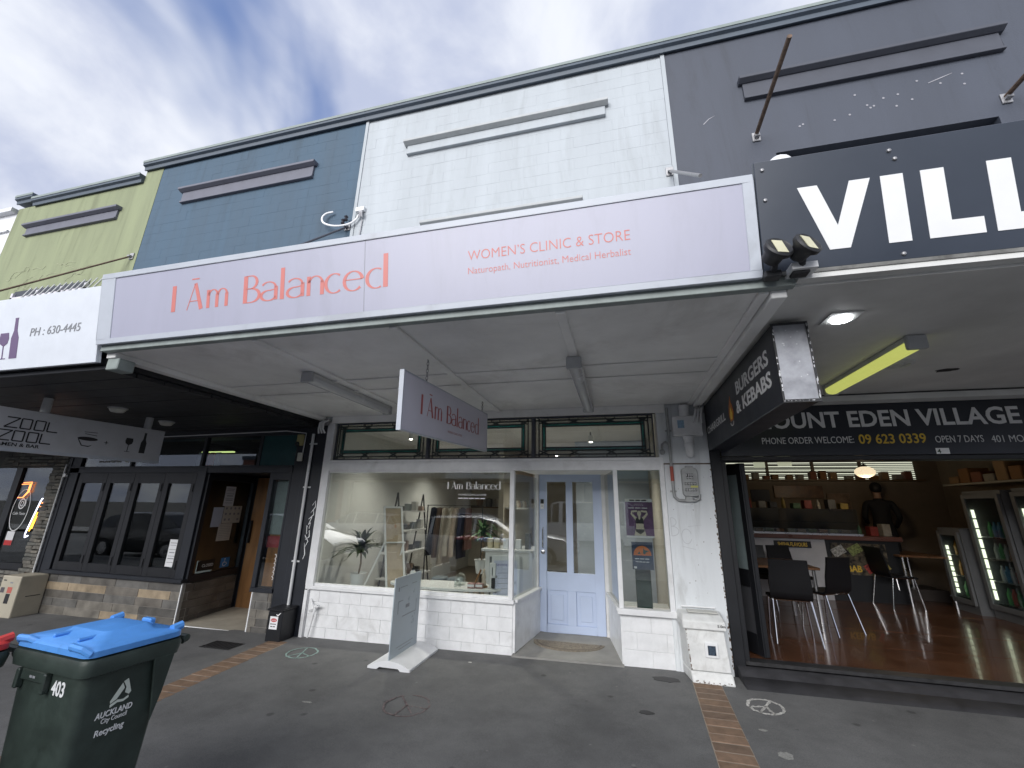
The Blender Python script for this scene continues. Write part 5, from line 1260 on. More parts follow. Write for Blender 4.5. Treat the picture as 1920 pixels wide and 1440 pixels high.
b1 = bin_('dark green wheelie bin with bright blue lid marked 403 and Recycling',(-2.54,-3.31,gz(-2.5)),math.radians(-5),(0.10,0.33,0.80),'blue_lid_plastic')
f403 = frame((0,-.2255,.80),(1,0,0),(0,-.048,1))
text(b1,'403',f403,.06,WHITE_VINYL,width=.1,u=.05,v=.0,bold=.02,depth=.002)
bars(b1,frame((0,-.2465,.853),(1,0,0),(0,0,1)),-.115,-.065,0,.01,GREYINK,2)
sfo = frame((.2562,0,.6),(0,1,0),(.0486,0,1)); lgf = lambda u,v,d=0: sfo(u*.62-.01,.06+v*.5,d)
lg = MB()
lg.poly(lgf,[(-.015,.33),(.02,.345),(.07,.22),(.055,.2),(.018,.225),(.02,.27)]); lg.poly(lgf,[(-.02,.32),(.005,.27),(-.04,.19),(-.085,.165),(-.09,.185)]); lg.poly(lgf,[(-.085,.155),(-.03,.18),(.02,.17),(.055,.19),(.06,.17),(.02,.15),(-.03,.158),(-.08,.13)])
lg.build('council_logo',mat('pale_green_print',(0.62,0.68,0.62),0.5),b1)
text(b1,'AUCKLAND',sfo,.026,WHITE_VINYL,width=.18,u=-.12,v=.092,bold=.015); text(b1,'City Council',sfo,.021,WHITE_VINYL,width=.125,u=-.085,v=.066); text(b1,'Recycling',sfo,.027,WHITE_VINYL,width=.14,u=-.1,v=.018,bold=.012)
b2 = bin_('dark green wheelie bin with red lid cut off by the left edge',(-3.11,-3.68,gz(-3.1)),math.radians(-5),(0.6,0.05,0.045),'red_lid_plastic')

# footpath display board on a curved base
ab = thing('display_board','pale grey upright display board on white curved base outside the shop','sign board',(-2.34,-0.4,gz(-2.3)))
g0 = gz(-2.34); bp = MB()
prof = [(-.235,0),(-.235,.022),(-.17,.05),(-.1,.072),(0,.082),(.1,.072),(.17,.05),(.235,.022),(.235,0),(.13,0),(.105,.02),(-.105,.02),(-.13,0)]
bp.prism([(-2.335+a,-0.745,g0+.002+b) for a,b in prof],(0,0.69,0)); bp.build('base',mat('white_moulded_base',(0.74,0.75,0.76),0.4,var=0.03),ab,smooth=True)
pa = MB().box(-2.35,-2.338,-0.74,-0.13,g0+.078,0.80).build('panel',mat('pale_grey_acrylic',(0.40,0.46,0.50),0.3,var=0.02),ab,bevel=.002)
pf = frame((-2.3372,-0.74,g0+.08),(0,1,0),(0,0,1)); pm = MB()
for a,b in (((.1,.40),(.1,.52)),((.1,.52),(.2,.52)),((.52,.36),(.52,.48)),((.42,.36),(.52,.36)),((.2,.36),(.44,.36)),((.12,.08),(.5,.08)),((.18,.05),(.46,.05)),((.12,.655),(.28,.655)),((.38,.66),(.5,.66))): pm.ribbon(pf,[(a[0],a[1],.006),(b[0],b[1],.006)],.001)
pm.build('print',GREYINK,ab); bars(ab,pf,.27,.36,.43,.035,GREYINK,3)
rect(p_:=MB(),pf,.08,.1,.62,.66,.001); p_.build('emblem',GREYINK,ab)

# half-round door mat
dmn = thing('door_mat','worn half-round coir door mat in the recessed entry','mat',(-0.66,0.4,-0.005))
mm = MB(); pts=[(-0.68+.42*math.cos(math.radians(a)),0.53-.3*math.sin(math.radians(a)) ,0.0) for a in range(0,181,10)]
mm.prism([(x,y,-0.002) for x,y,z in pts],(0,0,0.014)); mm.build('pile',mat('coir',(0.25,0.215,0.17),0.95,var=0.3,scale=60,bump=0.8,bscale=250),dmn)
em = MB(); ef = frame((-0.68,0.53,0.0125),(1,0,0),(0,1,0)); em.ribbon(ef,[(.38*math.cos(math.radians(a)),-.265*math.sin(math.radians(a)),.02) for a in range(0,181,10)],.001); em.build('border',mat('coir_dark',(0.17,0.145,0.115),0.95,var=0.3,scale=60),dmn)

# chalk peace signs
def peace(label,x,y,r,ry,rot,col,seed,w=.028,skip=0.0):
    random.seed(seed); t = thing('chalk_peace_sign',label,'chalk drawing',(x,y,gz(x)),'chalk peace signs on the footpath')
    f0 = frame((x,y,gz(x)+.003),(math.cos(rot),math.sin(rot),0.0),(-math.sin(rot),math.cos(rot),0)); mb=MB()
    def seg(p,q,n=10):
        l=None
        for i in range(n):
            a=i/n; b=(i+1)/n+.02
            if random.random()<skip: continue
            ja,jb=[random.uniform(-.006,.006) for _ in range(2)]
            mb.ribbon(f0,[(p[0]+(q[0]-p[0])*a,p[1]+(q[1]-p[1])*a+ja,w*random.uniform(.5,1.1)),(p[0]+(q[0]-p[0])*b,p[1]+(q[1]-p[1])*b+jb,w*random.uniform(.5,1.1))],.0008)
    for k in range(30):
        if random.random()<skip: continue
        a0,a1=math.radians(k*12),math.radians(k*12+14); j=random.uniform(.97,1.03)
        mb.ribbon(f0,[(r*j*math.cos(a0),ry*j*math.sin(a0),w*random.uniform(.55,1.1)),(r*j*math.cos(a1),ry*j*math.sin(a1),w*random.uniform(.55,1.1))],.0008)
    seg((0,ry),(0,-ry)); seg((0,0),(-r*.72,-ry*.7)); seg((0,0),(r*.72,-ry*.7)); mb.build('chalk',col,t)
peace('mint chalk peace sign near the tiled riser',-3.53,-0.52,.16,.17,math.radians(20),mat('mint_chalk',(0.33,0.46,0.43),0.95,var=0.3,scale=60),1,.02)
peace('faded brown chalk peace sign in the middle of the footpath',-1.79,-1.39,.185,.19,math.radians(40),mat('faded_chalk',(0.19,0.15,0.15),0.95,var=0.3,scale=50),2,.018,.12)
peace('white chalk peace sign outside the takeaway',1.08,-0.66,.13,.145,math.radians(-30),mat('white_chalk',(0.62,0.61,0.58),0.95,var=0.35,scale=60),3,.026)
def splat(name,label,x,y,rx,ry,col,seed):
    random.seed(seed); mb=MB(); n=16
    mb.prism([(x+rx*math.cos(i*2*math.pi/n)*random.uniform(.75,1.15),y+ry*math.sin(i*2*math.pi/n)*random.uniform(.75,1.15),gz(x)+.002) for i in range(n)],(0,0,.002))
    tag(mb.build(name,col),label,'stain','spots on the footpath')
GUM = mat('old_gum',(0.28,0.28,0.265),0.9,var=0.25,scale=70)
splat('gum_stain','large pale grey gum stain beside the right brick strip',0.98,-1.42,.05,.05,GUM,1)
splat('gum_stain','small pale gum stain between chalk sign and large gum stain',0.94,-1.09,.028,.018,GUM,2)
splat('gum_stain','tiny white fleck left of the display board base corner',-1.62,-0.32,.02,.012,mat('white_chalk',(0.48,0.47,0.45),0.95),3)
splat('gum_stain','pale scuff on the footpath left of the faded chalk sign',-2.62,-1.55,.05,.015,GUM,4)
DAMP = mat('damp_asphalt',(0.03,0.029,0.03),0.6,var=0.3,scale=25)
splat('damp_stain','dark damp stain by the foot of the white pier',0.33,-0.27,.13,.07,DAMP,5)
splat('damp_stain','dark oily spot on the footpath left of the right brick strip',0.12,-1.02,.06,.035,DAMP,6)
gr = thing('drain_grate','dark cast drain grate in the footpath by the left brick strip','drain',(-4.62,-0.5,gz(-4.6)))
MB().box(-4.82,-4.4,-0.66,-0.42,gz(-4.6)+.001,gz(-4.6)+.004).build('frame',mat('cast_iron',(0.025,0.025,0.027),0.6,var=0.2,scale=30),gr)
for i in range(8): MB().box(-4.80+i*.05,-4.78+i*.05,-0.64,-0.44,gz(-4.6)+.0045,gz(-4.6)+.009).build('bar',mat('cast_iron',(0.025,0.025,0.027),0.6),gr)

# ================================================================ INSIDE THE TAKEAWAY
SHELL = mat('black_leatherette',(0.009,0.009,0.011),0.5,var=0.1,spec=0.3)
def chair_proto():
    t = thing('dining_chair','x','chair',(0,0,0),'black chairs in the takeaway',0,local=True)
    pr = [(-.235,.88),(-.22,.80),(-.195,.65),(-.18,.53),(-.165,.48),(-.13,.455),(-.05,.45),(.12,.455),(.19,.45),(.215,.435)]
    mb = MB(); W=.21; vs=[]
    for i,(y,z) in enumerate(pr):
        w = W*(0.93 if i<2 else 1.0)
        dx = Vector((0,pr[min(i+1,9)][0]-pr[max(i-1,0)][0],pr[min(i+1,9)][1]-pr[max(i-1,0)][1])).normalized(); nn=Vector((0,dx.z,-dx.y))*.012
        for s in (-1,1):
            for k in (-1,1): vs.append(Vector((s*w,y,z))+nn*k)
    n=len(pr); fs=[]
    for i in range(n-1):
        a,b=i*4,(i+1)*4
        fs+=[(a,b,b+2,a+2),(a+1,a+3,b+3,b+1),(a,a+1,b+1,b),(a+2,b+2,b+3,a+3)]
    fs+=[(0,2,3,1),((n-1)*4,(n-1)*4+1,(n-1)*4+3,(n-1)*4+2)]
    mb.add(vs,fs).build('seat_shell',SHELL,t,smooth=True,local=True)
    for s in (-1,1):
        MB().tube([(s*.19,.17,.435),(s*.22,.21,0)],.011,8).build('leg',CHROME,t,smooth=True,local=True)
        MB().tube([(s*.19,-.14,.435),(s*.22,-.24,0)],.011,8).build('leg',CHROME,t,smooth=True,local=True)
        MB().tube([(s*.19,-.14,.437),(s*.19,.17,.437)],.011,8).build('side_rail',CHROME,t,smooth=True,local=True)
    MB().tube([(-.19,-.1,.436),(.19,-.1,.436)],.01,8).build('cross_rail',CHROME,t,smooth=True,local=True)
    return t
cp0 = chair_proto()
CH = [((1.87,0.93),math.radians(-8),'black chair nearest the open front with its back to the street'),
      ((2.48,1.52),math.radians(32),'black chair turned towards the table right of the nearest chair'),
      ((2.0,2.72),math.radians(172),'left black chair on the far side of the near table'),
      ((2.55,2.85),math.radians(200),'right black chair on the far side of the near table'),
      ((4.22,3.5),math.radians(-82),'black chair standing alone in the middle of the brown floor'),
      ((3.95,4.05),math.radians(-95),'black chair behind the lone middle chair')]
for i,((x,y),r,l) in enumerate(CH):
    o = cp0 if i==0 else copy_tree(cp0)
    o.location=(x,y,FZ); o.rotation_euler=(0,0,r); o['label']=l
TOP = mat('timber_tabletop',(0.2,0.1,0.05),0.3,var=0.2,scale=6)
def table(label,x,y,w,d,h=.74):
    t=thing('dining_table',label,'table',(x,y,FZ),'timber tables in the takeaway')
    MB().box(x-w/2,x+w/2,y-d/2,y+d/2,FZ+h-.03,FZ+h).build('top',TOP,t,bevel=.006)
    for a in (-1,1):
        for b in (-1,1): MB().tube([(x+a*(w/2-.06),y+b*(d/2-.06),FZ),(x+a*(w/2-.06),y+b*(d/2-.06),FZ+h-.03)],.02,8).build('leg',STEEL,t,smooth=True)
table('timber topped table behind the folded door with glass jars',1.98,1.85,.85,1.0); table('long timber table at right in front of the fridges',4.75,4.1,.7,1.1,.76)
jr=thing('glass_jar','clear lidded glass jar at left end of the near table','jar',(1.73,1.75,FZ+.74)); MB().lathe((1.73,1.75,FZ+.741),[(.05,0),(.055,.02),(.055,.13),(.04,.15)],14).build('jar',GLASS,jr,smooth=True); MB().lathe((1.73,1.75,FZ+.892),[(.055,0),(.06,.015),(.02,.035),(.002,.05)],14).build('lid',STEEL,jr,smooth=True)
jr=thing('cup_stack','white paper cup beside the glass jar','cup',(1.66,1.6,FZ+.74)); MB().lathe((1.66,1.6,FZ+.741),[(.03,0),(.038,.1),(.04,.102)],14).build('cup',WHITE_VINYL,jr,smooth=True)
# counter with glass display
ct=thing('service_counter','glass fronted display counter with white base at the back of the takeaway','counter',(3.5,4.0,FZ))
MB().box(2.3,3.42,3.7,4.3,FZ,1.1).build('base_panel',mat('counter_white',(0.5,0.5,0.52),0.5,var=0.05),ct)
MB().box(3.422,4.5,3.72,4.3,FZ,1.1).build('base_front',BLACK,ct)
MB().box(2.25,4.55,3.66,4.32,1.1,1.17).build('worktop',mat('red_brown_laminate',(0.14,0.06,0.045),0.3,var=0.1),ct,bevel=.005)
MB().box(2.3,4.0,3.72,3.728,1.17,1.6).build('glass_front',GLASS_D,ct); MB().box(2.3,4.0,3.72,4.25,1.6,1.61).build('glass_top',GLASS_D,ct); MB().box(2.3,4.0,3.73,4.2,1.38,1.388).build('glass_shelf',GLASS_D,ct)
MB().box(2.28,4.02,3.7,3.73,1.17,1.2).build('steel_rail',STEEL,ct)
random.seed(40)
for i in range(9):
    x=2.45+i*.17; MB().box(x-.07,x+.07,3.8,4.1,1.2,1.26).build('food_tray',mat('food_%d'%(i%4),((0.2,0.1,0.03),(0.12,0.14,0.04),(0.3,0.12,0.04),(0.25,0.2,0.1))[i%4],0.6,var=0.4,scale=40),ct,bevel=.01)
random.seed(77)
for i in range(12):
    x=2.4+i*.19; hgt=random.uniform(.08,.22); nm=('sauce_bottle','till','napkin_box')[i%3] if i!=1 else 'till'
    q=MB()
    if i%3==0: q.lathe((x,4.0,1.612 if x<3.95 else 1.172),[(.03,0),(.033,.02),(.03,hgt*.7),(.012,hgt*.85),(.012,hgt)],10)
    else: q.box(x-.06,x+.06,3.92,4.08,1.612 if x<3.95 else 1.172,(1.612 if x<3.95 else 1.172)+hgt)
    q.build('counter_stock',mat('stock_%d'%(i%5),((0.3,0.05,0.04),(0.4,0.38,0.33),(0.1,0.1,0.1),(0.35,0.25,0.06),(0.1,0.2,0.1))[i%5],0.5,var=0.2,scale=20),ct,smooth=(i%3==0),bevel=0 if i%3==0 else .006)
sg=thing('counter_sign','black sign reading Shisha Flavours in amber letters on the counter','sign',(2.95,3.69,0.98)); MB().box(2.62,3.2,3.685,3.698,0.95,1.06).build('board',BLACK,sg); text(sg,'SHISHA FLAVOURS',frame((0,3.6845,0),*FRONT),.065,YEL,width=.46,u=2.68,v=.972,bold=.02)
sg=thing('counter_sign','black sign reading Kebab in yellow letters low on the counter','sign',(3.8,3.7,0.5)); MB().box(3.5,4.3,3.7,3.718,0.55,1.05).build('board',mat('collage',(0.1,0.08,0.05),0.5,var=0.9,scale=14),sg); text(sg,'KEBAB',frame((0,3.6995,0),*FRONT),.1,YEL,width=.35,u=3.55,v=.6,bold=.03)
for i,(x,z,c) in enumerate(((3.6,.92,(0.42,0.42,0.4)),(3.85,.95,(0.25,0.3,0.1)),(4.1,.9,(0.4,0.38,0.36)),(4.05,.68,(0.45,0.06,0.05)),(4.2,.68,(0.5,0.4,0.1)))):
    s_=MB(); f_=frame((x,3.6985,z),(.86,0,.5),(-.5,0,.86)); rect(s_,f_,-.1,.1,-.07,.07,.001); s_.build('photo_panel',mat('photo_%d'%i,c,0.5,var=0.6,scale=30),sg)
# back window with blinds
bw=thing('blind_window','bright window band with dark horizontal blinds along the takeaway back wall','window',(4.2,4.95,2.1))
MB().box(2.2,5.7,4.985,4.998,2.2,2.62).build('window_light',mat('daylight_pane',(0.7,0.72,0.6),0.6,emit=0.55,emit_col=(0.85,0.88,0.7),var=0.2,scale=1.5),bw)
SL=mat('blind_slat_brown',(0.035,0.03,0.025),0.5,var=0.2)
for i in range(11):
    z=2.215+i*.037
    for a,b in ((2.2,3.05),(3.1,3.9),(3.95,4.75),(4.8,5.7)): MB().box(a,b,4.945,4.975,z,z+.012+(.018 if 3<b<4.9 and i%2 else 0.006)).build('blind_slat',SL,bw)
for x in (3.05,3.9,4.75): MB().box(x,x+.05,4.93,4.98,2.19,2.65).build('mullion',BEIGE,bw)
MB().box(2.2,5.7,4.7,4.98,2.16,2.19).build('shelf',mat('timber_shelf',(0.16,0.1,0.05),0.5),bw)
random.seed(17)
for i in range(16):
    x=2.35+i*.21+random.uniform(-.04,.04); h=random.uniform(.06,.16); MB().box(x-.06,x+.06,4.75,4.88,2.191,2.191+h).build('shelf_box',mat('carton_%d'%(i%4),((0.25,0.12,0.04),(0.3,0.18,0.08),(0.28,0.25,0.2),(0.22,0.08,0.04))[i%4],0.7),bw,bevel=.008)
for i in range(2): 
    s_=sheet('price_card',('left' if i==0 else 'right')+' pale card hung against the bright blinds above counter','card',frame((0,4.0,0),*FRONT),2.56+i*.42,2.76+i*.46,2.36+i*.03,2.58,mat('cream_card_glow',(0.62,0.66,0.5),0.6,emit=.25,emit_col=(0.7,0.75,0.55)),d=.004)  # faint emission paints a glow into the cards
# pendant lamps
def pendant(label,x,y,z,e):
    t=thing('pendant_lamp',label,'lamp',(x,y,z)); MB().ball((x,y,z),(.14,.14,.09),18,10).build('shade',mat('glowing_shell_shade',(0.8,0.7,0.5),0.5,emit=0.55,emit_col=(1.0,0.82,0.55),var=0.4,scale=30),t,smooth=True); MB().tube([(x,y,z+.08),(x,y,2.68)],.006,6).build('cord',INK,t); MB().lathe((x,y,z+.07),[(.05,0),(.03,.05),(.006,.06)],12).build('cap',INK,t,smooth=True)
    lamp('POINT','pendant_bulb',(x,y,z-.16),e,(1.0,0.8,0.55),.08,t)
pendant('glowing shell pendant lamp over the middle of the takeaway',3.93,3.05,2.2,4)
# wall items
for i,(x,z,w,h,c,l) in enumerate(((2.75,1.85,.34,.24,(0.01,0.01,0.012),'black till screen above the left end of the counter'),(3.6,1.95,.9,.25,(0.18,0.09,0.04),'brown picture strip on the back wall above the counter'),(4.3,1.75,.4,.35,(0.25,0.17,0.11),'tan notice on the back wall behind the counter'))):
    t=tag(MB().box(x-w/2,x+w/2,4.5 if i==0 else 4.96,4.53 if i==0 else 4.985,z-h/2,z+h/2).build(('till_screen','wall_picture','wall_notice')[i],mat('wall_item_%d'%i,c,0.4,var=0.3,scale=8),None,bevel=.005),l,('screen','picture','notice')[i])
# fridges along the right wall
def fridge(label,y0,y1,z1,x=5.05,lit=True,seed=0,strip=2.2):
    random.seed(seed); t=thing('drinks_fridge',label,'fridge',(x+.3,(y0+y1)/2,FZ),'glass door fridges')
    fm=mat('fridge_grey',(0.16,0.165,0.17),0.4,var=0.06)
    MB().box(x,x+.6,y0,y0+.05,FZ,z1).box(x,x+.6,y1-.05,y1,FZ,z1).box(x,x+.6,y0+.05,y1-.05,z1-.1,z1).box(x,x+.6,y0+.05,y1-.05,FZ,FZ+.18).box(x+.55,x+.6,y0+.05,y1-.05,FZ+.18,z1-.1).build('cabinet',fm,t)
    MB().box(x-.04,x-.004,y0+.01,y0+.07,FZ+.12,z1-.05).box(x-.04,x-.004,y1-.07,y1-.01,FZ+.12,z1-.05).box(x-.04,x-.004,y0+.07,y1-.07,z1-.11,z1-.05).box(x-.04,x-.004,y0+.07,y1-.07,FZ+.12,FZ+.19).build('door_frame',fm,t,bevel=.004)
    MB().box(x-.022,x-.016,y0+.07,y1-.07,FZ+.19,z1-.11).build('door_glass',GLASS_D,t)
    if lit:
        for k in range(9): 
            za=FZ+.25+k*(z1-FZ-.5)/9; MB().box(x+.01,x+.03,y1-.1,y1-.065,za,za+(z1-FZ-.5)/9-.02).build('light_segment',mat('fridge_strip',(0.9,0.9,0.7),0.4,emit=strip,emit_col=(0.95,0.95,0.68),var=0),t)
    n=int((z1-FZ-.3)/.3)
    for k in range(n):
        z=FZ+.2+k*.3; sh=MB().box(x+.03,x+.54,y0+.06,y1-.06,z,z+.01).build('shelf',STEEL,t)
        cols=((0.1,0.25,0.4),(0.4,0.08,0.06),(0.1,0.3,0.12),(0.45,0.22,0.05),(0.45,0.45,0.45))
        y=y0+.11
        while y<y1-.1:
            c=random.randrange(5); MB().lathe((x+.13,y,z+.011),[(.03,0),(.033,.01),(.033,.13),(.014,.18),(.014,.21)],8).build('bottle',mat('drink_%d'%c,cols[c],0.25),sh,smooth=True); y+=.085
fridge('narrow glass door drinks fridge furthest back by the long table',3.15,3.62,1.35,seed=1,strip=1.4)
fridge('tall glass door drinks fridge in the middle of the row',2.4,3.1,1.9,x=5.18,seed=2)
fridge('tall glass door drinks fridge at the right edge of the picture',1.6,2.36,1.92,x=5.28,seed=3,strip=1.2)
sb=thing('wall_shelf','shelf of brown shisha boxes high above the fridges','shelf',(5.4,2.7,2.05)); MB().box(5.45,6.08,1.4,3.9,2.02,2.05).build('board',mat('pale_shelf',(0.35,0.32,0.26),0.5),sb)
random.seed(50)
for i in range(10): y=1.55+i*.24; MB().box(5.5,5.8,y-.1,y+.1,2.052,2.052+random.uniform(.1,.3)).build('carton',mat('carton_%d'%(i%4),(0.25,0.12,0.04),0.7),sb,bevel=.01)

# the person at the counter: one skinned body
def person(label,loc,rotz):
    J={'pel':(0,0,.95,.15,.11),'wst':(0,0,1.1,.135,.10),'chs':(0,.01,1.32,.165,.115),'nck0':(0,0,1.47,.085,.075),'nck':(0,.01,1.53,.052,.055),'hd0':(0,.035,1.60,.068,.085),'hd':(0,.035,1.68,.075,.095),'hd2':(0,.02,1.755,.055,.07),
       'lsh':(.19,0,1.43,.062,.062),'lel':(.25,-.03,1.16,.047,.047),'lwr':(.21,.16,1.0,.033,.033),'lhd':(.2,.24,.99,.03,.022),
       'rsh':(-.19,0,1.43,.062,.062),'rel':(-.25,-.02,1.16,.047,.047),'rwr':(-.2,.18,1.05,.033,.033),'rhd':(-.19,.26,1.05,.03,.022),
       'lhp':(.1,0,.88,.1,.1),'lkn':(.11,.02,.5,.066,.07),'lan':(.11,-.02,.1,.045,.05),'lft':(.12,.12,.04,.04,.035),
       'rhp':(-.1,0,.88,.1,.1),'rkn':(-.11,.03,.5,.066,.07),'ran':(-.11,-.01,.1,.045,.05),'rft':(-.12,.13,.04,.04,.035)}
    E=[('pel','wst'),('wst','chs'),('chs','nck0'),('nck0','nck'),('nck','hd0'),('hd0','hd'),('hd','hd2'),('chs','lsh'),('lsh','lel'),('lel','lwr'),('lwr','lhd'),('chs','rsh'),('rsh','rel'),('rel','rwr'),('rwr','rhd'),('pel','lhp'),('lhp','lkn'),('lkn','lan'),('lan','lft'),('pel','rhp'),('rhp','rkn'),('rkn','ran'),('ran','rft')]
    for s,h,w in ((1,'lhd','l'),(-1,'rhd','r')):
        hx,hy,hz=J[h][:3]
        for k,(dx,ln) in enumerate(((-.022,.06),(-.007,.075),(.008,.07),(.022,.055))):
            a,b='%sf%da'%(w,k),'%sf%db'%(w,k); J[a]=(hx+dx,hy+.03,hz,.009,.009); J[b]=(hx+dx,hy+.03+ln,hz-.02,.008,.008); E+=[(h,a),(a,b)]
        a,b=w+'ta',w+'tb'; J[a]=(hx-s*.03,hy,hz,.01,.01); J[b]=(hx-s*.045,hy+.04,hz-.01,.009,.009); E+=[(h,a),(a,b)]
    ks=list(J); me=bpy.data.meshes.new('body'); me.from_pydata([J[k][:3] for k in ks],[(ks.index(a),ks.index(b)) for a,b in E],[])
    o=bpy.data.objects.new('tmp',me); COL.objects.link(o); o.modifiers.new('s','SKIN'); 
    sv=me.skin_vertices[0].data
    for i,k in enumerate(ks): sv[i].radius=J[k][3:5]; sv[i].use_root=(k=='pel')
    ss=o.modifiers.new('u','SUBSURF'); ss.levels=2; ss.render_levels=2
    dg=bpy.context.evaluated_depsgraph_get(); dg.update(); m2=bpy.data.meshes.new_from_object(o.evaluated_get(dg)); bpy.data.objects.remove(o)
    m2.materials.clear()
    for m in (mat('black_clothing',(0.01,0.01,0.012),0.8),mat('skin',(0.32,0.19,0.13),0.5)): m2.materials.append(m)
    for p in m2.polygons:
        c=p.center; p.use_smooth=True; p.material_index=1 if (c.z>1.5 or (c.y>.17 and .9<c.z<1.12)) else 0
    t=thing('person',label,'person',loc,None,rotz,local=True); link('body',m2,t)
    hr=MB().ball((0,.0,1.70),(.092,.1,.105),16,10); hr.v=[p for p in hr.v]; hr.build('hair',mat('black_hair',(0.008,0.007,0.007),0.6),t,smooth=True,local=True)
    fc=MB().ball((0,.118,1.655),(.012,.018,.02),8,6); fc.ball((.03,.105,1.68),.008,6,5); fc.ball((-.03,.105,1.68),.008,6,5); fc.build('face_features',mat('skin',(0.32,0.19,0.13),0.5),t,smooth=True,local=True)
person('person in black clothing standing at the right end of the counter',(4.72,4.45,FZ+.18),math.radians(-18))
MB().box(4.52,5.3,4.15,4.8,FZ+.002,FZ+.178).build('platform',mat('dark_floor', (0.06,0.05,0.045), 0.4),grey)
# ================================================================ INSIDE THE WHITE SHOP
WHT = mat('white_furniture',(0.68,0.69,0.69),0.4,var=0.02)
BLK = mat('black_powdercoat',(0.015,0.015,0.017),0.45)
gv = thing('window_lettering','white vinyl shop name on the upper right of the large window','lettering',(-1.8,0.012,1.75))
wf = frame((0,0.0145,0),*FRONT)
wordmark(gv,wf,-2.13,0.70,1.755,0.085,WHITE_VINYL,macron=True,depth=.0006)
text(gv,'WOMEN\u2019S CLINIC & STORE',wf,.022,WHITE_VINYL,width=.37,u=-1.98,v=1.675,depth=.0005); bars(gv,wf,-1.98,-1.61,1.637,.012,WHITE_VINYL,5)
# posters hung in the narrow right window
pf_ = frame((0,0.06,0),*FRONT)
p1 = sheet('poster','purple poster of a woman in black swimwear with raised arms in narrow window','poster',pf_,0.055,0.355,1.245,1.665,mat('plum_poster',(0.13,0.055,0.15),0.5,var=0.35,scale=9),d=.003)
P3 = lambda u,v,d=0: pf_(u,v,.0035+d); bd=MB(); rect(bd,P3,0.055,0.355,1.63,1.665,.0005); rect(bd,P3,0.055,0.355,1.245,1.265,.0005); bd.build('white_band',PAPER,p1)
bars(p1,lambda u,v,d=0:pf_(u,v,.0044+d),.105,.305,1.641,.015,INK,3)
zg=MB(); zg.ribbon(P3,[(.155+.012*k,1.588+(.024 if k%2 else 0),.004) for k in range(9)],.0005); zg.build('script_mark',PAPER,p1); bars(p1,P3,.09,.31,1.56,.008,PAPER,3)
bd=MB(); cx=.205
for s in (-1,1): bd.ribbon(P3,[(cx+s*.03,1.44,.03),(cx+s*.085,1.5,.022),(cx+s*.08,1.525,.022),(cx+s*.02,1.53,.018)],.0005)
bd.poly(P3,[(cx-.045,1.45),(cx+.045,1.45),(cx+.04,1.36),(cx+.05,1.33),(cx+.065,1.266),(cx-.065,1.266),(cx-.05,1.33),(cx-.04,1.36)],.0005); disc(bd,P3,cx,1.505,.022,.03,14,.0006); bd.ribbon(P3,[(cx,1.44,.022),(cx,1.48,.022)],.0006); bd.build('figure',mat('poster_skin',(0.62,0.56,0.44),0.6),p1)
bd=MB(); P4=lambda u,v,d=0: pf_(u,v,.0045+d); bd.poly(P4,[(cx-.04,1.45),(cx-.02,1.46),(cx,1.435),(cx+.02,1.46),(cx+.04,1.45),(cx+.045,1.395),(cx-.045,1.395)],.0005); bd.poly(P4,[(cx-.052,1.335),(cx+.052,1.335),(cx+.045,1.31),(cx,1.28),(cx-.045,1.31)],.0005); bd.build('swimwear',INK,p1)
p2 = sheet('poster','navy poster with an orange half sun below the purple poster','poster',pf_,0.10,0.325,0.915,1.2,mat('navy_poster',(0.035,0.06,0.12),0.5,var=0.25,scale=8),d=.003)
bd=MB(); bd.poly(P3,[(.2125+.095*math.cos(math.radians(a)),1.06+.1*math.sin(math.radians(a))) for a in range(0,181,12)],.0005); bd.build('sun',mat('poster_orange',(0.66,0.2,0.06),0.5),p2)
bd=MB(); bd.poly(P4,[(.22,1.08),(.225,1.14),(.24,1.115),(.29,1.11),(.25,1.09),(.24,1.07)],.0005); bd.poly(P4,[(.16,1.075),(.18,1.1),(.195,1.075)],.0005); bd.build('silhouette',mat('poster_teal',(0.04,0.12,0.13),0.5),p2)
bars(p2,P3,.13,.29,1.02,.009,PAPER,3); bars(p2,P3,.135,.285,.99,.007,PAPER,4); rect(b_:=MB(),P3,.115,.145,.925,.945,.0005); b_.build('patch',PAPER,p2)
dg = tag(MB().box(0.13,0.3,0.3,0.4,0.44,0.95).build('display_stand',mat('bottle_green',(0.02,0.05,0.04),0.3,var=0.3,scale=9),None,bevel=.006),'dark green box stand below the posters in the narrow window','stand')
# oval table and the things on it
ot = thing('oval_table','white oval display table just inside the large window','table',(-2.25,0.5,0.02))
tb=MB(); tb.prism([(-2.27+.78*math.cos(t),0.46+.26*math.sin(t),0.535) for t in [i*math.pi/24 for i in range(48)]],(0,0,.03)); tb.build('top',WHT,ot,bevel=.004,smooth=True)
for dx in (-.35,.35): MB().lathe((-2.27+dx,0.48,0.42),[(.12,0),(.12,.012),(.025,.02),(.025,.11)],16).build('pedestal',WHT,ot,smooth=True)
TZ=.566
def item(name,label,cat,x,y,parts):
    t=thing(name,label,cat,(x,y,TZ))
    for nm,m,prof in parts: MB().lathe((x,y,TZ+.001),prof,14).build(nm,m,t,smooth=True)
    return t
item('pump_bottle','white bottle with black pump standing left on the oval table','bottle',-2.72,.42,[('bottle',WHT,[(.035,0),(.037,.01),(.037,.13),(.02,.15)]),('pump',BLK,[(.02,.15),(.02,.18),(.008,.185),(.008,.22)])])
item('jar','silver lidded white jar in front of the pump bottle','jar',-2.66,.34,[('jar',WHT,[(.04,0),(.042,.01),(.042,.08),(.036,.085)]),('lid',STEEL,[(.042,.086),(.042,.12),(.03,.122)])])
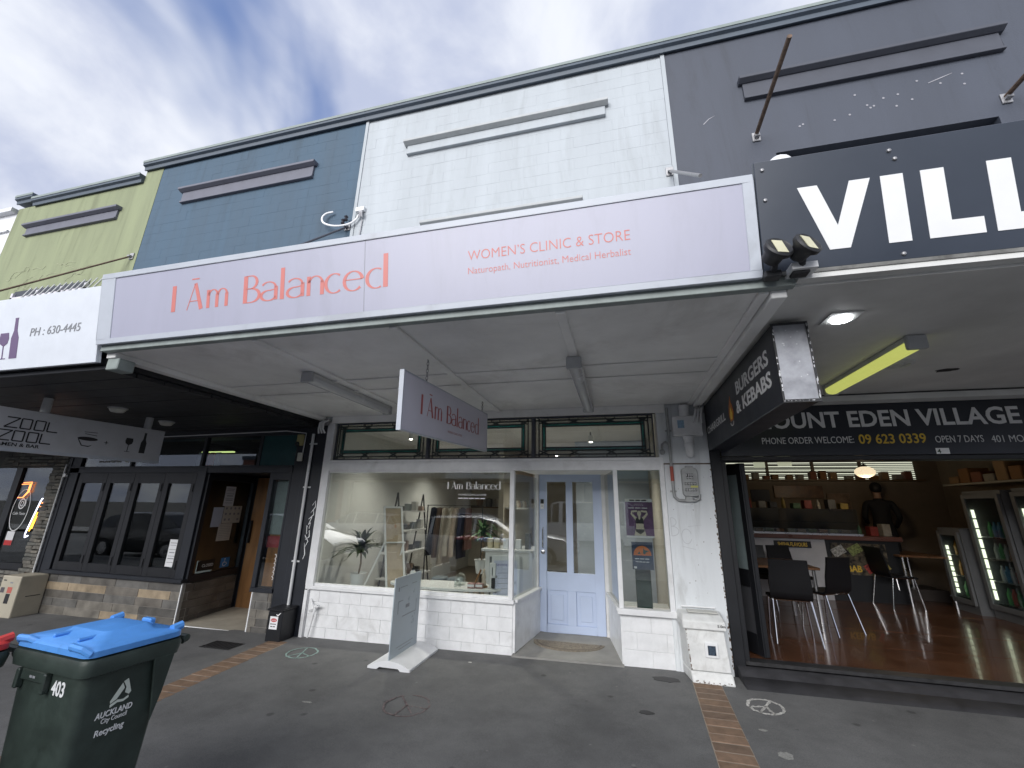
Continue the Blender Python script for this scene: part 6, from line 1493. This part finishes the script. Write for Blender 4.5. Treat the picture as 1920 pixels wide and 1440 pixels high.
item('vial','clear glass vial left of middle on the oval table','bottle',-2.08,.34,[('bottle',GLASS,[(.018,0),(.018,.07),(.008,.085),(.008,.1)])]); item('vial','second clear glass vial right of the other vial','bottle',-2.03,.36,[('bottle',GLASS,[(.018,0),(.018,.07),(.008,.085),(.008,.1)])])
item('cloche','small clear glass dome behind the vials','ornament',-2.07,.48,[('dome',GLASS,[(.07,0),(.07,.06),(.05,.12),(.01,.15)])])
for i,(x,y,l) in enumerate(((-1.86,.32,'left patterned pink soap box on the table'),(-1.76,.34,'right patterned pink soap box on the table'))):
    t=thing('soap_box',l,'box',(x,y,TZ)); MB().box(x-.045,x+.045,y-.03,y+.03,TZ+.001,TZ+.06).build('carton',mat('pink_pattern',(0.5,0.3,0.28),0.6,var=0.6,scale=70),t,bevel=.004); MB().box(x-.045,x+.045,y-.0315,y-.0305,TZ+.02,TZ+.045).build('band',PAPER,t)
t=thing('wooden_brush','wooden brush leaning up behind the pink boxes','brush',(-1.82,.42,TZ)); MB().tube([(-1.86,.42,TZ+.01),(-1.78,.44,TZ+.2)],.011,8).build('handle',WOODM,t,smooth=True); MB().box(-1.88,-1.82,.4,.45,TZ+.001,TZ+.04).build('bristles',mat('tan_bristle',(0.35,0.22,0.1),0.9),t)
t=thing('tall_box','white and black tall slim box at right on the oval table','box',(-1.61,.42,TZ)); MB().box(-1.655,-1.575,.4,.46,TZ+.001,TZ+.29).build('carton',WHT,t,bevel=.003); MB().box(-1.62,-1.61,.398,.3995,TZ+.09,TZ+.24).build('printed_line',INK,t); MB().box(-1.62,-1.575,.375,.398,TZ+.001,TZ+.12).build('dark_vial',BLK,t,bevel=.004)
t=thing('stone_figure','pale stone figurine on a wooden slice on the oval table','ornament',(-1.73,.42,TZ)); MB().lathe((-1.73,.42,TZ+.001),[(.05,0),(.05,.015),(.005,.016)],14).build('slice',WOODM,t); MB().lathe((-1.73,.42,TZ+.018),[(.03,0),(.035,.03),(.02,.07),(.03,.1),(.02,.14),(.012,.16),(.02,.18),(.003,.2)],12).build('figure',mat('pale_stone',(0.5,0.44,0.36),0.7),t,smooth=True)
# leaning mirror stand
mr=thing('floor_mirror','tall white framed mirror on A-shaped stand inside the large window','mirror',(-3.2,.5,.42))
ma,mb_=Vector((-3.36,.42,0)),Vector((-3.14,.62,0)); mu=(mb_-ma).normalized()
mfr=frame((-3.1,.42,.43),(0.75,0.66,0),(-0.2,0.1,1)); mm=MB(); MW,MH=.27,1.12
for u0,u1,v0,v1 in ((0,.025,0,MH),(MW-.025,MW,0,MH),(.025,MW-.025,MH-.025,MH),(.025,MW-.025,0,.025)): mm.add(slab(mfr,u0,u1,v0,v1,-.012,.012),BX)
mm.build('frame',WHT,mr); MB().add(slab(mfr,.025,MW-.025,.025,MH-.025,-.004,.002),BX).build('glass',mat('mirror_reflection_tan',(0.42,0.34,0.24),0.25,var=0.1),mr)  # flat tan paints the mirrored room into the glass
for u in (0.0,MW): MB().beam(mfr(u,.62,.02),mfr(u,.62,.02)+Vector((-.22 if u==0 else -.1,-.12,-.64)),.02,.02).build('stand_leg',WHT,mr)
MB().beam(mfr(-.02,.62,.02),mfr(MW+.02,.62,.02),.018,.018).build('stand_bar',WHT,mr)
# potted dracaena
LEAF=mat('dark_leaf',(0.045,0.07,0.03),0.5,var=0.3,scale=20)
def spiky(name,label,loc,h,n,L,seed,m=LEAF,droop=.9,parts=1):
    random.seed(seed); t=thing(name,label,'plant',loc); x,y,z=loc
    MB().lathe((x,y,z),[(.08,0),(.11,.2),(.12,.2),(.1,.19)],14).build('pot',WHT,t,smooth=True)
    MB().tube([(x,y,z+.18),(x+.02,y,z+h*.6),(x,y,z+h)],.012,6).build('trunk',mat('stem_brown',(0.16,0.11,0.07),0.8),t,smooth=True)
    for i in range(n):
        a=random.uniform(0,6.28); el=random.uniform(.1,1.3); l=L*random.uniform(.7,1.1); d=Vector((math.cos(a)*math.cos(el),math.sin(a)*math.cos(el),math.sin(el))); sd=Vector((-math.sin(a),math.cos(a),0))
        mb=MB(); pts=[]; b=Vector((x,y,z+h+random.uniform(-.1,.02)))
        for k in range(6):
            s=k/5; p=b+d*(l*s)+Vector((0,0,-droop*l*s*s*.6)); w=.028*math.sin(math.pi*min(1,.12+s*.88))+.002
            pts.append((p-sd*w,p+Vector((0,0,-.004)),p+sd*w))
        vs=[q for r in pts for q in r]; fs=[]
        for k in range(5): o=k*3; fs+=[(o,o+1,o+4,o+3),(o+1,o+2,o+5,o+4)]
        me=mb.add(vs,fs).build('leaf',m,t,smooth=True)
spiky('dracaena_plant','spiky dracaena in white pot behind the window at left',(-3.62,.55,.42),.55,60,.42,3,droop=.65)
spiky('leafy_plant','bushy green plant behind the oval table',(-2.15,1.6,.55),.62,40,.42,4,mat('mid_green_leaf',(0.05,0.11,0.04),0.5,var=0.3,scale=20))
# ladder shelf, garments, counter, wall shelves
ls=thing('ladder_shelf','black A-frame ladder shelf with pale shelves along the left wall','shelf',(-3.85,2.2,.02))
for y in (1.7,2.7):
    for s in (-1,1): MB().beam((-3.75+.0,y,1.75),(-3.75+s*.24,y,.02),.02,.02).build('frame_leg',BLK,ls)
for k,z in enumerate((.35,.75,1.1,1.42)):
    w=.26-z*.1; MB().box(-3.75-w,-3.75+w,1.62,2.78,z,z+.025).build('shelf_board',WHT,ls)
    for j in range(4): yy=1.8+j*.26; MB().box(-3.78,-3.68,yy-.04,yy+.05,z+.026,z+.026+.08+.04*((j+k)%3)).build('product_box',mat('product_%d'%((j+k)%4),((0.2,0.22,0.22),(0.5,0.5,0.48),(0.35,0.25,0.2),(0.1,0.1,0.1))[(j+k)%4],0.6),ls)
rk=thing('clothes_rail','clothes rail with hanging garments in the middle of the shop','clothes rail',(-3.0,2.2,.02))
MB().tube([(-3.4,2.2,.02),(-3.4,2.2,1.55),(-2.45,2.5,1.55),(-2.45,2.5,.02)],.013,8).build('rail',BLK,rk,smooth=True)
random.seed(11)
for i,c in enumerate(((0.012,0.014,0.03),(0.2,0.13,0.09),(0.55,0.5,0.42),(0.6,0.56,0.48),(0.5,0.42,0.34),(0.02,0.022,0.05),(0.16,0.08,0.07))):
    t=.1+i*.105; x,y=-3.4+.95*t,2.2+.3*t; mb=MB(); rows=[]
    L=.75+random.uniform(-.1,.25)
    for k in range(7):
        s=k/6; w=.1+.14*min(1,s*1.6); r=[]
        for j in range(9):
            u=(j/8-.5)*2; r.append((x+.02*math.sin(j*2.1+k*.3+i),y+u*w,1.52-s*L+.03*abs(u)*(1-s)*-1))
        rows.append(r)
    vs=[p for r in rows for p in r]; fs=[(k*9+j,k*9+j+1,(k+1)*9+j+1,(k+1)*9+j) for k in range(6) for j in range(8)]
    mb.add(vs,fs); n=len(vs); mb.add([Vector(p)+Vector((.025,0,0)) for p in vs],[f[::-1] for f in fs]); mb.build('garment',mat('garment_%d'%i,c,0.85,var=0.12,scale=15),rk,smooth=True)
wc=thing('shop_counter','white panelled shop counter with boxes behind the large window','counter',(-1.5,1.4,.02))
MB().box(-1.95,-1.25,1.15,1.75,.02,.92).build('body',WHT,wc,bevel=.004); MB().box(-2.0,-1.2,1.1,1.8,.921,.96).build('top',mat('pale_stone_top',(0.5,0.52,0.54),0.35),wc,bevel=.004)
MB().box(-1.88,-1.62,1.142,1.148,.15,.85).build('panel',mat('recess_shade_sheet',(0.12,0.13,0.14),0.6),wc)  # dark sheet imitates the shade of an open recess
for i,(x,h,c) in enumerate(((-1.9,.13,(0.4,0.36,0.25)),(-1.8,.13,(0.4,0.36,0.25)),(-1.66,.14,(0.6,0.62,0.65)),(-1.57,.24,(0.6,0.62,0.65)),(-1.47,.13,(0.6,0.62,0.65)),(-1.33,.22,(0.03,0.03,0.035)))):
    t=thing('product_box',('cream bottle box leftmost on the shop counter','cream bottle box second on the shop counter','small white box third along the shop counter','tall white box in the middle of the shop counter','small white box right of the tall one on the counter','black card reader box at right end of the shop counter')[i],'box',(x,1.25,.961)); MB().box(x-.04,x+.04,1.2,1.28,.961,.961+h).build('carton',mat('counter_box_%d'%i,c,0.5),t,bevel=.005)
hn=thing('wall_shelf','pale wall shelf with small ornaments on the warm back partition','shelf',(-2.2,2.9,1.5)); MB().box(-2.24,-2.0,3.3,5.0,1.5,1.53).build('board',WHT,hn)
for i in range(8): MB().lathe((-2.12,3.4+i*.2,1.531),[(.04,0),(.05,.06),(.03,.12),(.02,.15)],10).build('ornament',mat('ornament_%d'%(i%3),((0.3,0.2,0.12),(0.15,0.15,0.15),(0.5,0.46,0.4))[i%3],0.6),hn,smooth=True)
s2=thing('wall_shelf','shelf of baskets and hats high on the far back wall','shelf',(-3.2,6.1,1.5)); MB().box(-3.9,-2.4,5.95,6.19,1.5,1.53).build('board',mat('timber_shelf',(0.16,0.1,0.05),0.5),s2)
for i in range(5): MB().lathe((-3.7+i*.27,6.07,1.531),[(.08,0),(.1,.12),(.09,.2),(.02,.22)],12).build('basket',mat('ornament_%d'%(i%3),(0.3,0.2,0.12),0.6),s2,smooth=True)
bk=thing('reflection_box','grey boxes standing in for a reflection behind the table','basket',(-2.5,1.1,.02))  # boxes made up in place of a reflection in the window
for x in (-2.62,-2.38): MB().box(x-.1,x+.1,1.0,1.2,.02,.55).build('basket',mat('grey_reflection',(0.12,0.14,0.15),0.9),bk,bevel=.02)
es_=thing('events_sign','white A-frame Upcoming Events sign in the corner of the large window','sign',(-1.5,.45,.42))
evf=frame((-1.62,.36,.43),(0.93,0.36,0),(-.02,.12,1)); MB().add(slab(evf,0,.36,0,.52,-.012,0),BX).build('board',WHT,es_,bevel=.003); rect(b_:=MB(),lambda u,v,d=0:evf(u,v,d+.0005),.03,.33,.04,.46,.001); b_.build('print_area',mat('lilac_paper',(0.55,0.58,0.72),0.6),es_)
evt=lambda u,v,d=0:evf(u,v,d+.0018); text(es_,'Upcoming Events',evt,.028,mat('purple_ink',(0.1,0.08,0.25),0.6),width=.24,u=.06,v=.40,depth=.0005,bold=.01)
lm=MB()
for k in range(5): rect(lm,evt,.08,.28-.03*(k%2),.31-.06*k,.316-.06*k,.0005)
for c in ((.06,.27),(.3,.2),(.06,.1),(.3,.07)): disc(lm,evt,c[0],c[1],.018,.018,12,.0005)
lm.build('print',GREYINK,es_); MB().add(slab(frame((-1.62,.6,.43),(0.93,0.36,0),(.02,-.12,1)),0,.36,0,.5,-.012,0),BX).build('rear_leg',WHT,es_)
# ceiling spots
for i,(x,y) in enumerate(((-3.2,0.95),(-2.0,0.9),(-0.4,1.6),(-3.2,3.2),(-1.2,3.4))):
    t=thing('track_spot',('front left','front middle','front right','rear left','rear right')[i]+' lit ceiling spotlight inside the white shop','light fitting',(x,y,2.6),'ceiling spots in the white shop'); MB().tube([(x,y,2.715),(x,y,2.66)],.012,8).build('stem',BLK,t); MB().lathe((x,y,2.56),[(.035,.1),(.04,.0),(.03,.002)],12).build('can',WHT,t,smooth=True); MB().lathe((x,y,2.556),[(.028,.0),(.02,-.004),(.002,-.006)],12).build('bulb',mat('warm_led',(1,0.95,0.85),0.4,emit=14,emit_col=(1,0.94,0.84),var=0),t,smooth=True)
    lamp('SPOT','spot_bulb',(x,y,2.54),60,(1.0,0.92,0.8),.06,t)
lamp('POINT','kitchen_glow',(-7.0,3.2,2.4),3,(1.0,0.7,0.45),.1) if False else None

# ================================================================ ACROSS THE STREET (seen only in reflections)
def opposite(name,label,x0,x1,h,col,awn,seed):
    random.seed(seed); t=thing(name,label,'building',((x0+x1)/2,-19.4,0),'shops across the street'); m=mat('opp_'+name+str(seed),col,0.7,var=0.06,scale=1.5)
    MB().box(x0,x1,-28,-19.4,3.0,h).box(x0,x0+.4,-19.9,-19.4,0,3.0).box(x1-.4,x1,-19.9,-19.4,0,3.0).box(x0,x1,-28,-22,0,3.0).build('wall',m,t); MB().box(x0,x1,-19.55,-19.25,h,h+.25).build('parapet',COPING,t)
    MB().box(x0+.4,x1-.4,-19.8,-19.77,.5,2.9).build('shop_glass',mat('opp_shop_glass',(0.05,0.055,0.06),0.08),t); MB().box(x0+.4,x1-.4,-19.85,-19.75,0,.5).build('riser',m,t); MB().box(x0,x1,-19.4,-16.6,3.0,3.12).build('awning',mat(awn[0],awn[1],0.6),t); MB().box(x0,x1,-16.62,-16.55,2.95,3.75).build('fascia',mat(awn[0],awn[1],0.6),t)
    return t
OF=frame((0,-16.545,0),(-1,0,0),(0,0,1))
o1=opposite('opposite_shop','dark fronted boutique across the street with slanted white lettering',-17.5,-9.2,5.5,(0.5,0.46,0.4),('dark_fascia',(0.03,0.03,0.035)),1)
text(o1,'Madame',OF,.36,WHITE_VINYL,width=1.9,u=14.0,v=3.18,shear=.3); text(o1,'Monsieur',OF,.36,WHITE_VINYL,width=2.1,u=9.6,v=3.18,shear=.3)
o2=opposite('opposite_shop','pale fascia shop across the street with dark capital lettering',-9.2,-2.5,5.4,(0.62,0.6,0.55),('pale_fascia',(0.5,0.53,0.52)),2)
text(o2,'GOOD NEWS',OF,.4,mat('dark_green_ink',(0.1,0.13,0.12),0.6),width=3.4,u=3.6,v=3.15,bold=.02)
opposite('opposite_shop','cream corner shop across the street with teal awning',-2.5,6.5,5.4,(0.62,0.6,0.55),('teal_fascia',(0.05,0.12,0.13)),3)
opposite('opposite_shop','brick red shop far left across the street',-26,-17.5,4.4,(0.25,0.1,0.07),('grey_fascia',(0.25,0.25,0.26)),4)
opposite('opposite_shop','white shop far right across the street',6.5,15,4.8,(0.62,0.6,0.55),('navy_fascia',(0.03,0.04,0.08)),5)
for (x,h,l,sd) in ((9.5,9.5,'street tree growing across the road right of the shops',1),):
    random.seed(sd); t=thing('street_tree',l,'tree',(x,-17.2,0)); MB().tube([(x,-17.2,0),(x+.1,-17.2,2.2),(x-.1,-17.1,4.2),(x,-17.2,6)],[.22,.17,.12,.06],10).build('trunk',mat('bark',(0.12,0.09,0.07),0.9),t,smooth=True)
    lv=MB()
    for i in range(5200):
        cl=i%26; random.seed(sd*1000+cl); c=Vector((x+random.uniform(-2.2,2.2),-17.2+random.uniform(-2,2),5.2+random.uniform(-1.6,3.4))); random.seed(sd*99991+i); p=c+Vector((random.gauss(0,.5),random.gauss(0,.5),random.gauss(0,.4)))
        a=Vector((random.gauss(0,1),random.gauss(0,1),random.gauss(0,1))).normalized()*.09; b=Vector((random.gauss(0,1),random.gauss(0,1),random.gauss(0,1))).normalized()*.07; o=len(lv.v); lv.v+=[p-a,p+b,p+a,p-b]; lv.f.append((o,o+1,o+2,o+3))
    me=bpy.data.meshes.new('crown'); me.from_pydata([tuple(p-OFF[t.name]) for p in lv.v],[],lv.f); me.materials.append(mat('tree_leaf',(0.05,0.09,0.03),0.6,var=0.3,scale=3)); link('crown',me,t)

# parked cars: built along x, nose towards +x
def car(label,loc,rotz,col,kind='hatch',L=4.4):
    t=thing('parked_car',label,'car',loc,'cars parked in the street',rotz,local=True)
    pm=mat('carpaint_%d_%d_%d'%tuple(int(c*99) for c in col),col,0.25,metal=0.2,var=0.02,coat=0.8)
    if kind=='van': S=[(-L/2,.5,.95,.95),(-L/2+.02,.35,1.0,1.85),(-L/2+.25,.28,1.0,2.0),(.9,.28,1.0,2.0),(1.25,.28,1.0,1.92),(L/2-.55,.28,1.02,1.1),(L/2-.12,.3,.9,.95),(L/2,.42,.7,.72)]; cab=(1,5)
    else: S=[(-L/2,.45,.72,.73),(-L/2+.06,.3,.92,.95),(-L/2+.42,.25,.97,1.33),(-L/2+1.0,.22,.95,1.44),(-.1,.22,.92,1.47),(.35,.22,.91,1.38),(1.05,.22,.93,.98),(L/2-.35,.24,.82,.84),(L/2-.05,.32,.66,.68),(L/2,.42,.56,.57)]; cab=(1,6)
    W=.88 if kind!='van' else .95; n=len(S); rows=[]
    for i,(x,zb_,zbelt,zr) in enumerate(S):
        e=(.86 if i in (0,n-1) else .97 if i in (1,n-2) else 1)*W; tw=e*(.72 if zr-zbelt>.25 else .93)
        rows.append([(x,-e*.94,zb_),(x,-e,(zb_+zbelt)/2),(x,-e*.97,zbelt),(x,-tw,zr-.02),(x,-tw*.5,zr+.012),(x,tw*.5,zr+.012),(x,tw,zr-.02),(x,e*.97,zbelt),(x,e,(zb_+zbelt)/2),(x,e*.94,zb_)])
    bd,gw=MB(),MB(); vs=[p for r in rows for p in r]; bf_,gf=[],[]
    for i in range(n-1):
        for k in range(9):
            f=(i*10+k,i*10+k+1,(i+1)*10+k+1,(i+1)*10+k); side=k in (2,6) and cab[0]<=i<cab[1]; scr=k in (3,4,5) and (i==cab[0] or i==cab[1]-1) 
            bf_.append(f)
            if (side or scr): gf.append(f)
    bf_+= [tuple(range(10))[::-1],tuple(range((n-1)*10,n*10))]
    bd.add(vs,bf_).build('body',pm,t,smooth=True,local=True)
    for f in gf:
        q=[Vector(vs[i]) for i in f]; c=sum(q,Vector())/4; nn=(q[1]-q[0]).cross(q[3]-q[0]).normalized()
        if nn.dot(c-Vector((c.x,0,.7)))<0: nn=-nn
        gw.add([c+(p-c)*.9+nn*.012 for p in q]+[c+(p-c)*.9+nn*.002 for p in q],[(0,1,2,3),(4,5,1,0),(5,6,2,1),(6,7,3,2),(7,4,0,3)])
    gw.build('windows',mat('car_glass',(0.02,0.025,0.03),0.06),t,local=True)
    for x in (-L/2+.78,L/2-.85):
        for s in (-1,1):
            w=MB().lathe((x,s*(W-.1),.31),[(.18,-.1),(.31,-.1),(.32,-.06),(.32,.06),(.31,.1),(.2,.1)],20,'y').build('tyre',mat('tyre_rubber',(0.02,0.02,0.02),0.8),t,smooth=True,local=True); MB().lathe((x,s*(W+.005),.31),[(.02,-.015),(.2,-.01),(.2,.01),(.02,.015)],16,'y').build('rim',STEEL,w,smooth=True,local=True)
    for s in (-1,1):
        MB().ball((L/2-.12,s*.6,.66),(.1,.17,.06),10,6).build('headlight',mat('headlamp',(0.7,0.72,0.75),0.1),t,smooth=True,local=True); MB().ball((-L/2+.05,s*.66,.84),(.05,.12,.1),10,6).build('tail_light',mat('tail_red',(0.35,0.02,0.02),0.2),t,smooth=True,local=True)
    for z,x in ((.42,L/2-.02),(.5,-L/2+.02)): MB().box(x-.03,x+.03,-.26,.26,z-.06,z+.06).build('number_plate',WHITE_VINYL,t,local=True)
    for s in (-1,1): MB().ball((.72,s*(W+.08),1.0),(.06,.1,.06),8,6).build('wing_mirror',pm,t,smooth=True,local=True)
RZ=lambda x: gz(x)-.14
car('silver hatchback parked at the near kerb behind the viewer',(-3.75,-6.95,RZ(-3.7)),0,(0.7,0.71,0.73),L=4.8)
car('dark blue car parked at the near kerb further left',(-10.3,-6.95,RZ(-10)),0,(0.03,0.035,0.06))
car('black hatchback parked at the near kerb far left',(-15.6,-6.95,RZ(-15)),0,(0.02,0.02,0.022))
car('white hatchback parked across the road left of the van',(-7.3,-14.3,RZ(-7)),math.pi,(0.68,0.69,0.7),L=4.2)
car('white van parked across the road opposite the door',(-1.9,-14.3,RZ(-2)),math.pi,(0.7,0.71,0.72),'van',4.9)
car('pale grey wagon parked across the road at left',(-12.6,-14.3,RZ(-12)),math.pi,(0.6,0.6,0.6),L=4.6)
